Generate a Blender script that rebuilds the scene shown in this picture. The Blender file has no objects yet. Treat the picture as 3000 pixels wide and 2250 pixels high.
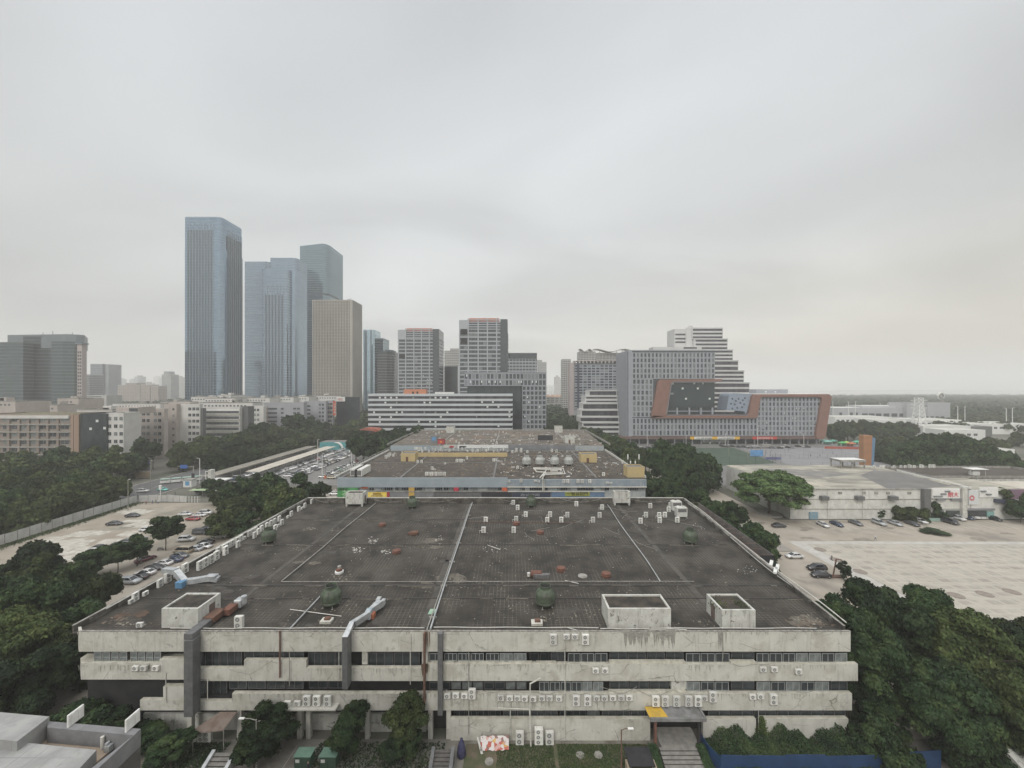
import bpy, math, random
import numpy as np
from mathutils import Vector, Matrix
random.seed(11)
rng = np.random.default_rng(11)
sc = bpy.context.scene
COL = sc.collection
PI = math.pi
# ---------------------------------------------------------------- camera, world, sun
F, CX, HY, H = 1127.0, 1500.0, 1137.0, 48.0
cam_d = bpy.data.cameras.new("camera"); cam = bpy.data.objects.new("camera", cam_d); COL.objects.link(cam)
cam.location = (0, 0, H); cam.rotation_euler = (PI / 2, 0, 0)
cam_d.sensor_width = 36; cam_d.lens = 36 * F / 3000.0; cam_d.shift_y = 0.004
cam_d.clip_start = 0.5; cam_d.clip_end = 40000
sc.camera = cam
sc.view_settings.view_transform = 'Standard'; sc.view_settings.look = 'None'
sc.view_settings.exposure = 0.0; sc.view_settings.gamma = 1.0
sc.cycles.use_denoising = True
sc.cycles.max_bounces = 6; sc.cycles.diffuse_bounces = 3; sc.cycles.glossy_bounces = 3
sc.cycles.transmission_bounces = 2; sc.cycles.transparent_max_bounces = 8; sc.cycles.volume_bounces = 3
sc.cycles.use_adaptive_sampling = True; sc.cycles.adaptive_threshold = 0.02
SUN_EL, SUN_AZ = math.radians(38), math.radians(205)     # behind the camera, a little left
world = bpy.data.worlds.new("World"); sc.world = world; world.use_nodes = True
SKYK = 1.14      # brightness of the cloud deck
HAZE = 0.00032
def build_world():
    nt = world.node_tree; n = nt.nodes; l = nt.links; n.clear()
    out = n.new('ShaderNodeOutputWorld'); bg = n.new('ShaderNodeBackground')
    sky = n.new('ShaderNodeTexSky'); sky.sky_type = 'NISHITA'; sky.sun_disc = False
    sky.sun_elevation = SUN_EL; sky.sun_rotation = PI - SUN_AZ + PI
    sky.air_density = 1.0; sky.dust_density = 4.0; sky.ozone_density = 1.0
    tc = n.new('ShaderNodeTexCoord'); sep = n.new('ShaderNodeSeparateXYZ'); l.new(tc.outputs['Generated'], sep.inputs[0])
    # overcast deck: colour by elevation
    mz = n.new('ShaderNodeMapRange'); mz.inputs[1].default_value = -0.02; mz.inputs[2].default_value = 1.0
    l.new(sep.outputs['Z'], mz.inputs[0])
    ramp = n.new('ShaderNodeValToRGB'); l.new(mz.outputs[0], ramp.inputs[0])
    e = ramp.color_ramp.elements
    e[0].position = 0.0; e[0].color = (SKYK*0.590, SKYK*0.585, SKYK*0.545, 1)
    e[1].position = 1.0; e[1].color = (SKYK*2.0, SKYK*2.0, SKYK*2.03, 1)
    for p, c in ((0.06, (0.595, 0.595, 0.565)), (0.14, (0.62, 0.63, 0.615)), (0.30, (0.665, 0.685, 0.68)),
                 (0.50, (0.65, 0.67, 0.682)), (0.72, (0.635, 0.655, 0.68)), (0.80, (1.45, 1.455, 1.47))):
        k = e.new(p); k.color = (c[0]*SKYK, c[1]*SKYK, c[2]*SKYK, 1)
    # clouds: project direction on a flat deck so that they shrink towards the horizon
    addz = n.new('ShaderNodeMath'); addz.operation = 'ADD'; addz.inputs[1].default_value = 0.22; l.new(sep.outputs['Z'], addz.inputs[0])
    dx = n.new('ShaderNodeMath'); dx.operation = 'DIVIDE'; l.new(sep.outputs['X'], dx.inputs[0]); l.new(addz.outputs[0], dx.inputs[1])
    dy = n.new('ShaderNodeMath'); dy.operation = 'DIVIDE'; l.new(sep.outputs['Y'], dy.inputs[0]); l.new(addz.outputs[0], dy.inputs[1])
    cmb = n.new('ShaderNodeCombineXYZ'); l.new(dx.outputs[0], cmb.inputs[0]); l.new(dy.outputs[0], cmb.inputs[1])
    no = n.new('ShaderNodeTexNoise'); no.inputs['Scale'].default_value = 1.15; no.inputs['Detail'].default_value = 5
    no.inputs['Roughness'].default_value = 0.42; no.inputs['Distortion'].default_value = 0.5
    mp = n.new('ShaderNodeMapping'); mp.inputs['Scale'].default_value = (0.8, 1.25, 1); mp.inputs['Location'].default_value = (3.1, 0.7, 0)
    mp.inputs['Rotation'].default_value = (0, 0, 0.5)
    l.new(cmb.outputs[0], mp.inputs[0]); l.new(mp.outputs[0], no.inputs['Vector'])
    cr = n.new('ShaderNodeMapRange'); cr.inputs[1].default_value = 0.33; cr.inputs[2].default_value = 0.67
    cr.inputs[3].default_value = 0.87; cr.inputs[4].default_value = 1.10; l.new(no.outputs['Fac'], cr.inputs[0])
    # a warmer, thinner part of the deck low on the right (east)
    az = n.new('ShaderNodeMapRange'); az.inputs[1].default_value = -0.2; az.inputs[2].default_value = 0.8; l.new(sep.outputs['X'], az.inputs[0])
    low = n.new('ShaderNodeMapRange'); low.inputs[1].default_value = 0.32; low.inputs[2].default_value = 0.0; l.new(sep.outputs['Z'], low.inputs[0])
    wm = n.new('ShaderNodeMath'); wm.operation = 'MULTIPLY'; l.new(az.outputs[0], wm.inputs[0]); l.new(low.outputs[0], wm.inputs[1])
    warm = n.new('ShaderNodeMix'); warm.data_type = 'RGBA'; warm.blend_type = 'MULTIPLY'; l.new(wm.outputs[0], warm.inputs['Factor'])
    l.new(ramp.outputs[0], warm.inputs['A']); warm.inputs['B'].default_value = (1.20, 1.10, 0.92, 1)
    side = n.new('ShaderNodeMath'); side.operation = 'ABSOLUTE'; l.new(sep.outputs['X'], side.inputs[0])
    sd = n.new('ShaderNodeMapRange'); sd.inputs[1].default_value = 0.25; sd.inputs[2].default_value = 0.85
    sd.inputs[3].default_value = 1.0; sd.inputs[4].default_value = 0.84; l.new(side.outputs[0], sd.inputs[0])
    mm = n.new('ShaderNodeMath'); mm.operation = 'MULTIPLY'; l.new(cr.outputs[0], mm.inputs[0]); l.new(sd.outputs[0], mm.inputs[1])
    vm = n.new('ShaderNodeVectorMath'); vm.operation = 'SCALE'; l.new(warm.outputs['Result'], vm.inputs[0]); l.new(mm.outputs[0], vm.inputs['Scale'])
    sk = n.new('ShaderNodeVectorMath'); sk.operation = 'SCALE'; l.new(sky.outputs[0], sk.inputs[0]); sk.inputs['Scale'].default_value = 0.10
    mx = n.new('ShaderNodeMix'); mx.data_type = 'RGBA'; mx.inputs['Factor'].default_value = 0.06
    l.new(vm.outputs[0], mx.inputs['A']); l.new(sk.outputs[0], mx.inputs['B'])
    l.new(mx.outputs['Result'], bg.inputs[0]); bg.inputs[1].default_value = 1.0; l.new(bg.outputs[0], out.inputs[0])
build_world()
sun_d = bpy.data.lights.new("sun", 'SUN'); sun = bpy.data.objects.new("sun", sun_d); COL.objects.link(sun)
sun_d.energy = 1.6; sun_d.angle = math.radians(26); sun_d.color = (1.0, 0.96, 0.90)
sd_ = Vector((math.cos(SUN_EL) * math.sin(SUN_AZ), math.cos(SUN_EL) * math.cos(SUN_AZ), math.sin(SUN_EL)))
sun.rotation_euler = sd_.to_track_quat('Z', 'Y').to_euler(); sun.location = (0, -50, 200)

# ---------------------------------------------------------------- helpers
def G(px, py, z=0.0):
    """point of the photograph lying on the level z"""
    Y = F * (H - z) / (py - HY); return Vector(((px - CX) / F * Y, Y, z))
def XD(px, Y): return (px - CX) / F * Y
def ZD(py, Y): return H - (py - HY) / F * Y

class MB:
    def __init__(s): s.v = []; s.f = []; s.m = []
    def add(s, vs, fs, m=0):
        o = len(s.v); s.v += [tuple(p) for p in vs]
        for f in fs: s.f.append(tuple(i + o for i in f)); s.m.append(m)
        return s
    def box(s, x0, x1, y0, y1, z0, z1, m=0, mt=None):
        if x0 > x1: x0, x1 = x1, x0
        if y0 > y1: y0, y1 = y1, y0
        s.add([(x0,y0,z0),(x1,y0,z0),(x1,y1,z0),(x0,y1,z0),(x0,y0,z1),(x1,y0,z1),(x1,y1,z1),(x0,y1,z1)],
              [(0,3,2,1),(0,1,5,4),(1,2,6,5),(2,3,7,6),(3,0,4,7)], m)
        s.add([(x0,y0,z1),(x1,y0,z1),(x1,y1,z1),(x0,y1,z1)], [(0,1,2,3)], m if mt is None else mt)
        return s
    def bev(s, x0, x1, y0, y1, z0, z1, b, m=0):
        """box with chamfered vertical and top edges"""
        def ring(d, z): return [(x0+d,y0+b,z),(x0+b,y0+d,z),(x1-b,y0+d,z),(x1-d,y0+b,z),(x1-d,y1-b,z),(x1-b,y1-d,z),(x0+b,y1-d,z),(x0+d,y1-b,z)]
        vs = ring(0, z0) + ring(0, z1-b) + ring(b*0.9, z1)
        fs = [(i, (i+1)%8, 8+(i+1)%8, 8+i) for i in range(8)] + [(8+i, 8+(i+1)%8, 16+(i+1)%8, 16+i) for i in range(8)] + [tuple(range(16,24)), tuple(range(7,-1,-1))]
        return s.add(vs, fs, m)
    def prism(s, poly, z0, z1, m=0, mt=None):
        n = len(poly); a = sum(poly[i][0]*poly[(i+1)%n][1]-poly[(i+1)%n][0]*poly[i][1] for i in range(n))
        if a < 0: poly = poly[::-1]
        s.add([(p[0],p[1],z0) for p in poly]+[(p[0],p[1],z1) for p in poly],
              [(i,(i+1)%n,n+(i+1)%n,n+i) for i in range(n)]+[tuple(range(n-1,-1,-1))], m)
        s.add([(p[0],p[1],z1) for p in poly], [tuple(range(n))], m if mt is None else mt)
        return s
    def xprism(s, poly, y0, y1, m=0):
        """polygon in the x-z plane extruded along y"""
        n = len(poly); a = sum(poly[i][0]*poly[(i+1)%n][1]-poly[(i+1)%n][0]*poly[i][1] for i in range(n))
        if a < 0: poly = poly[::-1]
        s.add([(p[0],y0,p[1]) for p in poly]+[(p[0],y1,p[1]) for p in poly],
              [(i,n+i,n+(i+1)%n,(i+1)%n) for i in range(n)]+[tuple(range(n)), tuple(range(2*n-1,n-1,-1))], m)
        return s
    def tube(s, pts, r, n=6, m=0):
        pts = [Vector(p) for p in pts]; rr = r if isinstance(r, (list, tuple)) else [r]*len(pts)
        o = len(s.v); k = len(pts); vs = []
        for i, p in enumerate(pts):
            d = (pts[min(i+1,k-1)] - pts[max(i-1,0)]).normalized()
            u = d.cross(Vector((0,0,1)));
            if u.length < 1e-3: u = d.cross(Vector((1,0,0)))
            u.normalize(); w = u.cross(d)
            for j in range(n):
                t = 2*PI*j/n; vs.append(p + (u*math.cos(t) + w*math.sin(t))*rr[i])
        fs = [(i*n+j, (i+1)*n+j, (i+1)*n+(j+1)%n, i*n+(j+1)%n) for i in range(k-1) for j in range(n)]
        fs += [tuple(range(n)), tuple(range(k*n-1, (k-1)*n-1, -1))]
        return s.add(vs, fs, m)
    def lathe(s, prof, cx=0, cy=0, n=16, m=0, cap=True):
        vs = []; k = len(prof)
        for r, z in prof:
            for j in range(n): t = 2*PI*j/n; vs.append((cx+r*math.cos(t), cy+r*math.sin(t), z))
        fs = [(i*n+j, i*n+(j+1)%n, (i+1)*n+(j+1)%n, (i+1)*n+j) for i in range(k-1) for j in range(n)]
        if cap: fs += [tuple(range((k-1)*n, k*n)), tuple(range(n-1,-1,-1))]
        return s.add(vs, fs, m)
    def quad(s, a, b, c, d, m=0): return s.add([a,b,c,d], [(0,1,2,3)], m)
    def mesh(s, name, mats, smooth=False):
        me = bpy.data.meshes.new(name); me.from_pydata(s.v, [], s.f)
        mats = mats if isinstance(mats, (list, tuple)) else [mats]
        for q in mats: me.materials.append(q)
        if len(mats) > 1: me.polygons.foreach_set('material_index', np.array(s.m, dtype=np.int32))
        if smooth: me.polygons.foreach_set('use_smooth', np.ones(len(s.f), dtype=bool))
        me.update(); return me
    def build(s, name, mats, parent=None, loc=None, rz=0, smooth=False, **pr):
        return put(name, s.mesh(name, mats, smooth), parent, loc, rz, **pr)
def put(name, data, parent=None, loc=None, rz=0, **pr):
    o = bpy.data.objects.new(name, data); COL.objects.link(o)
    if loc is not None: o.location = loc
    if rz: o.rotation_euler = (0, 0, rz)
    if parent is not None: o.parent = parent
    for k, v in pr.items(): o[k] = v
    return o
def thing(name, label, cat, loc=(0,0,0), rz=0, group=None):
    o = put(name, None, None, loc, rz); o['label'] = label; o['category'] = cat
    if group: o['group'] = group
    o.empty_display_size = 1
    return o
def tag(o, label, cat, group=None):
    o['label'] = label; o['category'] = cat
    if group: o['group'] = group
    return o
def struct(o): o['kind'] = 'structure'; return o
def stuff(o): o['kind'] = 'stuff'; return o
def dup(root, loc, rz=0, label=None, group=None, scale=None, color=None):
    r = root.copy(); COL.objects.link(r); r.location = loc; r.rotation_euler = (0, 0, rz)
    if scale is not None: r.scale = scale if isinstance(scale, (tuple, list)) else (scale,)*3
    if label: r['label'] = label
    if group: r['group'] = group
    if color: r.color = color
    for ch in root.children:
        c = ch.copy(); COL.objects.link(c); c.parent = r
        if color: c.color = color
        for g in ch.children:
            d = g.copy(); COL.objects.link(d); d.parent = c
    return r
ORD = ['first','second','third','fourth','fifth','sixth','seventh','eighth','ninth','tenth','eleventh','twelfth','thirteenth','fourteenth','fifteenth','sixteenth','seventeenth','eighteenth','nineteenth','twentieth']
def ordn(i):
    if i < 20: return ORD[i]
    t = ['twenty','thirty','forty','fifty','sixty'][(i+1)//10-2]; u = (i+1) % 10
    return (['twentieth','thirtieth','fortieth','fiftieth','sixtieth'][(i+1)//10-2] if u == 0 else t+'-'+ORD[u-1])

# ---------------------------------------------------------------- materials
def _mat(name):
    m = bpy.data.materials.new(name); m.use_nodes = True; nt = m.node_tree
    return m, nt, nt.nodes['Principled BSDF']
def pm(name, c1, c2=None, scale=1.0, rough=0.8, metal=0.0, bump=0.0, stretch=(1,1,1), streak=0.0, sc2=None, c3=None, lo=0.38, hi=0.62, fine=0.0, spec=None, objcol=False, rnd=0.0, grid=None, cracks=None):
    """noise-mixed procedural surface; streak = vertical rain stains; c3 = patches at scale sc2"""
    m, nt, b = _mat(name); n = nt.nodes; l = nt.links
    b.inputs['Roughness'].default_value = rough; b.inputs['Metallic'].default_value = metal
    if spec is not None: b.inputs['Specular IOR Level'].default_value = spec
    tc = n.new('ShaderNodeTexCoord'); src = tc.outputs['Object']
    def noise(scl, st=(1,1,1), det=5, ro=0.6):
        mp = n.new('ShaderNodeMapping'); mp.inputs['Scale'].default_value = st; l.new(src, mp.inputs[0])
        t = n.new('ShaderNodeTexNoise'); t.inputs['Scale'].default_value = scl; t.inputs['Detail'].default_value = det; t.inputs['Roughness'].default_value = ro
        l.new(mp.outputs[0], t.inputs['Vector']); return t.outputs['Fac']
    def mix(fac, a, bb, mode='MIX'):
        x = n.new('ShaderNodeMix'); x.data_type = 'RGBA'; x.blend_type = mode
        if isinstance(fac, (int, float)): x.inputs['Factor'].default_value = fac
        else: l.new(fac, x.inputs['Factor'])
        for key, val in (('A', a), ('B', bb)):
            if isinstance(val, tuple): x.inputs[key].default_value = (val + (1,))[:4]
            else: l.new(val, x.inputs[key])
        return x.outputs['Result']
    def rng_(s_, a, bb, c=0.0, d=1.0):
        r = n.new('ShaderNodeMapRange'); l.new(s_, r.inputs[0]); r.inputs[1].default_value = a; r.inputs[2].default_value = bb
        r.inputs[3].default_value = c; r.inputs[4].default_value = d; return r.outputs[0]
    col = c1
    if objcol:
        oi = n.new('ShaderNodeObjectInfo'); col = oi.outputs['Color']
    if c2 is not None: col = mix(rng_(noise(scale, stretch), lo, hi), col, c2)
    if c3 is not None: col = mix(rng_(noise(sc2 or scale*0.2, (1,1,1), 5, .65), 0.52 if name != 'old_whitewash' else 0.62, 0.66), col, c3)
    if grid:   # thin joints of a laid surface: (w, h, line, colour, axis)
        gw, gh, gl, gc, ax = grid
        sp = n.new('ShaderNodeSeparateXYZ'); l.new(src, sp.inputs[0])
        def line(o, w):
            a = n.new('ShaderNodeMath'); a.operation = 'DIVIDE'; l.new(o, a.inputs[0]); a.inputs[1].default_value = w
            f = n.new('ShaderNodeMath'); f.operation = 'FRACT'; l.new(a.outputs[0], f.inputs[0])
            t = n.new('ShaderNodeMath'); t.operation = 'LESS_THAN'; l.new(f.outputs[0], t.inputs[0]); t.inputs[1].default_value = gl / w; return t.outputs[0]
        mxx = n.new('ShaderNodeMath'); mxx.operation = 'MAXIMUM'; l.new(line(sp.outputs['X'], gw), mxx.inputs[0]); l.new(line(sp.outputs[ax], gh), mxx.inputs[1])
        g2 = n.new('ShaderNodeMath'); g2.operation = 'MULTIPLY'; l.new(mxx.outputs[0], g2.inputs[0]); l.new(rng_(noise(0.22, (1,1,1), 3), 0.42, 0.6), g2.inputs[1])
        col = mix(g2.outputs[0], col, gc)
    if streak:
        f = rng_(noise(1.0, (1.7, 1.7, 0.2), 6, 0.7), 0.54, 0.80, 0, streak); col = mix(f, col, (0.055, 0.052, 0.042))
        f = rng_(noise(0.9, (1,1,1), 6, 0.7), 0.58, 0.68, 0, streak*0.8); col = mix(f, col, (0.11, 0.10, 0.085))
    if cracks:
        vo = n.new('ShaderNodeTexVoronoi'); vo.feature = 'DISTANCE_TO_EDGE'; vo.inputs['Scale'].default_value = cracks
        mp = n.new('ShaderNodeMapping'); mp.inputs['Scale'].default_value = (1, 1, 1.6)
        nz = n.new('ShaderNodeTexNoise'); nz.inputs['Scale'].default_value = 1.3; nz.inputs['Detail'].default_value = 4; l.new(src, nz.inputs['Vector'])
        av = mix(0.25, src, nz.outputs['Color']); l.new(av, mp.inputs[0]); l.new(mp.outputs[0], vo.inputs['Vector'])
        e_ = rng_(vo.outputs['Distance'], 0.0, 0.014, 1, 0)
        g2 = n.new('ShaderNodeMath'); g2.operation = 'MULTIPLY'; l.new(e_, g2.inputs[0]); l.new(rng_(noise(0.35, (1,1,1), 3), 0.5, 0.6, 0, 0.7), g2.inputs[1])
        col = mix(g2.outputs[0], col, (0.06, 0.055, 0.05))
    if fine: col = mix(rng_(noise(9.0, (1,1,1), 3), 0.35, 0.65, 0, fine), col, (0.02, 0.02, 0.018))
    if rnd:
        oi = n.new('ShaderNodeObjectInfo'); rr = rng_(oi.outputs['Random'], 0, 1, 1-rnd, 1+rnd)
        vm = n.new('ShaderNodeVectorMath'); vm.operation = 'SCALE'
        if isinstance(col, tuple): vm.inputs[0].default_value = col[:3]
        else: l.new(col, vm.inputs[0])
        l.new(rr, vm.inputs['Scale']); col = vm.outputs[0]
    if isinstance(col, tuple): b.inputs['Base Color'].default_value = (col + (1,))[:4]
    else: l.new(col, b.inputs['Base Color'])
    if bump:
        bp = n.new('ShaderNodeBump'); bp.inputs['Strength'].default_value = bump; bp.inputs['Distance'].default_value = 0.05
        l.new(noise(6.0), bp.inputs['Height']); l.new(bp.outputs[0], b.inputs['Normal'])
    return m
def glass(name, tint, c2=None, rough=0.12, metal=0.65, sx=3.0, sz=4.0, wob=0.02, var=0.35, wall_axis='XY'):
    """curtain-wall glass: mirror-like tint varying pane by pane, slightly uneven panes"""
    m, nt, b = _mat(name); n = nt.nodes; l = nt.links
    b.inputs['Roughness'].default_value = rough; b.inputs['Metallic'].default_value = metal
    tc = n.new('ShaderNodeTexCoord'); sp = n.new('ShaderNodeSeparateXYZ'); l.new(tc.outputs['Object'], sp.inputs[0])
    ad = n.new('ShaderNodeMath'); ad.operation = 'ADD'; l.new(sp.outputs['X'], ad.inputs[0]); l.new(sp.outputs['Y'], ad.inputs[1])
    def fl(o, w):
        a = n.new('ShaderNodeMath'); a.operation = 'DIVIDE'; l.new(o, a.inputs[0]); a.inputs[1].default_value = w
        f = n.new('ShaderNodeMath'); f.operation = 'FLOOR'; l.new(a.outputs[0], f.inputs[0]); return f.outputs[0]
    c = n.new('ShaderNodeCombineXYZ'); l.new(fl(ad.outputs[0], sx), c.inputs[0]); l.new(fl(sp.outputs['Z'], sz), c.inputs[2])
    wn = n.new('ShaderNodeTexWhiteNoise'); l.new(c.outputs[0], wn.inputs['Vector'])
    r = n.new('ShaderNodeMapRange'); l.new(wn.outputs['Value'], r.inputs[0]); r.inputs[3].default_value = 0; r.inputs[4].default_value = var
    x = n.new('ShaderNodeMix'); x.data_type = 'RGBA'; l.new(r.outputs[0], x.inputs['Factor'])
    x.inputs['A'].default_value = tint + (1,); x.inputs['B'].default_value = (c2 or tuple(t*0.35 for t in tint)) + (1,)
    l.new(x.outputs['Result'], b.inputs['Base Color'])
    nz = n.new('ShaderNodeTexNoise'); nz.inputs['Scale'].default_value = 0.08; l.new(tc.outputs['Object'], nz.inputs['Vector'])
    nn = n.new('ShaderNodeVectorMath'); nn.operation = 'SUBTRACT'; l.new(wn.outputs['Color'], nn.inputs[0]); nn.inputs[1].default_value = (.5,.5,.5)
    n2 = n.new('ShaderNodeVectorMath'); n2.operation = 'SCALE'; l.new(nn.outputs[0], n2.inputs[0]); n2.inputs['Scale'].default_value = wob
    g = n.new('ShaderNodeNewGeometry'); n3 = n.new('ShaderNodeVectorMath'); n3.operation = 'ADD'; l.new(g.outputs['Normal'], n3.inputs[0]); l.new(n2.outputs[0], n3.inputs[1])
    n4 = n.new('ShaderNodeVectorMath'); n4.operation = 'NORMALIZE'; l.new(n3.outputs[0], n4.inputs[0]); l.new(n4.outputs[0], b.inputs['Normal'])
    return m
def leafmat(name, c1, c2, c3, rnd=0.38):
    m, nt, b = _mat(name); n = nt.nodes; l = nt.links
    b.inputs['Roughness'].default_value = 0.7; b.inputs['Specular IOR Level'].default_value = 0.2
    g = n.new('ShaderNodeNewGeometry')
    a = n.new('ShaderNodeTexNoise'); a.inputs['Scale'].default_value = 0.45; a.inputs['Detail'].default_value = 4; l.new(g.outputs['Position'], a.inputs['Vector'])
    r = n.new('ShaderNodeValToRGB'); l.new(a.outputs['Fac'], r.inputs[0]); e = r.color_ramp.elements
    e[0].position = 0.32; e[0].color = c1 + (1,); e[1].position = 0.68; e[1].color = c3 + (1,); k = e.new(0.5); k.color = c2 + (1,)
    oi = n.new('ShaderNodeObjectInfo'); rr = n.new('ShaderNodeMapRange'); l.new(oi.outputs['Random'], rr.inputs[0]); rr.inputs[3].default_value = 1-rnd; rr.inputs[4].default_value = 1+rnd
    # leaf-to-leaf variation
    ri = n.new('ShaderNodeMapRange'); l.new(g.outputs['Random Per Island'], ri.inputs[0]); ri.inputs[3].default_value = 0.65; ri.inputs[4].default_value = 1.4
    mu = n.new('ShaderNodeMath'); mu.operation = 'MULTIPLY'; l.new(rr.outputs[0], mu.inputs[0]); l.new(ri.outputs[0], mu.inputs[1])
    vm = n.new('ShaderNodeVectorMath'); vm.operation = 'SCALE'; l.new(r.outputs[0], vm.inputs[0]); l.new(mu.outputs[0], vm.inputs['Scale'])
    l.new(vm.outputs[0], b.inputs['Base Color'])
    return m
M = {}
M['asphalt'] = pm('asphalt', (0.085,0.085,0.085), (0.12,0.12,0.118), 0.3, 0.9, fine=0.1)
M['lotgrey'] = pm('lot_paving', (0.15,0.148,0.142), (0.20,0.195,0.185), 0.15, 0.9, fine=0.08)
M['ground'] = pm('ground', (0.09,0.095,0.07), (0.14,0.13,0.11), 0.02, 0.95)
M['earth'] = pm('bare_earth', (0.27,0.235,0.185), (0.34,0.305,0.25), 0.12, 0.95, c3=(0.20,0.185,0.15), sc2=0.05, fine=0.06)
M['pave'] = pm('plaza_paving', (0.31,0.275,0.225), (0.375,0.335,0.28), 0.10, 0.9, c3=(0.22,0.20,0.172), sc2=0.06, fine=0.05)
M['slab'] = pm('pale_slab', (0.46,0.45,0.41), (0.38,0.37,0.34), 0.5, 0.9)
M['patch'] = pm('pale_concrete_patch', (0.50,0.485,0.43), (0.34,0.31,0.26), 0.6, 0.9)
M['paintline'] = pm('road_paint', (0.6,0.6,0.58), (0.45,0.45,0.43), 2.0, 0.8)
M['roof'] = pm('roof_tiles', (0.020,0.017,0.013), (0.046,0.039,0.030), 0.45, 0.9, c3=(0.062,0.053,0.042), sc2=0.08, fine=0.4, bump=0.3, grid=(0.62,0.42,0.08,(0.145,0.13,0.11),'Y'))
M['roof2'] = pm('roof_weathered', (0.055,0.045,0.036), (0.088,0.074,0.058), 0.25, 0.95, c3=(0.085,0.072,0.060), sc2=0.06, fine=0.25)
M['roof3'] = pm('roof_felt', (0.145,0.143,0.138), (0.19,0.185,0.175), 0.15, 0.95, fine=0.15)
M['rooflight'] = pm('roof_concrete', (0.40,0.38,0.315), (0.20,0.19,0.165), 0.16, 0.9, stretch=(.35,1.6,1), c3=(0.46,0.43,0.35), sc2=0.09, fine=0.08)
M['band'] = pm('stained_cream_concrete', (0.57,0.56,0.505), (0.48,0.47,0.42), 0.4, 0.9, streak=0.5, cracks=0.30, fine=0.06, bump=0.15, c3=(0.43,0.415,0.355), sc2=0.3)
M['bandtop'] = pm('lit_sill_top', (0.62,0.60,0.51), (0.44,0.42,0.35), 1.2, 0.9, fine=0.08)  # lighter cream puts the light on the band tops into the colour
M['oldwhite'] = pm('old_whitewash', (0.58,0.58,0.54), (0.47,0.465,0.42), 0.8, 0.9, streak=0.85, fine=0.08, c3=(0.16,0.155,0.135), sc2=1.5)
M['dark'] = pm('dark_and_shade', (0.018,0.018,0.02), (0.03,0.03,0.03), 0.5, 0.8)  # near-black for dark parts, and for recess shade put into colour
M['wglass'] = glass('window_glass', (0.07,0.085,0.09), (0.03,0.034,0.038), 0.12, 0.25, 1.1, 1.3, 0.03, 0.9)
M['alu'] = pm('aluminium_frame', (0.42,0.44,0.44), (0.34,0.36,0.36), 3, 0.5, 0.3)
M['white'] = pm('white_paint', (0.72,0.72,0.70), (0.62,0.62,0.59), 1.5, 0.6)
M['blind_lit'] = pm('blind_and_lit_pane', (0.70,0.72,0.70), (0.62,0.64,0.62), 1, 0.8)  # serves real blinds and panes whose light is painted pale
M['acw'] = pm('ac_casing', (0.66,0.66,0.62), (0.54,0.535,0.49), 1.2, 0.6, rnd=0.18)
M['acdark'] = pm('ac_grille', (0.10,0.10,0.105), (0.17,0.165,0.16), 4, 0.6)
M['duct'] = pm('duct_metal', (0.115,0.118,0.12), (0.155,0.157,0.158), 1.5, 0.55, 0.2, streak=0.3)
M['steel'] = pm('galvanised_steel', (0.54,0.56,0.56), (0.38,0.40,0.41), 1.2, 0.42, 0.4)
M['pipew'] = pm('white_pipe', (0.62,0.61,0.57), (0.48,0.47,0.42), 1.2, 0.5)
M['pipeg'] = pm('grey_pipe', (0.33,0.32,0.29), (0.22,0.21,0.19), 1.0, 0.6)
M['tower'] = pm('cooling_tower_green', (0.085,0.115,0.075), (0.055,0.065,0.045), 0.9, 0.6, streak=0.5)
M['rust'] = pm('rust', (0.16,0.082,0.055), (0.10,0.062,0.046), 1.6, 0.9)
M['redbrown'] = pm('red_oxide', (0.17,0.075,0.05), (0.11,0.055,0.042), 1.0, 0.8)
M['yellow'] = pm('yellow_wall', (0.50,0.39,0.19), (0.44,0.35,0.19), 0.5, 0.8, streak=0.25)
M['bluegrey'] = pm('blue_grey_cladding', (0.30,0.345,0.375), (0.265,0.31,0.335), 0.3, 0.7)
M['greyclad'] = pm('grey_cladding', (0.21,0.215,0.225), (0.17,0.175,0.18), 0.4, 0.7)
M['black'] = pm('black_board', (0.022,0.022,0.026), (0.035,0.035,0.04), 1, 0.6)
M['navy'] = pm('navy_board', (0.03,0.04,0.07), (0.045,0.055,0.08), 1, 0.6)
M['bark'] = pm('bark', (0.10,0.085,0.065), (0.06,0.05,0.04), 3, 0.95, stretch=(1,1,0.2))
M['leaf'] = leafmat('leaves_dark', (0.013,0.026,0.011), (0.024,0.045,0.016), (0.050,0.075,0.025))
M['leafo'] = leafmat('leaves_olive', (0.023,0.035,0.012), (0.042,0.060,0.019), (0.072,0.092,0.030))
M['leafl'] = leafmat('leaves_light', (0.038,0.070,0.025), (0.068,0.112,0.037), (0.11,0.16,0.054), 0.1)
M['grass'] = leafmat('grass_blades', (0.025,0.042,0.014), (0.04,0.06,0.02), (0.055,0.07,0.028), 0.1)
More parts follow.
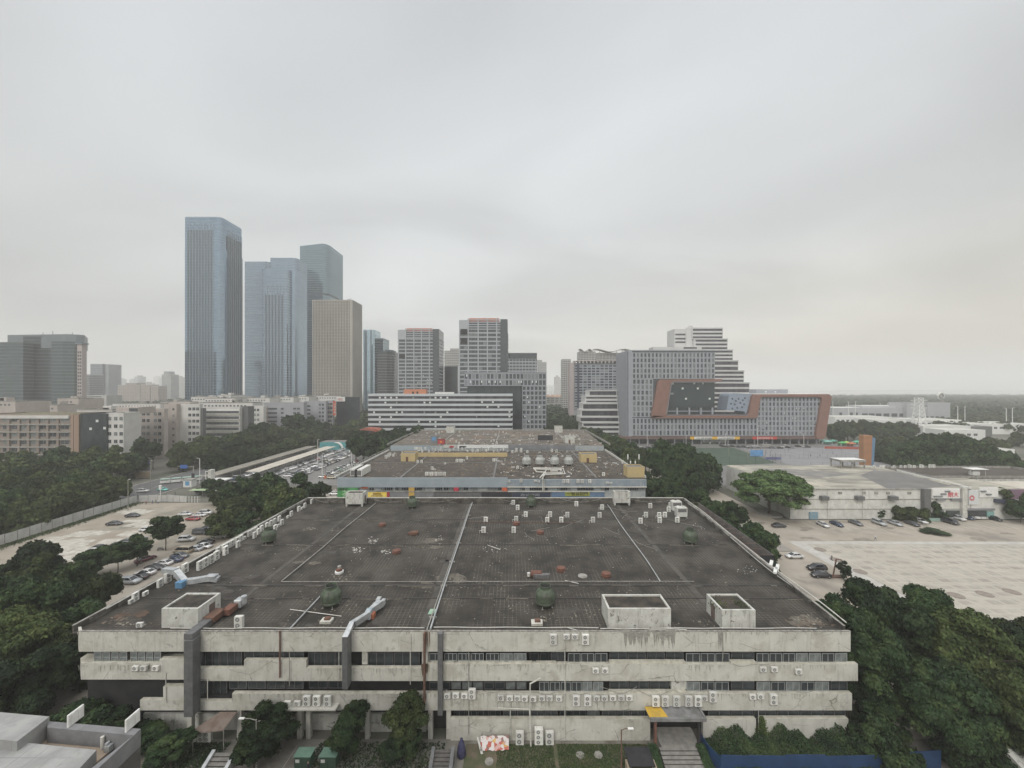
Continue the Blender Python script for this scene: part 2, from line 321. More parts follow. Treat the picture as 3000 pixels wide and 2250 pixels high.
# ================================================================ SETTING
def sheet(name, pts, z, mat, cut=None):
    mb = MB(); mb.add([(p[0], p[1], z) for p in pts], [tuple(range(len(pts)))])
    me = mb.mesh(name, mat)
    if me.polygons[0].normal.z < 0: me.flip_normals()
    return struct(put(name, me))
def rect(x0, x1, y0, y1): return [(x0,y0),(x1,y0),(x1,y1),(x0,y1)]
sheet('ground', rect(-9000, 12000, -400, 9000), -0.10, M['ground'])
M['sea'] = pm('sea_water', (0.20,0.22,0.22), (0.24,0.25,0.24), 0.002, 0.16, spec=0.9)
sheet('sea', [(120,2300),(14000,1500),(16000,30000),(1500,30000),(500,9000)], 0.0, M['sea'])
M['hill'] = pm('far_hill', (0.09,0.11,0.10), (0.13,0.14,0.12), 0.002, 0.95)
def ridge(name, y, x0, x1, hmax, seed, base=0.0, depth=600):
    r = random.Random(seed); n = 60; mb = MB(); ph = [r.uniform(0, 6.3) for _ in range(5)]
    hs = []
    for i in range(n+1):
        t = i / n; e = min(1, t*6, (1-t)*6)
        hs.append(base + hmax*e*(0.42 + 0.22*math.sin(3*t*PI+ph[0]) + 0.16*math.sin(9*t+ph[1]) + 0.09*math.sin(23*t+ph[2]) + 0.05*math.sin(51*t+ph[3])))
    vs = []
    for i in range(n+1):
        x = x0 + (x1-x0)*i/n; vs += [(x, y, -2), (x, y+depth*0.5, max(1, hs[i])), (x, y+depth, -2)]
    fs = []
    for i in range(n):
        a = 3*i; fs += [(a, a+3, a+4, a+1), (a+1, a+4, a+5, a+2)]
    mb.add(vs, fs); return struct(mb.build(name, M['hill'], smooth=True))
ridge('far_shore', 5200, 1200, 9000, 30, 3)
# roads and lots (each sheet 2 cm or more above the one below)
sheet('road', rect(-186, -160, -20, 640), -0.04, M['asphalt'])
sheet('cross_street', rect(-159.99, 82.99, 113.5, 139.5), -0.04, pm('street_concrete', (0.25,0.235,0.21), (0.30,0.28,0.25), 0.2, 0.9, fine=0.06))
sheet('north_street', rect(-159.99, 61.9, 203.5, 221), -0.035, M['asphalt'])
sheet('service_lane', rect(52, 83, 20, 113), -0.04, M['pave'])
sheet('east_lot', [(83.01,20),(320,20),(320,140),(83.01,140)], -0.04, M['pave'])
sheet('east_lane', rect(62, 96, 140.01, 330), -0.04, M['pave'])
sheet('west_lot', [(-157,60),(-84,60),(-84,161),(-157,161)], -0.02, M['earth'])
sheet('parking_lane', rect(-110, -62, 55, 113.4), 0.0, M['pave'])
sheet('west_car_park', rect(-158, -78, 190, 300), -0.02, M['lotgrey'])
sheet('west_street', rect(-84, -63, 113.5, 300), 0.01, pm('street_beige', (0.26,0.235,0.205), (0.31,0.285,0.25), 0.3, 0.9, fine=0.05))
sheet('north_plaza', rect(96.01, 330, 190, 331), -0.03, M['lotgrey'])
M['pitch'] = pm('artificial_turf', (0.045,0.075,0.05), (0.055,0.085,0.055), 0.1, 0.95)
sheet('football_pitch', [(98,232),(170,246),(178,309),(96,309)], -0.01, M['pitch'])
M['court'] = pm('court_asphalt', (0.20,0.20,0.21), (0.235,0.235,0.24), 0.1, 0.9)
sheet('sports_court', [(172.5,222),(290,222),(300,309),(180.5,309)], -0.01, M['court'])
M['plaza'] = pm('foundation_slab', (0.36,0.333,0.285), (0.44,0.41,0.35), 0.10, 0.9, c3=(0.30,0.28,0.24), sc2=0.5, fine=0.04)
sheet('foundation_slab', [(91,40),(262,40),(262,117),(91,118.5)], 0.0, M['plaza'])
sheet('slab_border', [(86.5,40),(90.8,40),(90.8,118.6),(262,117.2),(262,119.4),(86.5,120.6)], 0.0, M['slab'])
sheet('cross_strip', [(92,76.2),(262,74.5),(262,78),(92,79.7)], 0.02, pm('grey_slab_strip', (0.38,0.39,0.39), (0.33,0.335,0.33), 0.4, 0.9))
# grid of pale lines and dark laid squares on the slab
mb = MB(); md = MB()
for i in range(52):
    x = 93 + i*3.3
    mb.box(x, x+0.28, 41, 75.5, 0.0, 0.022); mb.box(x, x+0.28, 80, 116.5, 0.0, 0.022)
for j in range(23):
    y = 42 + j*3.3
    if 73 < y < 80: continue
    mb.box(92, 261, y, y+0.22, 0.0, 0.030)
    for i in range(51):
        if random.random() < 0.72:
            x = 93.5 + i*3.3; a = random.uniform(0.3, 0.9)
            md.box(x+0.1, x+2.6, y+0.5, y+0.5+a+0.9, 0.0, 0.014)
struct(mb.build('slab_lines', pm('pale_mortar', (0.48,0.45,0.385), (0.40,0.37,0.315), 0.05, 0.9)))
struct(md.build('slab_recesses', pm('dark_mortar', (0.28,0.258,0.225), (0.38,0.355,0.305), 0.2, 0.9)))
for i, (px, py) in enumerate([(2403,1610),(2520,1675),(2801,1745),(2885,1741),(2964,1734),(2450,1640)]):
    p = G(px, py); mb = MB(); mb.lathe([(1.5,0.02),(1.5,0.07),(1.15,0.07),(1.1,0.03),(0.01,0.03)], 0, 0, 20, 0)
    tag(mb.build('foundation_pit', pm('pit_%d' % i, (0.20,0.17,0.15), (0.27,0.24,0.2), 1.5, 0.95), loc=(p.x,p.y,0.02)),
        'round foundation pit, %s along the pale slab border' % ordn(i), 'pit', 'round pits in the slab')
# pale patches of old floor in the west lot
mb = MB(); r_ = random.Random(4)
for px, py, w, h in [(640,1790,130,30),(480,1880,90,25),(600,1895,190,30),(740,870,60,8),(990,860,95,20),(430,915,110,30),(510,940,80,18),(860,790,200,30),(1160,795,90,14),(1130,860,80,10),(610,865,300,40),(700,800,90,20),(620,920,40,8),(1250,700,220,50),(1180,600,160,30),(760,940,70,10)]:
    cx, cy = px/3.017, 1300 + (py if py < 1500 else py-900)/3.017
    for k in range(7):
        a = G(cx + r_.uniform(-.5,.5)*w/3.017, cy + r_.uniform(-.5,.5)*h/3.017)
        sx, sy = r_.uniform(1.2, 3.0), r_.uniform(1, 2.4)
        mb.box(a.x-sx, a.x+sx, a.y-sy, a.y+sy, 0, 0.012 + 0.002*k + 0.0004*len(mb.f)/12)
struct(mb.build('floor_patches', M['patch']))
mb = MB()
for i in range(12): mb.box(-150+0, -149.2, 120+i, 120.6+i, 0, 0.01)
# front yard
sheet('front_yard', rect(-62, 60, 20, 52.6), 0.0, pm('yard_concrete', (0.17,0.16,0.14), (0.23,0.22,0.19), 0.6, 0.95, c3=(0.12,0.10,0.08), sc2=0.25, fine=0.2))
sheet('lawn', rect(-6.2, 19, 48.0, 51.9), 0.03, pm('worn_lawn', (0.065,0.085,0.035), (0.15,0.12,0.085), 0.45, 0.95, fine=0.2))
# road markings and zebra
mb = MB()
for i in range(20): mb.box(-173.1, -172.9, 60+i*9, 64+i*9, -0.04, -0.03)
for i in range(9): mb.box(-83+i*2.1, -82+i*2.1, 203, 207, 0.01, 0.03)
for i in range(8): mb.box(-158, -157.8, 195+i*2.6*5, 195.1+i*2.6*5, -0.02, 0.0)
struct(mb.build('road_markings', M['paintline']))
mb = MB()
for xx in (-134, -119, -99):
    for i in range(40): mb.box(xx-5, xx+5, 196+i*2.6, 196.12+i*2.6, -0.02, 0.0)
for i in range(30): mb.box(104+i*2.75, 104.12+i*2.75, 131, 138.5, -0.04, -0.03)
struct(mb.build('parking_lines', M['paintline']))
mb = MB(); r_ = random.Random(12)
for _ in range(60):
    x, y = (r_.uniform(84,240), r_.uniform(121,139)) if r_.random() < .6 else (r_.uniform(60,84), r_.uniform(85,135)) if r_.random() < .5 else (r_.uniform(-150,-90), r_.uniform(92,158)); R_ = r_.uniform(.3,2.2)
    mb.add([(x+R_*r_.uniform(.5,1.5)*math.cos(t_)*1.4, y+R_*r_.uniform(.3,1)*math.sin(t_), .012+.0008*(len(mb.f)%9)) for t_ in np.arange(0,6.2,.57)], [tuple(range(11))])
for _ in range(26):
    x, y = r_.uniform(60,240), r_.uniform(90,139); w = r_.uniform(3,12)
    if x > 84 and y < 121: continue
    mb.box(x, x+w, y, y+.12, -.03, .006) if r_.random() < .5 else mb.box(x, x+.12, y, y+w*.5, -.03, .0085)
struct(mb.build('ground_stains', pm('oil_stain', (0.19,0.17,0.145), (0.27,0.245,0.205), .8, .95)))
mb = MB()
for x0, y0, x1, y1 in ((-159.9,60,-159.6,640),(-186.3,60,-186.0,640)): mb.box(x0,x1,y0,y1,-0.04,0.12)
struct(mb.build('kerb', M['slab']))

# ================================================================ MAIN BUILDING (the long block below the camera)
RZ = 14.4
blk = thing('factory_block', 'long low concrete factory block with dark roof and stained cream bands, nearest to the viewer', 'building', (-7.5, 52.4, 0))
BL = -blk.location
def bp(mb, name, mats, **k): return mb.build(name, mats, blk, BL, **k)
XL, XR = XD(205, 52.4), XD(2492, 52.4)
foot = [(-60.2,53.6),(45.6,53.6),(50.3,112),(-59.6,112)]
mb = MB(); mb.prism([(-59.9,54.3),(45.4,54.3),(50.0,111.8),(-59.4,111.8)], 0, 14.2, 0); bp(mb, 'wall', M['dark'])  # shade of the open front recesses put into the wall colour
mb = MB(); mb.prism([(-60.4,52.75),(45.9,52.75),(50.4,112.2),(-59.9,112.2)], 14.2, RZ, 0); bp(mb, 'roof', M['roof'])
# joints of the roof: raised seams, pale mortar and worn walkways
mb = MB()
for py in (1523, 1596, 1753):
    Y = F*(H-RZ)/(py-HY); mb.box(-58, 46, Y-0.16, Y+0.16, RZ, RZ+0.09, 0)
for X in (-43, 30.3):
    mb.box(X-0.45, X+0.45, 54, 111, RZ, RZ+0.035, 1)
mb.box(-12.9, -11.9, 54, 111, RZ, RZ+0.03, 1)
Y = F*(H-RZ)/(1715-HY); mb.box(-58, 47, Y-0.3, Y+0.3, RZ, RZ+0.12, 0)
for i in range(90):
    x = random.uniform(-55, 45); y = F*(H-RZ)/(random.choice((1525,1598,1717,1756))-HY)+random.uniform(-.3,.1)
    mb.box(x, x+random.uniform(.5,4), y, y+random.uniform(.06,.16), RZ, RZ+0.125+i*0.0003, 2)
bp(mb, 'roof_seam', [pm('seam_tar', (0.035,0.033,0.03), (0.055,0.05,0.045), 1.5, 0.9), pm('worn_walkway', (0.06,0.057,0.05), (0.10,0.09,0.078), 0.5, 0.95, fine=.2), pm('pale_mortar_bits', (0.17,0.155,0.125), (0.09,0.08,0.07), 1.0, 0.9)])
# front bands
def zf(py, Y=52.4): return ZD(py, Y)
for k, (z0, z1, x0) in enumerate(((12.1, 14.15, XL), (8.1, 10.3, XD(228,52.4)), (4.1, 6.4, XD(470,52.4)))):
    mb = MB()
    if k == 0:
        mb.prism([(XL,53.4),(XL+1.2,52.4),(XR,52.4),(XR,54.4),(XL,54.4)], z0, z1, 0); mb.prism([(XL,53.4),(XL+1.2,52.4),(XR,52.4),(XR,52.72),(XL+1.3,52.72),(XL+.3,53.5)], z1+.001, 14.85, 0)
    elif k == 1:
        mb.prism([(XL+0.3,53.4),(XL+1.5,52.4),(XD(545,52.4),52.4),(XD(545,52.4),54.3),(XL+0.3,54.3)], 8.3, zf(1943), 0, 1)
        mb.box(XD(545,52.4), XD(715,52.4), 52.4, 52.92, z0, zf(1958), 0, 1)
        mb.box(XD(470,52.4), XD(545,52.4), 52.25, 52.92, 8.4, zf(1930), 0, 1)
        mb.box(XD(715,52.4), XD(897,52.4), 52.4, 52.92, z0, zf(1934), 0, 1)
        mb.box(XD(897,52.4), XD(1240,52.4), 52.4, 52.92, z0, zf(1957), 0, 1)
        mb.box(XD(1240,52.4), XR+1.0, 52.4, 52.92, z0, z1+0.12, 0, 1)
        mb.box(XD(1786,52.4), XD(2008,52.4), 52.42, 52.93, z1+0.12, z1+0.40, 1)
        mb.box(XD(2142,52.4), XD(2215,52.4), 52.42, 52.93, z1+0.12, z1+0.40, 1)
        for a, b_ in ((1262,1330),(1340,1478),(1490,1560),(1572,1630)): mb.box(XD(a,52.4), XD(b_,52.4), 52.42, 52.93, z1+0.12, z1+0.22, 1)
    else:
        mb.box(XD(410,52.4), XD(545,52.4), 52.4, 52.92, 4.1, 5.5, 0, 1)
        mb.box(XD(480,52.4), XD(545,52.4), 52.3, 52.95, 5.5, zf(2010), 0, 1)
        mb.box(XD(545,52.4), XD(680,52.4), 52.4, 52.92, z0, zf(2055), 0, 1)
        mb.box(XD(680,52.4), XR+0.2, 52.4, 52.92, z0, z1, 0, 1)
        mb.box(XD(1785,52.4), XD(2012,52.4), 52.42, 52.93, z1, z1+0.22, 1)
    bp(mb, 'concrete_band', [M['band'], M['bandtop']])
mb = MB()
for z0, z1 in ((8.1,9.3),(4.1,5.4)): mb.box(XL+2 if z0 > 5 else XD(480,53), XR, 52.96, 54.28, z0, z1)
bp(mb, 'shade_filler', M['dark'])  # added dark filler behind the bands, gap shade put into its colour
mb = MB(); mb.box(XL+1.2, XR+0.02, 52.36, 52.6, 14.85, 14.91, 0); bp(mb, 'roof_edge', pm('edge_flashing', (0.30,0.29,0.26), (0.12,0.11,0.1), 2.0, 0.8))
mb = MB()
mb.box(XD(1320,52.4), XD(1500,52.4), 52.4, 52.95, 0, 2.9, 0, 1); mb.box(XD(1500,52.4), XD(1905,52.4), 52.4, 52.95, 0, 2.9, 0, 1)
mb.box(XD(2060,52.4), XD(2215,52.4), 52.4, 52.95, 0, 2.9, 0, 1); mb.box(XD(2228,52.4), XR-0.3, 52.4, 52.95, 0, 2.95, 0, 1)
bp(mb, 'base_wall', [M['band'], M['bandtop']])
# ground-floor columns on the open left part, back wall
for px in (560, 705, 880, 906, 1078, 1262, 1315):
    MB().box(XD(px,52.9)-0.3, XD(px,52.9)+0.3, 52.6, 53.2, 0, 4.1).build('column', M['band'], blk, BL)
mb = MB(); mb.box(XD(420,54), XD(1255,54), 54.0, 54.28, 0, 2.3); mb.box(XD(1020,54), XD(1250,54), 53.7, 53.99, 0, 1.2)
bp(mb, 'recessed_wall', M['oldwhite'])
# windows of the front
WIN = {}
def winmesh(w, h, cols, rows, fm='alu', pane='wglass'):
    key = (round(w,2), round(h,2), cols, rows, fm, pane)
    if key not in WIN:
        mb = MB(); t = 0.07
        mb.box(0, w, 0.05, 0.09, 0, h, 1)
        for i in range(cols+1): x = i*(w-t)/cols; mb.box(x, x+t, 0, 0.049, 0, h, 0)
        for j in range(rows+1):
            z = j*(h-t)/rows
            for i in range(cols): mb.box(i*(w-t)/cols+t, (i+1)*(w-t)/cols, 0.004, 0.045, z, z+t, 0)
        WIN[key] = mb.mesh('window', [M[fm], M[pane]])
    return WIN[key]
def wrow(px0, px1, y0, y1, n, cols=2, rows=1, Y=52.78, fm='alu', panes=('wglass',), p=None):
    x0, x1 = XD(px0, Y), XD(px1, Y); z0, z1 = ZD(y1, Y), ZD(y0, Y); w = (x1-x0)/n
    for i in range(n):
        put('window', winmesh(w-0.14, z1-z0, cols, rows, fm, random.choice(panes)), blk, (x0+i*w+7.5, Y-52.4, z0))
M['wpale'] = pm('curtained_glass', (0.20,0.22,0.215), (0.12,0.135,0.135), 1.2, 0.35)
P3 = ('wglass','wglass','wpale')
wrow(275, 375, 1896, 1941, 4, 1, 3, panes=('wpale',)); wrow(382, 474, 1897, 1942, 4, 1, 3, panes=('wpale',))
wrow(580, 712, 1908, 1952, 2, 3, 1, 53.2, 'acdark'); wrow(903, 1022, 1912, 1951, 2, 3, 1, 53.2, 'acdark'); wrow(1078, 1232, 1912, 1951, 2, 3, 1, 53.2, 'acdark')
wrow(1258, 1295, 1914, 1936, 1); wrow(1302, 1420, 1914, 1936, 3, 3, panes=P3); wrow(1424, 1545, 1914, 1936, 3, 3, panes=P3)
wrow(1552, 1612, 1913, 1937, 2, 1, 1, 53.9, 'acdark'); wrow(1664, 1782, 1914, 1946, 3, 2, panes=P3)
wrow(2010, 2140, 1914, 1943, 3, 2, panes=P3); wrow(2217, 2485, 1914, 1944, 7, 2, panes=P3)
wrow(583, 668, 1991, 2043, 2, 2, 1, 53.7, 'acdark'); wrow(905, 1020, 1993, 2017, 2, 2, 1, 53.7, 'acdark')
wrow(1258, 1545, 1998, 2020, 9, 1, 1, 53.5, 'acdark', P3); wrow(1580, 1770, 1998, 2026, 6, 2, panes=('wpale','wglass','wpale'))
wrow(2012, 2138, 1998, 2024, 3, 2, panes=('wpale','wglass')); wrow(2217, 2432, 1998, 2025, 5, 2, panes=('wpale','wglass'))
wrow(1330, 1470, 2082, 2105, 4, 2, 1, 53.8, 'acdark'); wrow(1640, 1760, 2082, 2105, 3, 2, 1, 53.8, 'acdark', ('wpale','wglass'))
mb = MB()
for a_, b_, c_, d_, n_ in ((715,893,1909,1931,3),(1614,1658,1910,1935,1),(1786,2006,1911,1934,4),(2142,2213,1911,1934,1),(672,892,1995,2018,4),(1786,1962,1996,2021,3),(2142,2213,1996,2021,1),(2434,2486,1996,2024,1),(1475,1636,2082,2105,4),(1764,1892,2082,2105,3),(2075,2480,2082,2105,6)):
    wrow(a_, b_, c_, d_, n_, 2, 1, 53.1, 'duct')
for q_ in ((1965,2010,53.6,6.6,8.05),(1062,1078,53.9,10,12.1),(1237,1256,53.9,8,12.1)): MB().box(XD(q_[0],53.1), XD(q_[1],53.1), 52.9, q_[2], q_[3], q_[4]).build('wall_panel', M['oldwhite'], blk, BL)
mb = MB(); r_ = random.Random(31)
for px, py, w, h, n_, m_ in ((1290,1690,26,10,7,0),(1240,1718,18,7,4,0),(1345,1698,20,8,4,0),(1275,1590,20,14,6,0),(690,1600,50,7,7,1),(700,1690,70,9,8,1),(640,1730,30,16,6,1),(900,1648,26,4,4,0),(980,1618,60,6,8,1),(1210,1610,60,5,6,1),(340,1790,60,20,8,2),(300,1812,40,10,5,2),(2385,1815,45,16,8,0),(2060,1545,26,8,6,0),(1860,1600,40,8,5,1),(1920,1500,50,8,7,1),(1310,1640,14,20,5,1),(1650,1790,40,16,5,1),(1750,1530,90,8,8,1),(1560,1620,80,10,5,1),(860,1830,60,8,5,1),(1105,1820,30,10,4,1),(2250,1700,40,20,5,1)):
    for _ in range(n_):
        q = G(px+r_.gauss(0,w*.6), py+r_.gauss(0,h*.6), RZ); R_ = r_.uniform(.25,1.0)
        if not (-58 < q.x < 44 and 54.2 < q.y < 110): continue
        mb.add([(q.x+R_*r_.uniform(.5,1.3)*math.cos(t_)*1.5, q.y+R_*r_.uniform(.5,1.2)*math.sin(t_), RZ+.012+.0006*len(mb.f)%.03) for t_ in np.arange(0,6.2,.57)], [tuple(range(11))], m_)
stuff(bp(mb, 'roof_stain', [pm('sand_patch', (0.15,0.135,0.11), (0.085,0.075,0.062), 1.8, .95), pm('dust_patch', (0.075,0.07,0.06), (0.05,0.045,0.04), 1.2, .95), pm('rust_soil', (0.10,0.06,0.038), (0.06,0.045,0.033), .8, .95)]))
mb = MB(); r_ = random.Random(41)      # rain streaks and soot with a shape of their own
def drips(px0, px1, ztop, n_, l0, l1, w0, w1, m_, y=52.396):
    for _ in range(n_):
        x = XD(r_.uniform(px0, px1), 52.4); w = r_.uniform(w0, w1); l_ = r_.uniform(l0, l1); d_ = r_.uniform(-.06, .06); z = ztop - r_.uniform(0, .05); y = 52.397 - .0007*(len(mb.f) % 70)
        mb.add([(x-w, y, z), (x+w, y, z), (x+w*.7+d_, y, z-l_*.6), (x+d_+w*.2, y, z-l_), (x-w*.6+d_, y, z-l_*.55)], [(0, 4, 3, 2, 1)], m_)
drips(1825,1975,14.8,34,.8,2.5,.05,.26,0); drips(1820,1990,14.8,16,.3,.8,.1,.4,0); drips(1240,2480,14.84,70,.08,.5,.03,.16,1); drips(215,1240,14.84,60,.08,.5,.03,.14,1)
for a_, b_, z_ in ((1660,1785,10.3),(2010,2140,10.3),(2215,2480,10.3),(1250,1660,10.4),(900,1235,9.85),(230,470,10.3),(1580,1775,6.4),(2010,2440,6.4),(690,1550,6.4)): drips(a_, b_, z_, int((b_-a_)/9), .12, 1.1, .03, .11, 1)
for px in (1327,1355,1382,1470,1496,1518,1540,1562,1590,1610,1690,1722,1750,1772,1797,1822,1845,1922,1950,1984,2019,2047,2090,2207,2230,2268): drips(px-5, px+5, 5.6, 3, .5, 1.4, .04, .15, 1)
drips(1245,1262,14.8,6,2,2.7,.05,.12,2); drips(1235,1262,10.5,9,1.2,2.4,.05,.2,2); drips(2105,2130,14.8,7,1,2.6,.05,.15,0)
stuff(bp(mb, 'rain_streak', [pm('soot', (0.33,0.32,0.285), (0.22,0.215,0.19), 2.5, .95), pm('soft_streak', (0.42,0.405,0.355), (0.31,0.30,0.26), 2.5, .95), pm('rust_streak', (0.17,0.12,0.085), (0.10,0.08,0.06), 2.5, .95)]))
# parapets with piers
def parapet(a, b, h0, h1, name, inward, piers):
    mb = MB(); d = Vector((b[0]-a[0], b[1]-a[1], 0)); L = d.length; d.normalize(); nrm = Vector((d.y, -d.x, 0)) * inward
    def q(t, o, z): p = Vector((a[0],a[1],0)) + d*t + nrm*o; return (p.x, p.y, z)
    def bx(t0, t1, o0, o1, z0a, z1a, z1b, m):
        vs = [q(t0,o0,z0a),q(t1,o0,z0a),q(t1,o1,z0a),q(t0,o1,z0a),q(t0,o0,z1a),q(t1,o0,z1b),q(t1,o1,z1b),q(t0,o1,z1a)]
        mb.add(vs, [(0,3,2,1),(4,5,6,7),(0,1,5,4),(1,2,6,5),(2,3,7,6),(3,0,4,7)], m)
    bx(0, L, 0, 0.22, 14.2, h0, h1, 0); bx(0, L, -0.05, 0.27, h0+0.001, h0+0.08, h1+0.08, 1)
    for i in range(piers):
        t = (i+0.5)*L/piers; hh = h0+(h1-h0)*t/L; bx(t-0.22, t+0.22, 0.22, 0.55, 14.3, hh-0.1, hh-0.1, 0)
    return bp(mb, name, [M['parap'], M['slab2']])
M['parap'] = pm('mouldy_parapet', (0.15,0.14,0.12), (0.055,0.05,0.043), 0.5, 0.95, streak=0.6, lo=0.35, hi=0.6)
M['slab2'] = pm('parapet_coping', (0.34,0.33,0.30), (0.20,0.19,0.17), 0.8, 0.9, fine=0.1)
parapet((-60.7,53.1),(-59.9,112.2), 15.2, 15.9, 'parapet', 1, 15)
parapet((-59.6,112.3),(50.2,112.3), 15.9, 15.9, 'parapet', 1, 26)
parapet((45.9,53.0),(50.4,112.0), 15.2, 15.8, 'parapet', -1, 14)
# rusty sign frame clinging to the outside of the right parapet
fr = thing('sign_frame', 'rusty steel sign frame with floor plates along the outer right parapet', 'steel frame', (47.6, 74, 14))
mb = MB(); n = 12
def fx(t): return 47.75 + 2.45*t
mb.prism([(47.7,74),(50.3,74),(52.3,108),(50.2,108)], 13.7, 13.8); mb.build('floor_plate', M['rust'], fr, -fr.location)
mb = MB(); mb.prism([(50.3,74),(50.38,74),(52.4,108),(52.3,108)], 13.8, 15.9); mb.build('back_panel', pm('panel_back', (0.17,0.165,0.155), (0.11,0.105,0.1), 0.5, 0.9), fr, -fr.location)
MB().box(47.7, 50.38, 73.9, 73.98, 13.6, 15.9).build('end_panel', M['black'], fr, -fr.location)
for i in range(n+1):
    t = i/n; y = 74.1+33.8*t; MB().tube([(47.75+2.3*t,y,15.85),(50.3+2.0*t,y,15.85),(50.3+2.0*t,y,13.8)], 0.05, 4).build('strut', pm('strut_%d' % i, (0.2,0.12,0.09), (0.12,0.08,0.06), 1, 0.8) if i == 0 else bpy.data.materials['strut_0'], fr, -fr.location)
mb = MB()
for i in range(40):
    t = random.random(); x = 48.2+2.1*t+random.uniform(0,1.6); y = 74+34*t; mb.box(x, x+.25, y, y+random.uniform(.1,.6), 13.8, 13.82+random.uniform(0,.3))
mb.build('loose_board', M['rust'], fr, -fr.location)
# roof-top sheds
def shed(x0, x1, y0, y1, zt, label, door=None, legs=False, roofmat=None, z0=None, mat='oldwhite', cat='rooftop shed', t=0.28):
    z0 = RZ if z0 is None else z0
    r = thing('rooftop_shed', label, cat, ((x0+x1)/2, y0, z0)); L = -r.location; zb = z0 + (0.7 if legs else 0)
    mb = MB(); mb.box(x0, x1, y0, y0+t, zb, zt); mb.box(x0, x1, y1-t, y1, zb, zt); mb.box(x0, x0+t, y0+t, y1-t, zb, zt); mb.box(x1-t, x1, y0+t, y1-t, zb, zt)
    mb.build('wall', M[mat], r, L)
    MB().box(x0+t, x1-t, y0+t, y1-t, zt-0.3, zt-0.2).build('roof', roofmat or M['roof2'], r, L)
    if legs:
        for lx in (x0+.05, x1-.45):
            for ly in (y0+.05, y1-.45): MB().box(lx, lx+.4, ly, ly+.4, z0, zb).build('leg', M[mat], r, L)
    if door:
        if door == 'E': b = (x1, x1+.05, (y0+y1)/2-.1, (y0+y1)/2+.95)
        elif door == 'W': b = (x0-.05, x0, (y0+y1)/2-.3, (y0+y1)/2+.7)
        else: b = ((x0+x1)/2-.45, (x0+x1)/2+.45, y0-.05, y0)
        MB().box(b[0], b[1], b[2], b[3], zb+.05, zb+2.05).build('door', pm('door_paint', (0.10,0.07,0.06), (0.16,0.12,0.1), 1, 0.8) if 'door_paint' not in bpy.data.materials else bpy.data.materials['door_paint'], r, L)
    return r
M['shedroof'] = pm('mossy_shed_roof', (0.022,0.02,0.017), (0.075,0.06,0.045), 0.6, 0.95, fine=0.3)
shed(-49.1, -44.0, 53.9, 58.1, 17.1, 'whitewashed stair shed on the left front corner of the near roof', 'E', roofmat=M['shedroof'])
shed(13.4, 22.2, 53.7, 57.5, 17.2, 'wide whitewashed tank shed at the right front edge of the near roof', None, roofmat=M['shedroof'])
s3 = shed(29.3, 34.0, 53.7, 58.0, 17.0, 'narrow stained stair shed with weeds growing on its roof', 'W', roofmat=M['shedroof'])
shed(-47.2, -42.3, 109, 112.0, 18.2, 'graffiti-stained white shed on legs at the back left edge of the near roof', 'E', True)
shed(29.3, 33.9, 110.2, 112.0, 18.3, 'peeling white shed on legs at the back right edge of the near roof', None, True)
# ================================================================ THINGS ON AND ROUND THE NEAR ROOF
def cooling_tower(x, y, z, s, label, matk='tower', group='cooling towers on the roofs'):
    t = thing('cooling_tower', label, 'cooling tower', (x, y, z), random.uniform(0, 3), group); t.scale = (s, s, s)
    m = M[matk]
    if '_ct' + matk not in M:
        a = MB(); a.lathe([(1.30,0.55),(1.42,0.62),(1.42,0.95),(1.34,1.0)], n=20); M['_ct'+matk] = (a.mesh('basin', m, True),)
        a = MB(); a.lathe([(1.36,1.0),(1.46,1.15),(1.47,1.9),(1.40,2.15),(1.05,2.62),(0.84,2.75),(0.82,2.95),(0.88,3.25),(0.80,3.25),(0.76,2.85),(0.01,2.8)], n=20, cap=False)
        for j in range(10):
            t_ = 2*PI*j/10; c, s_ = math.cos(t_), math.sin(t_); a.tube([(1.47*c,1.47*s_,1.05),(1.5*c,1.5*s_,1.9),(1.42*c,1.42*s_,2.17),(1.07*c,1.07*s_,2.64)], 0.04, 4)
        b = MB(); b.lathe([(0.77,2.84),(0.77,2.9),(0.01,2.9)], n=16)
        for j in range(6):
            t_ = 2*PI*j/6; b.tube([(0,0,3.0),(0.74*math.cos(t_),0.74*math.sin(t_),3.0)], 0.05, 4)
        lg = MB(); lg.tube([(0,0,0),(0,0,0.6)], 0.07, 5); lg.box(-.14,.14,-.14,.14,0,.06)
        M['_ct'+matk] += (a.mesh('casing', m, False), b.mesh('fan', M['dark']), lg.mesh('leg', M['pipeg']))
    bm_ = M['_ct'+matk]
    put('basin', bm_[0], t); put('casing', bm_[1], t); put('fan', bm_[2], t)
    for j in range(4): a_ = PI/4+PI/2*j; put('leg', bm_[3], t, (1.15*math.cos(a_), 1.15*math.sin(a_), 0))
    return t
for px, py, lab in ((970,1775,'green fibreglass cooling tower beside the silver duct, front left of the roof'),
                    (1597,1775,'green cooling tower in the front middle of the roof, right of the long pipe'),
                    (787,1590,'green cooling tower among the air conditioners by the left parapet'),
                    (2022,1592,'green cooling tower near the right parapet with a hose lying beside it'),
                    (1208,1488,'green cooling tower at the back of the roof, below the orange facade panel'),
                    (1556,1484,'green cooling tower at the back of the roof behind the scattered air conditioners')):
    p = G(px, py, RZ); cooling_tower(p.x, p.y, RZ, 1.0, lab)
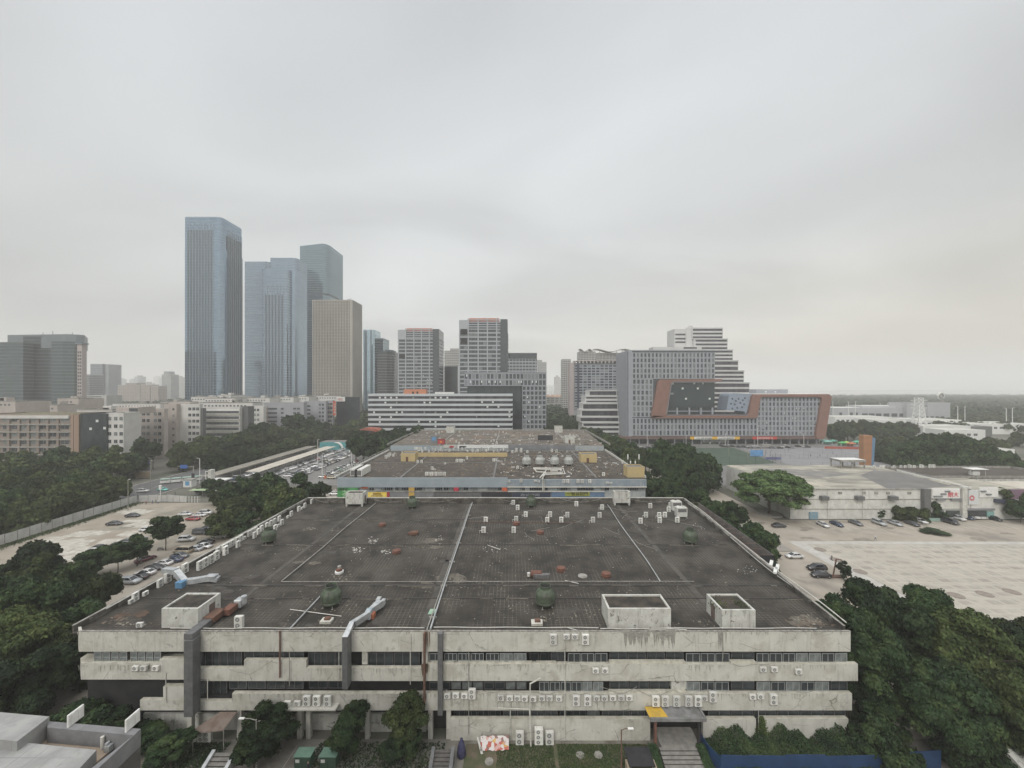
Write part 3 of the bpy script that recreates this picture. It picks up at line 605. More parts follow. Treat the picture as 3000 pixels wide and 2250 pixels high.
# air conditioners
def ac_mesh(w, h, d, fans, top=False):
    a = MB(); a.bev(-w/2, w/2, 0, d, 0.06, h, 0.025, 0)
    for x in (-w*0.35, w*0.35): a.box(x-.05, x+.05, -.03, d+.03, 0, 0.059, 1)
    f = MB(); r = min(w*0.30, h/fans*0.36)
    f.add([(r*math.cos(2*PI*j/14), -0.004, r*math.sin(2*PI*j/14)) for j in range(14)], [tuple(range(14))], 0)
    f.tube([(0,-0.02,0),(0,-0.005,0)], r*0.3, 8, 1)
    for j in range(3): f.box(-r, r, -0.012, -0.006, r*(-.5+.5*j)-.01, r*(-.5+.5*j)+.01, 1)
    return a.mesh('casing', [M['acw'], M['pipeg']]), f.mesh('fan', [M['acdark'], M['acw']])
ACM = {'S': ac_mesh(0.86, 0.66, 0.34, 1), 'D': ac_mesh(0.98, 1.36, 0.38, 2), 'L': ac_mesh(1.1, 1.7, 0.5, 2), 'T': ac_mesh(1.15, 2.1, 0.6, 3)}
def ac(kind, x, y, z, rz, label, group=None, bracket=False):
    t = thing('air_conditioner', label, 'air conditioner', (x, y, z), rz, group)
    put('casing', ACM[kind][0], t)
    w, h, n = {'S': (.86,.66,1), 'D': (.98,1.36,2), 'L': (1.1,1.7,2), 'T': (1.15,2.1,3)}[kind]
    for j in range(n): put('fan', ACM[kind][1], t, (-w*0.08, 0, 0.06 + (h-.06)*(j+.5)/n))
    if bracket:
        if 'brk' not in M:
            b = MB(); b.box(-.38,-.33,-.05,.5,-.05,0); b.box(.33,.38,-.05,.5,-.05,0); b.tube([(-.355,0,-.02),(-.355,.48,-.35)],.02,4); b.tube([(.355,0,-.02),(.355,.48,-.35)],.02,4); M['brk'] = b.mesh('bracket', M['pipeg'])
        put('bracket', M['brk'], t)
    return t
ZK = 2.765
rows = {
 'hung along the top cream band': [(335,388,'D'),(443,345,'S'),(513,345,'S'),(597,388,'D')],
 'hung along the middle cream band': [(680,620,'S'),(757,620,'S'),(2040,610,'S'),(2132,610,'S'),(2328,628,'S')],
 'hung along the lower cream band': [(-525,825,'S'),(-456,822,'S'),(-385,825,'S'),(-324,830,'D'),(-89,842,'S'),(-17,845,'S'),(45,845,'S'),(103,848,'S'),(172,850,'S'),(245,845,'S'),(305,845,'S'),(382,848,'S'),(522,885,'D'),(615,885,'D'),(688,845,'S'),(752,845,'S'),(820,842,'S'),(888,842,'S'),(953,842,'S'),(1168,890,'D'),(1245,890,'D'),(1337,890,'D'),(1435,890,'D'),(1513,890,'D'),(1563,845,'S'),(1632,855,'D'),(1955,832,'S'),(2018,830,'S'),(2125,875,'D')]}
for nm, lst in rows.items():
    for i, (zx, zy, k) in enumerate(lst):
        px, py = 1500 + zx/ZK, 1750 + zy/ZK; Y = 51.95
        ac(k, XD(px, Y), Y, ZD(py, Y), 0, '%s %s-fan air conditioner, %s from the left of those %s' % ('tall' if k == 'D' else 'small', 'twin' if k == 'D' else 'single', ordn(i), nm), 'air conditioners ' + nm, True)
for i, (px, py, k) in enumerate([(1523,2170,'L'),(1579,2171,'T'),(1611,2172,'L')]):
    ac(k, XD(px,51.6), 51.6, 0.05, 0, 'big air conditioner at the foot of the base wall, %s of three' % ordn(i), 'air conditioners at the base wall')
for i, px in enumerate([840,869,897,926,958]):
    ac('S' if i < 2 else 'D', XD(px,51.7), 51.7, ZD(2071,51.7), 0, 'weathered air conditioner on the shelf behind the small trees, %s from left' % ordn(i), 'air conditioners on the shelf')
sh = MB(); sh.box(XD(820,51.5), XD(985,51.5), 51.3, 52.39, ZD(2076,51.7), ZD(2072,51.7)); tag(sh.build('shelf', M['band']), 'concrete ledge carrying five air conditioners on the facade', 'ledge')
for i, px in enumerate([394,418,453]): ac('S', XD(px,51.9), 51.9, ZD(1967,51.9), 0, 'small air conditioner under the paned windows at left, %s of three' % ordn(i), 'air conditioners under the paned windows', True)
for i, px in enumerate([560,588,606]): ac('D', XD(px,51.0), 51.0, 1.0, 0, 'grey twin-fan unit under the left canopy, %s of three' % ordn(i), 'air conditioners under the canopy')
# on the roof: scattered ones (right half)
pts = [(358,303),(388,337),(443,385),(170,423),(378,417),(155,493),(361,493),(610,385),(728,388),(590,425),(686,423),(789,312),(903,423),(948,390),(965,335),(1228,430),(1264,388),(1294,325),(1358,425),(1355,390),(1394,388),(1420,350),(1432,318),(1478,423)]
pts = sorted([(1350+a/2.328, 1350+b/2.328) for a, b in pts], key=lambda q: q[0])
for i, (px, py) in enumerate(pts):
    p = G(px, py, RZ); dark = random.random() < 0.2
    ac('D', p.x, p.y, RZ+0.02, random.uniform(-.15,.15), 'white twin-fan unit standing alone on the dark roof, %s from the left' % ordn(i), 'air conditioners scattered on the near roof')
    if i % 2 == 0:
        mb = MB(); mb.tube([(p.x-.9,p.y,RZ),(p.x-.95,p.y,RZ+.5),(p.x-.75,p.y,RZ+.62),(p.x-.5,p.y,RZ+.5)], 0.07, 6)
        tag(mb.build('pipe_stub', M['pipew']), 'white bent pipe stub beside the %s lone roof unit from left' % ordn(i), 'pipe', 'pipe stubs on the near roof')
# along the left parapet
pts = [(30,1640),(197,1550),(285,1500),(375,1445),(478,1395),(700,1365),(757,1330),(820,1295),(877,1255),(975,1200),(835,1195),(900,1160),(945,1135),(993,1110),(1045,1080),(1088,1055),(1130,1035),(1105,1122),(1185,1005),(1220,985),(1255,965),(1285,1020),(1325,980),(1360,945),(1415,915),(1460,890),(1500,868),(1540,900),(1578,880),(1550,838),(1640,805),(1680,785),(1760,730),(1795,710),(1825,695),(1900,650),(1505,940),(-98,1700),(-160,1725)]
pts = sorted([(400+a/3.687, 1300+b/3.687) for a, b in pts], key=lambda q: -q[1])
for i, (px, py) in enumerate(pts):
    p = G(px, py, RZ); k = 'D' if 3 < i < 15 or random.random() < .75 else 'S'
    p.x = max(p.x, -59.2)
    ac('L' if 3 < i < 12 else k, p.x, p.y, RZ+0.02, PI/2 + random.uniform(-.08,.08), 'white unit by the left parapet, %s from the front corner' % ordn(i), 'air conditioners along the left parapet')
for px, py, k, rz, lab in ((692,1848,'L',0.05,'boxy white twin-top unit at the front edge beside the rusty duct'),(407,1840,'S',0.1,'small open white unit on the left front edge of the roof')):
    p = G(px, py, RZ); ac(k, p.x, max(p.y,53.6), RZ+.02, rz, lab)
for i, (px, py) in enumerate([(1984,1497),(1999,1516)]):
    p = G(px, py, RZ); t = thing('air_handling_unit', ('rear' if i == 0 else 'front') + ' of two big white air handlers near the back right corner', 'air handler', (p.x, p.y, RZ), 0, 'big white air handlers')
    MB().bev(-1.35, 1.35, 0, 1.6, 0.15, 2.5, 0.06).build('casing', M['acw'], t); MB().box(-1.1, 1.1, -.02, -.001, 1.35, 2.2).build('grille', M['acdark'], t)
    for x in (-.65,.65): a = MB(); a.lathe([(.5,2.5),(.52,2.68),(.4,2.68),(.38,2.55),(.01,2.55)], x, .8, 14, cap=False); a.build('fan_hood', M['acw'], t)
    for x in (-1,1): MB().box(x-.08,x+.08,-.9,1.8,0,.149).build('skid', M['pipeg'], t)
# roof pipes
def wav(a, b, n, amp, sag=0):
    a, b = Vector(a), Vector(b); r = []
    for i in range(n+1):
        t = i/n; p = a.lerp(b, t); p.x += amp*math.sin(t*9.0+1); p.z += -sag*4*t*(1-t) + amp*.3*math.sin(t*17); r.append(p)
    return r
def pipe(name, pts, r, m, label, grp=None, n=6):
    return tag(MB().tube(pts, r, n).build(name, M[m]), label, 'pipe' if name == 'pipe' else 'cable', grp)
pipe('pipe', [(-11.25,53.0,RZ+.42),(-11.4,66,RZ+.42),(-11.45,85,RZ+.42),(-11.5,98,RZ+.5),(-11.5,111.5,RZ+.5)], 0.13, 'steel', 'bright white pipe running the whole depth of the near roof')
pipe('pipe', [(-11.75,53.0,RZ+.25),(-11.8,85,RZ+.25),(-11.9,111.0,RZ+.25)], 0.10, 'pipeg', 'darker grey pipe laid beside the bright white pipe')
for i in range(7): 
    y = 56+i*9; tag(MB().box(-12.1,-11.0,y,y+.3,RZ,RZ+.24).build('pipe_block', M['slab2']), 'small concrete block under the long roof pipes', 'block', 'pipe blocks')
pipe('pipe', wav((-39.6,111.5,RZ+.3),(-39.8,66.5,RZ+.25),12,.12), 0.10, 'pipeg', 'thin pale pipe along the left half of the roof')
pipe('pipe', [(-39.8,66.3,RZ+.25),(-22,66.4,RZ+.2),(-6,66.25,RZ+.3),(9,66.45,RZ+.22),(20,66.3,RZ+.3),(31.4,66.4,RZ+.25)], 0.055, 'pipeg', 'thin pipe crossing the near roof from side to side')
pipe('pipe', [(-30.75,53.2,RZ+.3),(-30.7,63,RZ+.3)], 0.10, 'steel', 'short white pipe ending at the front left cooling tower')
pipe('pipe', wav((27.2,110,RZ+.25),(25.7,66.5,RZ+.25),12,.13), 0.10, 'steel', 'thin white pipe along the right half of the roof')
pipe('pipe', [(-12,95.8,RZ+.2),(-2,95.9,RZ+.2),(16,95.4,RZ+.2)], 0.07, 'rust', 'rusty pipe lying among the scattered roof units')
pipe('cable', wav((46.3,53.5,15.4),(50.2,111.5,16.0),26,.22), 0.085, 'pipew', 'thick white cable on top of the right parapet')
pipe('cable', wav((45.6,53.5,15.0),(49.7,108,15.7),26,.42), 0.06, 'pipew', 'thin white cable sagging inside the right parapet')
pipe('cable', wav((-59.7,112.2,16.05),(50,112.2,16.05),40,.12), 0.09, 'pipew', 'white cable along the back parapet of the near roof')
for i, (a, b) in enumerate(((-58,-50),(-41,-30),(-30,-16),(-4,8),(8,18),(14,26),(34,48))):
    pipe('cable', [(a+(b-a)*t/8, 112.0, 15.9-1.1*4*(t/8)*(1-t/8)) for t in range(9)], 0.05, 'pipeg', 'drooping cable on the back parapet, %s loop from left' % ordn(i), 'drooping cables')
pipe('cable', wav((-60.2,57,15.3),(-59.5,98,15.9),18,.1), 0.08, 'pipew', 'pale cable lying on the left parapet')
for i, pts_ in enumerate((wav((-47,52.9,15.0),(-38,52.9,14.95),8,.05), wav((-38,53.0,14.95),(-12,53.0,15.0),20,.12), wav((-10.9,53.1,15.0),(12,53.1,14.95),16,.1), wav((12,52.8,15.0),(24,52.7,14.95),10,.15), wav((20,52.9,15.0),(42,53.0,14.95),14,.12))):
    pipe('cable', pts_, 0.045, 'pipew', 'white cable lying on the front roof edge, %s length from left' % ordn(i), 'cables on the front edge')
for i in range(16):
    x_, y_ = random.uniform(-8,40), random.uniform(84,108); x2 = x_+random.uniform(-9,9); y2 = y_+random.uniform(-7,9)
    pipe('cable', wav((x_,y_,RZ+.06),(x2,min(y2,111),RZ+.06),9,random.uniform(.05,.25)), .035, 'pipeg', 'loose thin cable snaking over the roof among the scattered units, %s of many' % ordn(i), 'loose roof cables')
for i in range(9):
    x_ = (-9,-4,1,6,12,17,22,30,36)[i]; z_ = (7.0,7.1,6.9,7.0,7.2,6.8,7.0,10.7,7.1)[i]
    pipe('cable', [(x_+5*q_/6, 52.3, z_-.25*math.sin(q_*1.1+i)-.5*4*(q_/6)*(1-q_/6)) for q_ in range(7)], .03, 'pipeg', 'thin drooping wire on the facade above the wall units, %s from left' % ordn(i), 'facade wires')
# ducts on the front
def duct(pts, w, d, name, label, mats, cat='duct', parts=()):
    pass
t = thing('air_duct', 'silver sheet-metal duct bending over the roof edge and down the facade', 'duct', (XD(1022,52), 51.6, RZ))
x = XD(1024, 51.6)
MB().bev(x-.75, x-.02-.0, 51.0, 52.3, ZD(2010,51.6), 15.0, .03).build('riser', M['duct'], t, -t.location)
a = MB(); a.add([(x-.75,51.0,15.0),(x,51.0,15.0),(x,52.3,15.0),(x-.75,52.3,15.0),(x-.55,52.9,15.9),(x+.1,52.9,15.9),(x+.1,53.8,15.2),(x-.55,53.8,15.2)], [(0,1,5,4),(1,2,6,5),(2,3,7,6),(3,0,4,7),(4,5,6,7)]); a.build('elbow', M['steel'], t, -t.location)
a = MB(); a.add([(x-.55,52.9,15.9),(x+.2,52.9,15.9),(x+.2,53.2,15.0),(x-.55,53.2,15.0),(x+.6,55.4,15.7),(x+1.3,55.4,15.7),(x+1.3,55.4,14.9),(x+.6,55.4,14.9)], [(0,1,5,4),(1,2,6,5),(2,3,7,6),(3,0,4,7),(4,5,6,7)]); a.build('sloping_run', M['steel'], t, -t.location)
MB().box(x+.6,x+1.35,55.4,56.4,14.6,15.8).build('fan_box', pm('fan_box_blue', (0.26,0.34,0.38), (0.5,0.53,0.55), 1, .5), t, -t.location)
MB().box(x+1.35,x+1.75,55.7,56.6,14.5,15.2).build('motor', pm('motor_orange', (0.36,0.13,0.07), (0.3,0.11,0.06), 1, .6), t, -t.location)
a = MB(); a.add([(x+.7,56.4,15.7),(x+1.3,56.4,15.7),(x+1.3,56.4,14.9),(x+.7,56.4,14.9),(x+1.2,58.4,15.8),(x+2.3,58.4,15.8),(x+2.3,58.4,14.8),(x+1.2,58.4,14.8)], [(0,1,5,4),(1,2,6,5),(2,3,7,6),(3,0,4,7),(4,5,6,7)]); a.box(x+1.1,x+1.7,58.4,59.3,15.0,15.9); a.box(x+1.9,x+2.4,58.4,59.1,15.0,15.7); a.build('outlet', M['steel'], t, -t.location)
t = thing('air_duct', 'broad dark grey duct running down the left part of the facade', 'duct', (XD(558,52), 51.6, 7))
MB().bev(XD(545,51.4), XD(572,51.4), 51.0, 52.3, ZD(2090,51.6), 14.5, .04).build('riser', M['duct'], t, -t.location)
a = MB(); a.bev(XD(545,51.6), XD(572,51.6), 51.2, 55.5, 14.5, 15.3, .05); a.build('elbow', M['duct'], t, -t.location)
p = G(640, 1800, RZ)
t = thing('exhaust_duct', 'rusty exhaust duct with a silver fan head behind the left stair shed', 'duct', (-43.3, 54.5, RZ))
a = MB(); a.bev(-.5, 1.0, 0, 2.4, 0.3, 1.1, .05); a.build('duct_run', M['rust'], t); a = MB(); a.bev(.7, 1.9, 1.9, 3.7, .25, 1.1, .05); a.build('fan_case', M['redbrown'], t)
a = MB(); a.bev(1.2, 2.3, 3.6, 4.8, .4, 1.5, .1); a.tube([(2.4,4.2,.8),(2.4,4.2,1.9)], .4, 10); a.build('fan_head', M['steel'], t)
for y in (.3, 2.2, 4.6): MB().box(.3,.5,y,y+.2,0,.3).build('leg', M['pipeg'], t)
for px, pxe, y1, lab, m in ((1283,1297,2092,'straight dark grey duct beside the facade windows, right of the small trees','duct'),(1241,1246,2060,'narrow rusty downpipe left of the grey duct','rust')):
    a = MB(); a.bev(XD(px,52.0), XD(pxe,52.0), 51.75, 52.3, ZD(y1,52), 14.95, .03); tag(a.build('air_duct' if m == 'duct' else 'downpipe', M[m]), lab, 'duct' if m == 'duct' else 'pipe')
t = thing('exhaust_duct', 'crumpled silver duct with a blue box crossing the left parapet', 'duct', (-54, 68, RZ)); L = -t.location
def seg(a, b, w, h, name, m):
    a, b = Vector(a), Vector(b); d = (b-a).normalized(); s = d.cross(Vector((0,0,1))).normalized()*w/2; u = s.cross(d).normalized()*h/2
    vs = [a-s-u,a+s-u,a+s+u,a-s+u,b-s-u,b+s-u,b+s+u,b-s+u]; return MB().add(vs, [(0,1,2,3),(7,6,5,4),(0,4,5,1),(1,5,6,2),(2,6,7,3),(3,7,4,0)]).build(name, M[m], t, L)
q = [G(480,1668,16.5), G(515,1672,16.5), G(540,1705,14.9), G(575,1700,15.0), G(600,1697,15.0), G(620,1690,15.4), G(640,1697,14.9)]
q[0].z = q[1].z = 16.4; q[2].z = 14.95; q[3].z = 15.0; q[4].z = 15.1; q[5].z = 15.2; q[6].z = 14.9
for i in range(6):
    seg(q[i], q[i+1], .9, .8, 'duct_run', 'steel')
MB().bev(q[2].x-.6, q[2].x+.6, q[2].y-1.2, q[2].y, RZ, RZ+1.0, .05).build('fan_box', pm('duct_blue', (0.08,0.20,0.34), (0.12,0.24,0.36), 1, .6), t, L)
a = MB(); a.bev(q[5].x-.8, q[5].x+.9, q[5].y-.5, q[5].y+.5, 15.5, 15.75, .05); a.build('hood', M['steel'], t, L)
# vents, manholes and litter on the roof
def vent(px, py, kind, label):
    p = G(px, py, RZ)
    if kind == 'pot':
        a = MB(); a.lathe([(.75,0),(.75,.35),(.6,.4)], n=14, m=0); a.lathe([(.55,.42),(.55,.75),(.35,.85)], n=14, m=1); a.lathe([(.28,.86),(.28,1.2),(.34,1.25)], n=12, m=2)
        tag(a.build('roof_vent', [M['white'], M['redbrown'], M['pipeg']], loc=(p.x,p.y,RZ)), label, 'vent')
    elif kind == 'rust':
        a = MB(); a.lathe([(.85,0),(.9,.3),(.8,.34),(.8,.62),(.5,.7)], n=12, m=0); tag(a.build('roof_vent', [M['redbrown']], loc=(p.x,p.y,RZ)), label, 'vent')
    elif kind == 'box':
        a = MB(); a.bev(-.9,.9,-.5,.6,.15,.85,.08,0); a.box(-1.4,-.9,-.3,.3,.2,.6,0); a.box(-.8,-.6,-.4,-.2,0,.15,1); a.box(.6,.8,-.4,-.2,0,.15,1); tag(a.build('fan_box', [M['rust'], M['pipeg']], loc=(p.x,p.y,RZ)), label, 'fan')
    elif kind == 'cap':
        a = MB(); a.lathe([(.85,0),(.85,.1),(.7,.14)], n=18); tag(a.build('manhole_cover', M['slab2'], loc=(p.x,p.y,RZ+.001)), label, 'manhole cover')
    elif kind == 'hatch':
        a = MB(); a.bev(-.8,.8,-.5,.6,0,.35,.04,0); a.box(-.3,.5,-.2,.4,.35,.6,1); tag(a.build('roof_hatch', [M['band'], M['rust']], loc=(p.x,p.y,RZ)), label, 'hatch')
vent(994,1678,'pot','white and red ringed vent pot in the left half of the roof')
vent(1120,1541,'rust','round rusty vent near the back left of the roof')
vent(1213,1568,'box','rusty fan box on feet, left of the long pipe')
vent(1162,1620,'rust','low red-brown vent between two heaps of white litter')
vent(1644,1672,'rust','round red-brown vent in the middle right of the roof')
vent(1776,1688,'rust','squat red-brown vent left of the thin right pipe')
vent(1707,1688,'cap','pale round manhole cover between two red-brown vents')
vent(1513,1537,'rust','small red vent beneath a roof unit')
vent(1583,1563,'rust','small brick-red vent behind the blank middle of the roof')
vent(1573,1828,'hatch','small rusty-lidded hatch in front of the middle cooling tower')
vent(957,1822,'hatch','flat square hatch near the front edge, left of the silver duct')
p = G(1577, 1692, RZ); t = thing('exhaust_fan', 'rusty snail-shaped exhaust fan behind the middle cooling tower', 'fan', (p.x,p.y,RZ))
a = MB(); a.tube([(-1.3,.2,.6),(.6,.2,.6)], .55, 12); a.build('fan_drum', M['redbrown'], t); a = MB(); a.bev(-.9,2.0,-.45,.2,.02,.75,.1); a.build('housing', M['acdark'], t)
a = MB(); a.lathe([(.3,.2),(.3,.8)], -1.7, .1, 10); a.build('cap', M['pipew'], t)
# litter: one cloud of tiny bits nobody could count
mb = MB(); r_ = random.Random(5)
def bits(px, py, sx, sy, n, m, s=.12):
    for _ in range(n):
        q_ = G(px+r_.gauss(0,sx), py+r_.gauss(0,sy), RZ); a_ = r_.uniform(s*.5, s*2); b_ = r_.uniform(s*.4, s)
        if -58.5 < q_.x < 46 and 54 < q_.y < 111: 
            th = r_.uniform(0,3); c,s_ = math.cos(th)*a_, math.sin(th)*a_; h = r_.uniform(.02,.1)
            mb.add([(q_.x-c,q_.y-s_,RZ+.02),(q_.x+c*.3-s_*.5,q_.y+s_*.3+c*.5,RZ+.02+h),(q_.x+c,q_.y+s_,RZ+.03),(q_.x+s_*.5,q_.y-c*.5,RZ+.03)], [(0,1,2,3)], m)
for a in [(1090,1583,8,4,26,0,.2),(1045,1610,9,4,24,0,.2),(1130,1618,8,4,16,0,.2),(910,1550,9,3,24,1,.2),(975,1553,10,3,12,1,.2),(880,1612,14,5,20,1,.14),(1000,1690,22,8,40,1,.14),(1290,1580,10,8,14,0,.14),(1230,1600,90,6,90,1,.12),
          (690,1600,18,6,26,1,.14),(740,1620,22,5,22,1,.13),(1300,1490,8,4,20,0,.1),(1650,1580,130,8,60,0,.1),(2060,1540,16,10,50,0,.16),(2085,1575,20,9,26,1,.14),(2190,1665,22,10,30,0,.12),(1900,1500,90,14,70,1,.14),(1480,1500,60,14,60,1,.12),(1450,1610,30,8,20,0,.13),(1990,1715,20,6,14,1,.12),(960,1840,60,8,20,1,.12),(2370,1830,30,9,70,2,.22),(2380,1815,30,8,40,1,.2),(300,1815,50,10,60,2,.2),(1340,1710,24,10,26,1,.16),(1720,1800,26,10,20,1,.14),(1500,1650,520,100,420,1,.13),(1400,1600,420,70,110,0,.09),(1750,1520,160,18,110,1,.15),(1250,1520,160,12,80,1,.14),(1000,1760,300,30,110,1,.11),(1800,1760,260,34,110,1,.12),(1990,1830,60,12,30,1,.12),(380,1830,40,6,20,1,.2),(1600,1810,14,8,20,1,.16)]: bits(*a)
stuff(tag(mb.build('litter', [M['slab'], pm('mortar_crumbs', (0.24,0.22,0.175), (0.14,0.125,0.10), 2, .9), pm('broken_tile', (0.16,0.12,0.09), (0.10,0.08,0.06), 1, .9)]), 'scattered white and brown litter over the near roof', 'litter'))
for a_, b_, lab in (((850,1787),(1000,1808),'long pale stick lying near the front left of the roof'),((1428,1598),(1465,1612),'thin pale stick, right of the long pipe'),((1660,1840),(1700,1852),'bright metal bar on the front edge by the wide tank shed'),((1655,1702),(1695,1712),'pale stick lying beside the crossing pipe')):
    A, B = G(*a_, RZ), G(*b_, RZ); A.z = RZ+.1; B.z = RZ+.15; tag(MB().tube([A, B], .06, 4).build('stick', M['pipew']), lab, 'stick')
p = G(1253, 1800, RZ); a = MB(); a.add([(0,0,.03),(1.1,0,.03),(1.3,.8,.35),(.2,.9,.3)], [(0,1,2,3)]); a.add([(0,0,0),(1.1,0,0),(1.3,.8,.3),(.2,.9,.25)], [(3,2,1,0)])
tag(a.build('loose_sheet', pm('green_sheet', (0.22,0.36,0.26), (0.28,0.4,0.3), 1, .6), loc=(p.x,p.y,RZ)), 'curled pale green plastic sheet near the long white pipe', 'plastic sheet')
# facade pipes
for px, y0, y1, m, lab in ((820,1848,1985,'rust','brown downpipe crossing the top band at left'),(993,1912,1990,'pipew','thin white pipe left of the silver duct'),(1202,1858,2005,'pipew','white pipe down the facade left of the rusty downpipe'),(1373,1908,2150,'pipeg','grey downpipe between two groups of wall units'),(1655,1885,2170,'pipew','tall white downpipe in the middle of the facade'),
                            (2118,1855,1930,'pipeg','grey pipe down from the narrow stair shed'),(1495,2050,2155,'pipew','thin white pipe at the base wall, left of the bent pipe'),(2222,2080,2170,'pipeg','grey drainpipe above the ivy'),(608,1990,2050,'pipew','pair of thin pipes left of the small trees'),(486,1972,2060,'pipew','thin white pipe under the paned windows'),(848,1910,2010,'pipeg','thin grey pipe by the wide dark windows')):
    tag(MB().tube([(XD(px,52.2),52.2,ZD(y1,52.2)),(XD(px,52.2),52.2,ZD(y0,52.2))], .05 if m != 'rust' else .1, 6).build('downpipe', M[m]), lab, 'pipe')
tag(MB().tube([(XD(1584,51.6),51.0,ZD(1976,51.6)),(XD(1553,51.6),51.3,ZD(1998,51.6)),(XD(1552,51.6),51.5,ZD(2080,51.6)),(XD(1555,51.6),51.5,.1)], .11, 8).build('bent_pipe', M['pipew']), 'fat cream pipe bent outwards at the top, above the base-wall units', 'pipe')
tag(MB().tube([(XD(1458,52),51.9,ZD(2072,52)),(XD(1550,52),51.9,ZD(2076,52))], .06, 6).build('wall_pipe', M['pipew']), 'white pipe running level below the wall units to the bent pipe', 'pipe')
tag(MB().tube([(XD(1457,52),51.9,ZD(2070,52)),(XD(1455,52),51.9,ZD(2040,52)),(XD(1480,52),51.9,ZD(2036,52))], .05, 6).build('wall_pipe', M['pipeg']), 'thin grey hooked pipe at the left of the wall units', 'pipe')
t = thing('fallen_awning', 'rusty broken awning sheet over the left ground floor', 'awning', (XD(610,51),51,3.6)); L = -t.location
a = MB(); a.add([(XD(640,52),52.3,4.0),(XD(690,52),52.3,4.0),(XD(660,51),50.6,3.0),(XD(560,51),50.4,2.7)], [(0,1,2,3)]); a.add([(XD(640,52),52.3,3.9),(XD(690,52),52.3,3.9),(XD(660,51),50.6,2.9),(XD(560,51),50.4,2.6)], [(3,2,1,0)]); a.build('sheet', pm('awning_rust', (0.19,0.155,0.13), (0.13,0.09,0.07), .8, .9), t, L)
for px in (565, 655): MB().tube([(XD(px,50.6),50.6,0),(XD(px,50.6),50.6,2.9)], .06, 5).build('post', M['pipeg'], t, L)
# entrance canopy with the yellow corner, stairs
t = thing('entrance_canopy', 'flat grey entrance canopy with a yellow painted corner', 'canopy', (XD(1980,51),50.5,3.2)); L = -t.location
x0, x1 = XD(1900,51), XD(2062,51); z0 = ZD(2115,50.2)
a = MB(); a.box(x0, x1, 50.2, 50.45, z0, z0+.42); a.box(x1-.25, x1, 50.45, 52.39, z0, z0+.42); a.box(x0, x1-.25, 50.45, 52.39, z0, z0+.25); a.build('slab', pm('canopy_grey', (0.25,0.25,0.25), (0.14,0.14,0.135), .7, .85, fine=.1), t, L)
MB().add([(x0+.0,50.45,z0+.27),(x0+2.5,50.45,z0+.27),(x0+2.1,52.3,z0+.27),(x0-.1,52.3,z0+.27)], [(0,1,2,3)]).build('yellow_panel', pm('canopy_yellow', (0.66,0.42,0.05), (0.50,0.33,0.06), 1.2, .7, fine=.15), t, L)
for x in (x0+.8, x1-.8): MB().box(x-.15,x+.15,50.6,50.9,0.9,z0).build('pillar', M['redbrown'] if x < 22 else M['dark'], t, L)
def steps(name, x0, x1, y0, y1, z1, n, label, mat, rail=None):
    t = thing(name, label, 'stairs', ((x0+x1)/2, y0, 0)); L = -t.location; d = (y1-y0)/n
    a = MB()
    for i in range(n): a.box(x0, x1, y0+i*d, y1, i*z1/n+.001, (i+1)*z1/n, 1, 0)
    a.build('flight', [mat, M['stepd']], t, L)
    if rail:
        for x in (x0-.45, x1):
            MB().add([(x,y0-.3,0),(x+.45,y0-.3,0),(x+.45,y1,0),(x,y1,0),(x,y0-.3,.35),(x+.45,y0-.3,.35),(x+.45,y1,z1+.4),(x,y1,z1+.4)], [(0,3,2,1),(4,5,6,7),(0,1,5,4),(1,2,6,5),(2,3,7,6),(3,0,4,7)]).build('side_wall', rail, t, L)
    return t
M['stepd'] = pm('riser_shade', (0.06,0.057,0.05), (0.09,0.085,0.075), 2, .95)  # risers painted darker than treads to stand in for their shade
M['stepg'] = pm('step_stone', (0.27,0.26,0.235), (0.19,0.18,0.165), 1.5, .9, fine=.1)
steps('staircase', XD(1932,50), XD(2045,50), 46.6, 50.2, 1.15, 8, 'broad grey stone stairs leading under the entrance canopy', M['stepg'])
a = MB(); a.box(XD(1932,51), XD(2045,51), 50.2, 53.2, 0, 1.15); tag(a.build('landing', M['stepg']), 'grey landing at the top of the broad stairs', 'landing')
steps('staircase', XD(612,48.5), XD(668,48.5), 46.8, 49.6, 1.0, 6, 'pale-sided stairs at the left, between small trees', M['stepg'], M['steel'])
steps('staircase', XD(1270,48.5), XD(1318,48.5), 46.0, 49.6, 1.4, 9, 'dark steel stairs in front of the left end of the base wall', pm('dark_step', (0.09,0.085,0.08), (0.13,0.12,0.11), 2, .8), M['duct'])
# front yard things
for i, px in enumerate((872, 946)):
    t = thing('utility_cabinet', 'green electrical cabinet with a notice, %s of the pair' % ('left' if i == 0 else 'right'), 'electrical cabinet', (XD(px+18,48.6)-.0, 48.2, 0), 0, 'green electrical cabinets')
    g1 = pm('cab%d' % i, (0.035,0.075,0.05), (0.05,0.095,0.065), 1.5, .6)
    MB().bev(-1.0,1.0,0,1.2,.1,1.75,.03).build('casing', g1, t); MB().box(-1.08,1.08,-.08,1.28,1.75,1.84).build('roof', pm('cabtop%d' % i, (0.11,0.20,0.15), (0.14,0.24,0.18), 1.5, .6), t)
    MB().box(-.85,-.35,-.012,-.001,1.05,1.45).build('notice', M['white'], t); MB().box(-1,1,-.02,1.2,0,.099).build('plinth', M['slab2'], t)
    MB().box(-.01,.01,-.008,-.001,.15,1.7).build('door_seam', M['dark'], t)
a = MB()
for x in np.arange(XD(828,47.6), XD(1130,47.6), 1.2): a.tube([(x,47.5,0),(x,47.5,1.0)], .03, 4)
a.tube([(XD(828,47.6),47.5,1.0),(XD(1130,47.6),47.5,1.0)], .04, 4); a.tube([(XD(828,47.6),47.5,.5),(XD(1130,47.6),47.5,.5)], .03, 4); a.tube([(XD(828,47.6),47.5,1.0),(XD(870,50.5),50.5,1.0)], .04, 4)
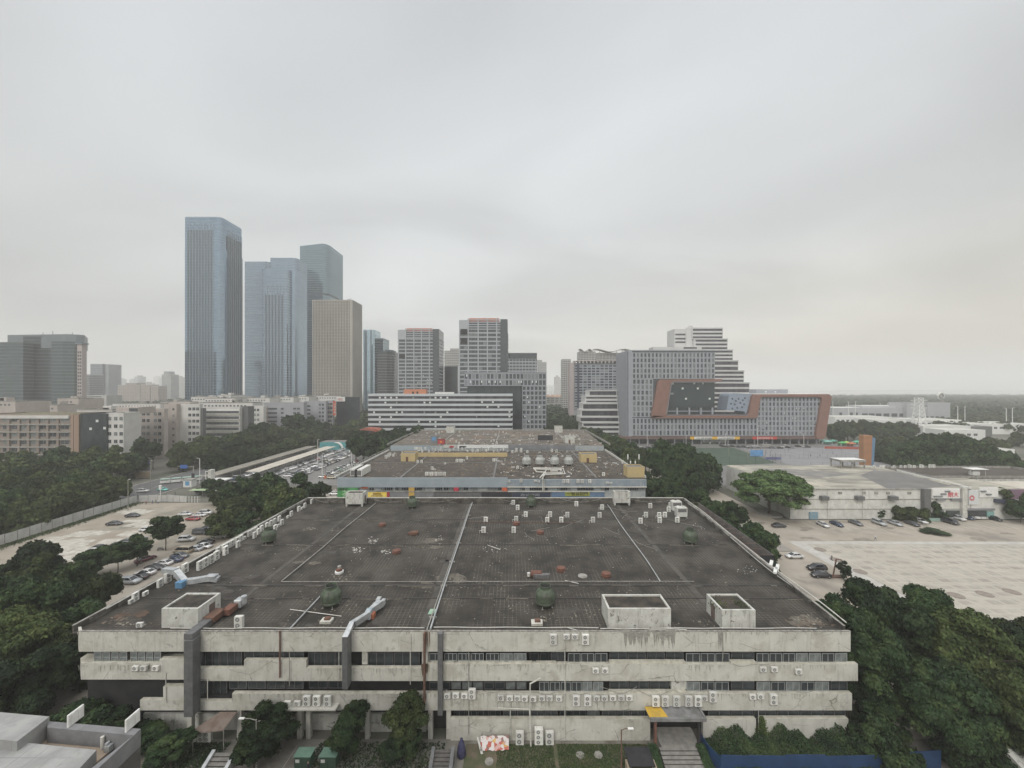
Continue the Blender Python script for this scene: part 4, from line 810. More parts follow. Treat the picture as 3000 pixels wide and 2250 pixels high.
tag(a.build('railing', M['pipeg']), 'low grey railing in front of the green cabinets', 'railing')
p = G(1450, 2185); t = thing('folded_banner', 'crumpled red and white printed banner leaning at the base wall', 'banner', (p.x, 50.8, 0), .03)
bm_, nt, b = _mat('banner_print'); n = nt.nodes; l = nt.links; tc = n.new('ShaderNodeTexCoord'); vo = n.new('ShaderNodeTexVoronoi'); vo.inputs['Scale'].default_value = 2.6
l.new(tc.outputs['Object'], vo.inputs['Vector']); cr = n.new('ShaderNodeValToRGB'); sp = n.new('ShaderNodeSeparateColor'); l.new(vo.outputs['Color'], sp.inputs[0]); l.new(sp.outputs[0], cr.inputs[0]); cr.color_ramp.interpolation = 'CONSTANT'
for k, (pz, c) in enumerate([(0,(0.42,0.10,0.07)),(.18,(0.60,0.56,0.54)),(.5,(0.52,0.32,0.28)),(.66,(0.22,0.12,0.1)),(.76,(0.58,0.50,0.48)),(.93,(.55,.33,.1))]):
    e = cr.color_ramp.elements[k] if k < 2 else cr.color_ramp.elements.new(pz); e.position = pz; e.color = c + (1,)
l.new(cr.outputs[0], b.inputs['Base Color'])
a = MB(); vs = []
for j in range(5):
    for i in range(10): vs.append((-1.9+i*.42, .9*j/4+random.uniform(-.05,.05), 0.15+1.15*j/4+random.uniform(-.07,.07)))
a.add(vs, [(j*10+i,j*10+i+1,(j+1)*10+i+1,(j+1)*10+i) for j in range(4) for i in range(9)]); a.build('printed_sheet', bm_, t)
MB().add([(-2.4,.6,1.4),(-2.2,.6,1.45),(-1.5,-.3,.05),(-1.8,-.35,.02),(-2.4,.66,1.4),(-2.2,.66,1.45),(-1.5,-.24,.05),(-1.8,-.29,.02)], [(0,1,2,3),(7,6,5,4),(0,4,5,1),(3,2,6,7)]).build('board', M['oldwhite'], t)
MB().box(-1.7,1.7,.2,.9,0,.1).build('batten', M['rust'], t)
for px, py, lab in ((1433,2232,'dark round manhole in the paving under the banner'),(1700,2213,'round manhole at the left of the worn lawn'),(1753,2213,'round manhole at the right of the worn lawn')):
    p = G(px, py); a = MB(); a.lathe([(.55,.0),(.55,.05),(.5,.06)], n=16); tag(a.build('manhole_cover', M['pit'] if 'pit' in M else M['slab2'], loc=(p.x,p.y,.035)), lab, 'manhole cover')
a = MB(); a.lathe([(.5,0),(.62,.35),(.5,1.2),(.28,1.9),(.16,2.1),(.2,2.25),(.05,2.3)], n=12); p = G(1352,2215); tag(a.build('covered_bundle', pm('blue_tarp', (0.03,0.03,0.075), (0.05,0.05,0.11), 2, .6), loc=(p.x,p.y,0), smooth=True), 'dark blue tarpaulin-wrapped bundle beside the dark steel stairs', 'bundle')
# lamp post and low sheds at the bottom right
def street_lamp(x, y, h, arm, label, rz=0, grp='street lamps', dbl=False, m='white', r=.09):
    t = thing('street_lamp', label, 'street lamp', (x, y, 0), rz, grp)
    MB().tube([(0,0,0),(0,0,h*.5),(0,0,h)], [r*1.3,r,r*.8], 8).build('pole', M[m], t)
    for s in ((1,-1) if dbl else (1,)):
        MB().tube([(0,0,h-.1),(s*arm*.5,0,h+.12),(s*arm,0,h+.15)], r*.5, 5).build('arm', M[m], t)
        a = MB(); a.bev(-.35,.35,-.14,.14,0,.12,.03); a.build('lamp_head', M['white'], t, (s*(arm+.25),0,h+.1))
    return t
p = G(1815, 2240); street_lamp(p.x, 48.2, 5.2, .9, 'rusty lamp post at the edge of the lawn in front of the facade', 0, None, m='rust')
p = G(735, 2160); street_lamp(XD(760,49), 48.4, 6.3, 1.6, 'lamp post with a long arm standing among the small trees', PI, None, m='pipeg')
t = thing('bin_shelter', 'low dark-roofed shelter with pale side walls beside the broad stairs', 'shelter', (XD(1880,47.5), 47.2, 0)); 
for s in (-1.8, 1.6): MB().box(s, s+.25, -1.2, 1.2, 0, 1.3).build('side_wall', pm('tan_wall%d' % int(s*10), (0.36,0.30,0.22), (0.30,0.25,0.18), 1, .9), t)
MB().box(-1.55,1.6,0,2.6,1.5,1.6).build('roof', M['black'], t); 
for x in (-1.4,1.4):
    for y in (.1,2.4): MB().box(x-.05,x+.05,y-.05,y+.05,0,1.5).build('post', M['duct'], t)
t = thing('motor_scooter', 'dark motor scooter parked in the low shelter', 'scooter', (XD(1882,46.8), 46.9, 0), 1.3)
def scooter_parts(t, c):
    for x in (-.6,.6):
        a = MB(); a.tube([(x,-.05,.24),(x,.05,.24)], .24, 12); a.build('wheel', M['black'], t)
    a = MB(); a.bev(-.7,.1,-.16,.16,.35,.72,.06); a.tube([(.15,0,.3),(.5,0,.95)], .1, 6); a.box(-.1,.4,-.14,.14,.26,.34); a.build('body', c, t)
    MB().tube([(.5,-.3,1.0),(.48,0,1.02),(.5,.3,1.0)], .03, 5).build('handlebar', M['duct'], t); a = MB(); a.bev(-.65,.05,-.14,.14,.72,.82,.03); a.build('seat', M['black'], t)
scooter_parts(t, M['acdark'])
t = thing('blue_hoarding', 'bright blue painted hoarding along the bottom right of the yard', 'hoarding', (30, 46, 0)); L = -t.location
M['blue'] = pm('hoarding_blue', (0.012,0.04,0.105), (0.018,0.052,0.13), .6, .6, fine=.05)
pth = [(XD(2050,51.5),51.6),(XD(2078,49.5),49.5),(XD(2112,48),48.0),(29.5,47.9),(34,47.8),(39,47.8),(44,47.9),(49,48.1),(54,48.4)]
for i in range(len(pth)-1):
    (ax,ay),(bx_,by) = pth[i], pth[i+1]; d = Vector((bx_-ax,by-ay,0)).normalized(); nn = Vector((-d.y,d.x,0))*.06
    z = 1.9 if i < 2 else 2.3 + .12*math.sin(i*2)
    a = MB(); a.add([(ax,ay,0),(bx_,by,0),(bx_+nn.x,by+nn.y,0),(ax+nn.x,ay+nn.y,0),(ax,ay,z),(bx_,by,z),(bx_+nn.x,by+nn.y,z),(ax+nn.x,ay+nn.y,z)], [(0,1,5,4),(1,2,6,5),(2,3,7,6),(3,0,4,7),(4,5,6,7)]); a.build('panel', M['blue'], t, L)
t = thing('boundary_wall', 'whitewashed wall with a red painted patch at the bottom right corner', 'wall', (62,46,0)); L = -t.location
MB().add([(59.8,44.5,0),(59.8,47,0),(70,44.5,0),(70,42,0),(59.8,44.5,3.2),(59.8,47,4.2),(72,45,3.0),(72,42,2.2)], [(0,1,5,4),(1,2,6,5),(2,3,7,6),(3,0,4,7),(4,5,6,7)]).build('wall', M['oldwhite'], t, L)
MB().box(61.6,63.2,43.4,43.6,0.6,2.2).build('red_patch', pm('red_paint', (0.5,0.03,0.05), (0.4,0.03,0.05), 1, .7), t, L)
# ---------------- neighbour's roof, bottom left
t = thing('neighbour_building', 'dark brick building corner with pale roof terraces at the bottom left', 'building', (-24, 20, 0)); L = -t.location
z = 28.0; p1 = Vector((-21.9, 22.7, z))
brick = pm('dark_brick', (0.075,0.07,0.065), (0.10,0.095,0.09), 2, .9, fine=.1)
def gp(pts, zz): return [tuple(G(a_, b_, zz).xy) for a_, b_ in pts]
MB().prism(gp([(412,2137),(262,2275),(-400,2275),(-500,2080)], z-1), 0, z-1.0).build('wall', brick, t, L)
pg = pm('parapet_grey', (0.17,0.17,0.175), (0.21,0.21,0.215), 1.5, .9, fine=.08)
MB().prism(gp([(412,2135),(392,2154),(138,2131),(142,2113)], z), z-.99, z).prism(gp([(391.5,2154.5),(412.5,2135.5),(262,2275),(236,2275)], z), z-.99, z+.004).build('parapet', pg, t, L)
MB().prism(gp([(385,2150),(250,2262),(-300,2262),(-300,2100),(100,2110)], z-.95), z-.99, z-.9).build('terrace_floor', pm('terrace_tiles', (0.40,0.32,0.24), (0.34,0.28,0.215), .8, .9, grid=(.5,.5,.03,(0.28,.23,.18),'Y')), t, L)
M['ptop'] = pm('pale_roof_sheets', (0.25,0.25,0.245), (0.33,0.33,0.32), .8, .8, streak=.15, grid=(.9,1.5,.035,(0.2,.2,.2),'Y'), c3=(.27,.27,.26), sc2=.9)
MB().prism(gp([(145,2099),(50,2172),(-60,2160),(-300,2140),(-300,2060)], z+.35), z-.9, z+.35).build('upper_roof', M['ptop'], t, L)
MB().prism(gp([(283,2197),(50,2173),(-300,2140),(-300,2270),(215,2270)], z-.2), z-.89, z-.2).build('lower_roof', M['ptop'], t, L)
q_=G(300,2196,z-.9); a = MB(); a.lathe([(.09,0),(.09,.75)], 0, 0, 10); tag(a.build('vent_pipe', M['pipew'], loc=(q_.x,q_.y,z-.9)), 'cream vent pipe on the terrace of the corner building', 'pipe')
q_=G(318,2200,z-.9); tag(MB().box(-.15,.15,-.12,.12,0,.35).box(-.12,.0,-.1,.1,.35,.5).build('junction_box', M['steel'], loc=(q_.x,q_.y,z-.9)), 'small pale box beside the cream vent pipe', 'box')
for i, (px, py) in enumerate(((203,2128), (372,2142))):
    q_ = G(px, py, z); x = q_.x; a = MB(); a.bev(x-.05,x+.06,q_.y-.1,q_.y+.75,z,z+.72,.02); a.box(x+.061,x+.09,q_.y+.05,q_.y+.22,z+.05,z+.66); a.box(x+.061,x+.09,q_.y+.42,q_.y+.6,z+.05,z+.66)
    tag(a.build('radiator_panel', M['white']), 'upright white ribbed panel on the terrace parapet, %s of two' % ('left' if i == 0 else 'right'), 'panel', 'upright white panels')
# ================================================================ BLOCKS BEHIND THE NEAR ROOF
def pan(root, name, px0, px1, py0, py1, Y, mat, out=0.1, th=None):
    th = th or out
    return MB().box(XD(px0,Y), XD(px1,Y), Y-out, Y-out+th, ZD(py1,Y), ZD(py0,Y)).build(name, mat, root, -root.location)
def text(root, s, x, y, z, size, mat, name='lettering', stretch=1.0, rz=0):
    cu = bpy.data.curves.new('t', 'FONT'); cu.body = s; cu.size = size; cu.extrude = 0.03; cu.align_x = 'CENTER'; cu.resolution_u = 2
    tmp = bpy.data.objects.new('t', cu); COL.objects.link(tmp); bpy.context.view_layer.update()
    dg = bpy.context.evaluated_depsgraph_get(); me = bpy.data.meshes.new_from_object(tmp.evaluated_get(dg)); bpy.data.objects.remove(tmp); bpy.data.curves.remove(cu)
    me.transform(Matrix.Rotation(PI/2, 4, 'X')); me.materials.clear(); me.materials.append(mat)
    o = put(name, me, root, Vector((x,y,z)) - (root.location if root else Vector()), rz); o.scale = (stretch,1,1); return o
GM = {}
def gwin(w, h, m='wglass', fm='alu'):
    k = (round(w,2), round(h,2), m, fm)
    if k not in GM:
        a = MB(); a.box(0,w,.06,.1,0,h,1); a.box(0,w,0,.059,0,.08,0); a.box(w/2-.04,w/2+.04,0,.059,.08,h,0); GM[k] = a.mesh('window', [M[fm], M[m]])
    return GM[k]
def winset(root, items, rz=0, cap=100, name='window'):
    """items: (x, y, z, w, h, matkey) in world coordinates, facing -Y (rz=0) or rotated; up to cap as parts, the rest as one part"""
    mb = MB(); L = root.location; keys = {}
    items = sorted(items, key=lambda t: (t[5] == 'wglass', -t[3]*t[4]))
    for i, (x, y, z, w, h, mk) in enumerate(items):
        if i < cap: put(name, gwin(w, h, mk), root, (x-L.x, y-L.y, z-L.z), rz)
        else:
            k = keys.setdefault(mk, len(keys)); c, s = math.cos(rz), math.sin(rz)
            mb.add([(x,y,z),(x+c*w,y+s*w,z),(x+c*w,y+s*w,z+h),(x,y,z+h)], [(0,1,2,3)], k)
    if mb.f:
        o = stuff(mb.build(name, [M[k] for k in keys], root, -L))
def grid_face(root, X0, X1, Y, Z0, Z1, nc, nr, pier, span, mat, out=0.3, wm=('wglass','wglass','wglass','wpale'), skip=None, cap=100, fins=None, rz=0, lit=()):
    """lattice of piers and spandrels standing proud of the core, window in every opening (front faces -Y; for side faces give rz)"""
    W = X1-X0; cw = W/nc; rh = (Z1-Z0)/nr; a = MB(); c, s = math.cos(rz), math.sin(rz)
    def T(x, o, z): return (X0 + c*x + s*o, Y + s*x - c*o, z)      # x along, o outwards
    def bx(x0, x1, z0, z1, o0, o1):
        a.add([T(x0,o0,z0),T(x1,o0,z0),T(x1,o1,z0),T(x0,o1,z0),T(x0,o0,z1),T(x1,o0,z1),T(x1,o1,z1),T(x0,o1,z1)], [(0,1,2,3),(4,7,6,5),(0,4,5,1),(1,5,6,2),(2,6,7,3),(3,7,4,0)])
    for i in range(nc+1): x = i*cw - pier/2; bx(max(0,x), min(W,x+pier), Z0, Z1, 0, out)
    for j in range(nr+1):
        z = Z0+j*rh-span/2
        for i in range(nc): bx(i*cw+(pier/2), (i+1)*cw-pier/2, max(Z0,z), min(Z1,z+span), 0, out*0.8)
    a.build('wall', mat, root, -root.location)
    it = []
    for j in range(nr):
        for i in range(nc):
            if skip and skip(i, j): continue
            mk = random.choice(wm); p = T(i*cw+pier/2, 0.11, Z0+j*rh+span/2)
            it.append((p[0], p[1], p[2], cw-pier, rh-span, mk))
    winset(root, it, rz, cap)
    winset(root, [(X0+i*cw+pier/2+random.choice((.05,(cw-pier)*.5)), Y-.14, Z0+j*rh+span/2+(rh-span)*.45, (cw-pier)*.45, (rh-span)*.5, 'blind_lit') for i, j in lit], name='open_sash')  # pale half panes paint the light on opened sashes
def bldg(name, label, x0, x1, y0, y1, z1, mat, cat='building', z0=0, roofm=None, group=None, par=0.9):
    t = thing(name, label, cat, ((x0+x1)/2, y0, 0), 0, group); L = -t.location
    MB().box(x0, x1, y0, y1, z0, z1-.35).build('core', mat, t, L)
    a = MB(); a.box(x0+.3, x1-.3, y0+.3, y1-.3, z1-.35, z1-.1); a.build('roof', roofm or M['roof3'], t, L)
    return t
def rparapet(t, x0, x1, y0, y1, z0, z1, mat, th=.3, name='parapet'):
    a = MB(); a.box(x0,x1,y0-.02,y0+th,z0,z1); a.box(x0,x1,y1-th,y1+.02,z0,z1); a.box(x0,x0+th,y0+th,y1-th,z0,z1); a.box(x1-th,x1,y0+th,y1-th,z0,z1)
    return a.build(name, mat, t, -t.location)
# ---------------- second block
b2 = thing('factory_block', 'second long block with blue-grey facade, coloured sign panels and littered roof', 'building', (-7,140,0)); L2 = -b2.location
M['b2core'] = pm('dusty_blue_wall', (0.30,0.33,0.34), (0.40,0.42,0.41), .5, .8, streak=.3)
MB().prism([(-62.8,140.4),(48.7,140.4),(52,203),(-65,203)], 0, 14.8).build('wall', M['b2core'], b2, L2)
a = MB(); a.prism([(-62.8,140.6),(48.7,140.6),(52,202.8),(-65,202.8)], 14.8, 15.0); a.build('roof', M['roof2'], b2, L2)
a = MB()
for X in (-41, -6.8, 31): a.box(X-.35, X+.35, 141, 202, 15.0, 15.25)
a.box(-63,49,170,170.5,15.0,15.12); a.build('roof_seam', M['roof3'], b2, L2)
pan(b2,'cladding',990,1487,1399,1427,140,M['bluegrey'],.5); pan(b2,'cladding',1487.3,1893,1404,1424,140,pm('cladding_b', (0.22,0.27,0.31), (0.29,0.32,0.34), .4, .7, streak=.4),.4)
pan(b2,'ledge',1487.3,1893,1424.2,1427,140,M['pipew'],.7); pan(b2,'ledge',1488,1770,1438,1440,140,M['pipew'],.7); pan(b2,'ledge',1079,1487,1438,1440,140,M['slab2'],.6)
for px0, px1, py0, py1, m in ((1143,1198,1440.2,1456,'greyclad'),(1215,1271,1440.2,1456,'greyclad'),(1272,1410,1442,1456,'duct'),(1411,1500,1439.5,1458,'black'),(1500.5,1612,1439,1458,'navy'),(1135,1142,1441,1455,'redp')):
    M.setdefault('redp', pm('red_panel', (0.40,0.05,0.06), (0.34,0.05,0.05), .5, .7)); pan(b2,'sign_panel',px0,px1,py0,py1,140,M[m],.45)
for px0, px1, py0, py1, c in ((990,1050,1427.5,1459,(0.08,0.30,0.10)),(1060,1079,1425,1430,(0.5,0.13,0.07)),(1198.3,1214.7,1427.3,1456,(0.56,0.36,0.09)),(1330,1344,1427.3,1438,(0.50,0.05,0.08)),(1471,1486,1427.3,1438,(0.62,0.14,0.06)),(1615,1770,1441,1455,(0.13,0.21,0.33))):
    pan(b2,'sign_panel',px0,px1,py0,py1,140,pm('sign_%d'%px0, c, tuple(q*.8 for q in c), .6, .7, fine=.05),.5)
pan(b2,'yellow_banner',1079,1134,1441,1455,140,pm('banner_yellow',(0.78,0.56,0.06),(0.80,0.66,0.25),.35,.6),.55)
pan(b2,'olive_sign',1655,1727,1438.5,1452,140,pm('olive_sign',(0.30,0.32,0.05),(0.27,0.29,0.06),.35,.6),.62)
def on2(px, py): return XD(px,140), ZD(py,140)
x,z = on2(1006.5,1455); text(b2, '茶', x+1.2, 139.42, z-.1, 3.2, pm('pale_green_letter',(0.42,0.62,0.38),None)) ; x,z = on2(1003,1435.5); text(b2,'红绿茶业',x+.1,139.42,z,1.1,M['dark'])
x,z = on2(1106,1447); text(b2,'招商热线', x,139.38,z-.1,.75,M['redbrown']); x,z = on2(1106,1452); text(b2,'0755 2660 8188', x,139.38,z-.1,.62,M['redbrown'])
x,z = on2(1691,1450); text(b2,'一智自招門',x,139.3,z+.1,1.35,M['dark'],stretch=1.15)
x,z = on2(1553,1452); text(b2,'办公空间',x,139.45,z,1.1,M['alu'],stretch=1.6)
for px0, px1, n in ((1082,1095,1),(1115,1150,3),(1158,1197,4),(1216,1246,3),(1275,1296,2),(1300,1328,2),(1346,1372,2),(1378,1400,2),(1428,1470,4),(1523,1538,2),(1552,1605,5),(1632,1673,4),(1692,1740,5),(1760,1785,2),(1830,1890,6)):
    x0, x1 = XD(px0,140), XD(px1,140); w=(x1-x0)/n
    winset(b2, [(x0+i*w, 140.2-.1, ZD(1437.5,140), w-.1, 1.15, random.choice(('wglass','wglass','wpale'))) for i in range(n)])
pan(b2,'cladding_pipe',1588,1590.5,1402,1437,140,M['pipew'],.9,.3); pan(b2,'cladding_pipe',1592,1594.5,1402,1437,140,M['pipew'],.9,.3)
a = MB(); a.box(-65.2,-64.6,141,203,15.0,15.6); a.build('parapet', M['oldwhite'], b2, L2)
a = MB()
for i in range(32): y=141+i*2; a.tube([(-64.2,y,15.6),(-64.2,y,17.0)], .05, 4)
a.tube([(-64.2,141,17.0),(-64.2,203,17.0)], .06, 4); a.tube([(-64.2,141,16.3),(-64.2,203,16.3)], .04, 4); a.build('railing', M['pipew'], b2, L2)
MB().box(48.8,49.2,141,203,15.0,15.9).build('parapet', M['oldwhite'], b2, L2)
MB().box(XD(1225,185),XD(1486,185),185,185.3,15.0,16.9).build('yellow_parapet', M['yellow'], b2, L2)
def hut(x0,x1,y0,y1,z0,z1,label,m,mr=None,name='rooftop_hut',door=True):
    t = thing(name, label, 'rooftop hut', ((x0+x1)/2,y0,z0)); L=-t.location
    a=MB(); a.box(x0,x1,y0,y0+.2,z0,z1); a.box(x0,x1,y1-.2,y1,z0,z1); a.box(x0,x0+.2,y0+.2,y1-.2,z0,z1); a.box(x1-.2,x1,y0+.2,y1-.2,z0,z1); a.build('wall',M[m],t,L)
    MB().box(x0+.2,x1-.2,y0+.2,y1-.2,z1-.4,z1-.3).build('roof',mr or M['roof3'],t,L)
    if door: MB().box(x0+(x1-x0)*.35,x0+(x1-x0)*.35+1.1,y0-.05,y0,z0+.01,z0+2.1).build('door',M['rust'],t,L)
    return t
hut(-50,-43.6,173,179,15,18.6,'yellow hut at the left of the second block roof','yellow')
hut(30.5,37.5,170,175.5,15,18.8,'yellow hut at the right of the second block roof','yellow')
t=hut(42.6,48.9,142,147,15,18.9,'yellow hut with mobile antennas at the right end of the second block','yellow',door=False)
for i,(dx) in enumerate((1.0,2.0,3.8,5.2)):
    MB().tube([(42.6+dx-t.location.x,3,3.9),(42.6+dx-t.location.x,3,6.4)],.05,4).build('mast',M['pipeg'],t); MB().bev(-.2,.2,-.12,.12,0,1.9 if i%3==0 else 1,.04).build('antenna',M['white'],t,(42.6+dx-t.location.x,2.8,6.2 if i%3==0 else 4.6))
for i,px in enumerate((1543,1582,1625,1666)):
    cooling_tower(XD(px,164),164,15.0,1.3,'pale grey cooling tower, %s from left of the row on the second block'%ordn(i),'ctw','pale cooling towers') if 'ctw' in M else (M.__setitem__('ctw',pm('cooling_tower_grey',(0.42,0.43,0.41),(0.33,0.34,0.32),.9,.6,streak=.3)), cooling_tower(XD(px,164),164,15.0,1.3,'pale grey cooling tower, %s from left of the row on the second block'%ordn(i),'ctw','pale cooling towers'))
t=thing('pipework','white pipe loops in front of the pale cooling towers','pipework',(XD(1610,150),150,15)); L=-t.location
for pts in ([(1563,1371),(1650,1372),(1655,1388),(1602,1390),(1592,1390),(1590,1403)],[(1563,1374),(1645,1376),(1648,1385),(1598,1386),(1588,1403)],[(1563,1371),(1572,1382),(1600,1384)],[(1582,1400),(1600,1378)],[(1612,1380),(1635,1380)]):
    MB().tube([Vector((*G(px,py,15.9).xy,15.9)) for px,py in pts],.22,6).build('pipe',M['pipew'],t,L)
# units on the second and third roofs
def scatter_ac(lst, z, nm, rzs=(0,)):
    for i,(px,py,k) in enumerate(lst):
        p=G(px,py,z); t=ac(k,p.x,p.y,z,random.choice(rzs)+random.uniform(-.2,.2),'pale roof unit, %s in order from the left on the %s'%(ordn(i),nm),'roof units on the '+nm)
L2a=[(950+a/2.107,1230+b/2.107,k) for a,b,k in [(575,268,'D'),(600,268,'D'),(818,262,'D'),(832,262,'D'),(846,262,'D'),(860,255,'S'),(880,245,'D'),(745,275,'S'),(665,310,'D'),(680,312,'S'),(1045,258,'D'),(1058,258,'D'),(1075,260,'S'),(1095,262,'S'),(630,345,'D'),(648,345,'D'),(665,345,'D'),(685,345,'D'),(702,345,'D'),(722,345,'D'),(742,345,'D'),(1195,305,'D'),(1725,348,'D'),(1845,272,'D'),(380,240,'L'),(395,232,'L'),(405,225,'L'),(425,228,'D'),(1405,200,'L'),(1185,200,'T'),(1215,200,'T'),(1255,205,'D'),(1435,205,'L'),(1160,205,'D'),(1330,205,'S'),(1500,200,'S')]]
scatter_ac(sorted(L2a),15.0,'second block',(0,0,.4,-.4))
L2b=[(950+a/2.107,1230+b/2.107) for a,b in [(1140,388),(1215,388),(1303,385),(1325,388),(1480,392),(1504,392),(1567,392),(1593,392),(1640,392),(1748,395),(1770,398)]]
for i,(px,py) in enumerate(L2b): ac('S' if i in (0,2,3,9,10) else 'D',XD(px,139.2),139.2,ZD(py,139.2),0,'white unit on the blue-grey facade of the second block, %s from left'%ordn(i),'air conditioners on the second facade',True)
for i,(px,m) in enumerate(((1027,'acw'),(1040,'acw'))):
    t=thing('plant_container','long pale plant container at the front left of the second roof, %s'%('left one' if i==0 else 'right one'),'container',(XD(px,145)+2.0,143,15)); MB().bev(-1.4,1.4,0,9,.2,2.8,.1).build('casing',M[m],t); MB().box(-1.1,1.1,-.03,-.001,.5,2.3).build('grille',M['acdark'],t)
t=thing('plant_container','small tan crate on the second roof near the pale containers','crate',(XD(1055,146),146,15)); MB().bev(-1.2,1.2,0,2,.2,2.2,.08).build('casing',pm('tan_crate',(0.5,0.36,0.2),(0.42,0.3,0.17),1,.7),t); MB().box(-.8,.8,-.02,-.001,.8,1.7).build('grille',M['pipew'],t)
# unit clutter between yellow parapet and third block
cl=[]; r_=random.Random(8)
for k in range(26): cl.append((1238+k*9.6+r_.uniform(-3,3),1324+r_.uniform(-7,2),r_.choice('DDLS')))
scatter_ac(cl,15.0,'strip behind the yellow parapet',(0,.6,-.6,1.5))
mb=MB()
def junk(mb,n,x0,x1,y0,y1,z,s,m):
    for _ in range(n):
        x,y=r_.uniform(x0,x1),r_.uniform(y0,y1); th=r_.uniform(0,3.1); l_=r_.uniform(.4,1)*s*r_.choice((1,1,3)); w=r_.uniform(.15,.5)*s; h=r_.uniform(.02,.35)*s; c,q=math.cos(th),math.sin(th)
        mb.add([(x,y,z+.01),(x+c*l_,y+q*l_,z+.01),(x+c*l_-q*w,y+q*l_+c*w,z+.01),(x-q*w,y+c*w,z+.01),(x,y,z+h),(x+c*l_,y+q*l_,z+h*.6),(x+c*l_-q*w,y+q*l_+c*w,z+h),(x-q*w,y+c*w,z+h*.8)],[(4,5,6,7),(0,1,5,4),(1,2,6,5),(2,3,7,6),(3,0,4,7)],r_.choice(m))
junk(mb,420,-62,-6,142,184,15,.8,(1,1,2,2,3)); junk(mb,1100,-5,46,142,202,15,.9,(0,1,1,1,2,2,2,3,3,3)); junk(mb,160,-60,-6,186,202,15,1.2,(0,1,2,3)); junk(mb,520,-68,53,224,295,15,1.0,(0,1,1,2,2,3,3)); junk(mb,200,-30,53,223,240,15,1.2,(0,1,1,2,2,3))
JM=[M['white'],pm('grey_scrap',(0.22,0.21,0.19),(0.15,0.14,0.13),1,.9),pm('tan_scrap',(0.26,0.20,0.14),(0.18,0.14,0.1),1,.9),pm('dark_scrap',(0.06,0.055,0.05),(0.1,0.09,0.08),1,.9)]
stuff(tag(mb.build('roof_litter',JM),'boards, scraps and rubble strewn over the two farther roofs','rubble'))
# ---------------- third block
b3=thing('factory_block','third long block with weathered roof, farthest of the three in line','building',(-8,222,0)); L3=-b3.location
MB().prism([(-70,222),(53,222),(57,297),(-72,297)],0,14.8).build('wall',M['b2core'],b3,L3)
MB().prism([(-69.8,222.2),(52.8,222.2),(56.8,296.8),(-71.8,296.8)],14.8,15.0).build('roof',pm('roof_b3',(0.10,0.088,0.072),(0.155,0.138,0.112),.15,.95,c3=(0.19,0.13,0.09),sc2=.06,fine=.2),b3,L3)
a=MB()
for X in (-42,-9.5,33): a.box(X-.3,X+.3,223,296,15.0,15.4)
for y in (245,268): a.box(-69,54,y,y+.5,15.0,15.35)
a.build('roof_seam',M['slab2'],b3,L3)
for aa in ((-72,-71.6,222,297),(56.4,56.8,222,297),(-72,57,296.6,297)): MB().box(*aa,15.0,16.1).build('parapet',M['slab2'],b3,L3)
pan(b3,'cladding',1490,1685,1303,1317,222,M['greyclad'],.5); pan(b3,'cladding',1340,1489,1303,1313,222,M['white'],.5); pan(b3,'shop_wall',1300,1338,1303,1312,222,M['oldwhite'],.4)
pan(b3,'red_sign',1317,1330,1306,1311,222,M['redp'],.6); pan(b3,'dark_sign',1346,1366,1306,1312,222,M['black'],.6); pan(b3,'cladding',1145,1262,1305,1322,222,M['bluegrey'],.45)
shed(XD(1309,285),XD(1332,285),283,288,19.6,'square white shed at the back left of the third roof',None,z0=15.0,mat='oldwhite'); shed(XD(1625,287),XD(1647,287),285,290,19.8,'square white shed at the back right of the third roof',None,z0=15.0,mat='oldwhite')
hut(XD(1655,232),XD(1682,232),230,235,15,19.2,'pale hut beside the black rooftop screen on the third block','oldwhite')
hut(XD(1263,232),XD(1283,232),230,234,15,19.5,'grey cabin with a blue panel at the left of the third roof','greyclad',door=False)
t=[o for o in COL.objects if o.name.startswith('rooftop_hut')][-1]; MB().box(-1.2,1.2,-.06,-.001,1.6,3.6).build('blue_panel',pm('sky_panel',(0.12,0.3,0.52),(0.1,0.26,0.46),1,.5),t)
t=thing('red_kiosk','red painted kiosk at the front left edge of the third roof','kiosk',(XD(1292,226),226,15)); MB().box(-1.9,1.9,0,3,0,2.9).build('wall',M['redp'],t); MB().box(-2,2,-.1,3.1,2.9,3.05).build('roof',M['rust'],t); MB().box(-.5,.5,-.04,-.001,1.0,1.9).build('emblem',pm('orange_mark',(0.7,0.3,0.05),None),t)
t=thing('rooftop_screen','big black rooftop screen seen from behind on the third block','screen',(XD(1598,237),237,15)); MB().box(-4.6,4.6,0,.4,.9,4.0).build('panel',M['black'],t); MB().box(-4.7,4.7,-.05,.45,4.0,4.15).build('frame',M['slab2'],t)
for x in (-4,0,4): MB().box(x-.1,x+.1,.1,.3,0,.9).build('post',M['duct'],t)
L3a=[(1200+a/4.424,1260+b/4.424,k) for a,b,k in [(75,255,'D'),(100,255,'D'),(120,255,'D'),(145,255,'D'),(340,62,'D'),(380,45,'D'),(645,35,'D'),(525,145,'S'),(605,165,'D'),(680,135,'D'),(640,185,'D'),(700,60,'S'),(855,60,'S'),(890,60,'S'),(1055,150,'S'),(1090,150,'D'),(1115,80,'L'),(1130,180,'D'),(1210,40,'D'),(1255,45,'S'),(1335,75,'S'),(1350,75,'S'),(1560,85,'D'),(1550,120,'S'),(1580,120,'S'),(1605,120,'S'),(1710,95,'S'),(1735,95,'S'),(1770,92,'S'),(1800,85,'D'),(1900,118,'S'),(1975,105,'D'),(2005,105,'D'),(2030,105,'D'),(2060,100,'D'),(2080,75,'D'),(2110,100,'D'),(2125,75,'D'),(2150,100,'D'),(2165,82,'D'),(2185,85,'S'),(2200,130,'D')]]
scatter_ac(sorted([q for q in L3a if q[1]>1266]),15.0,'third block')
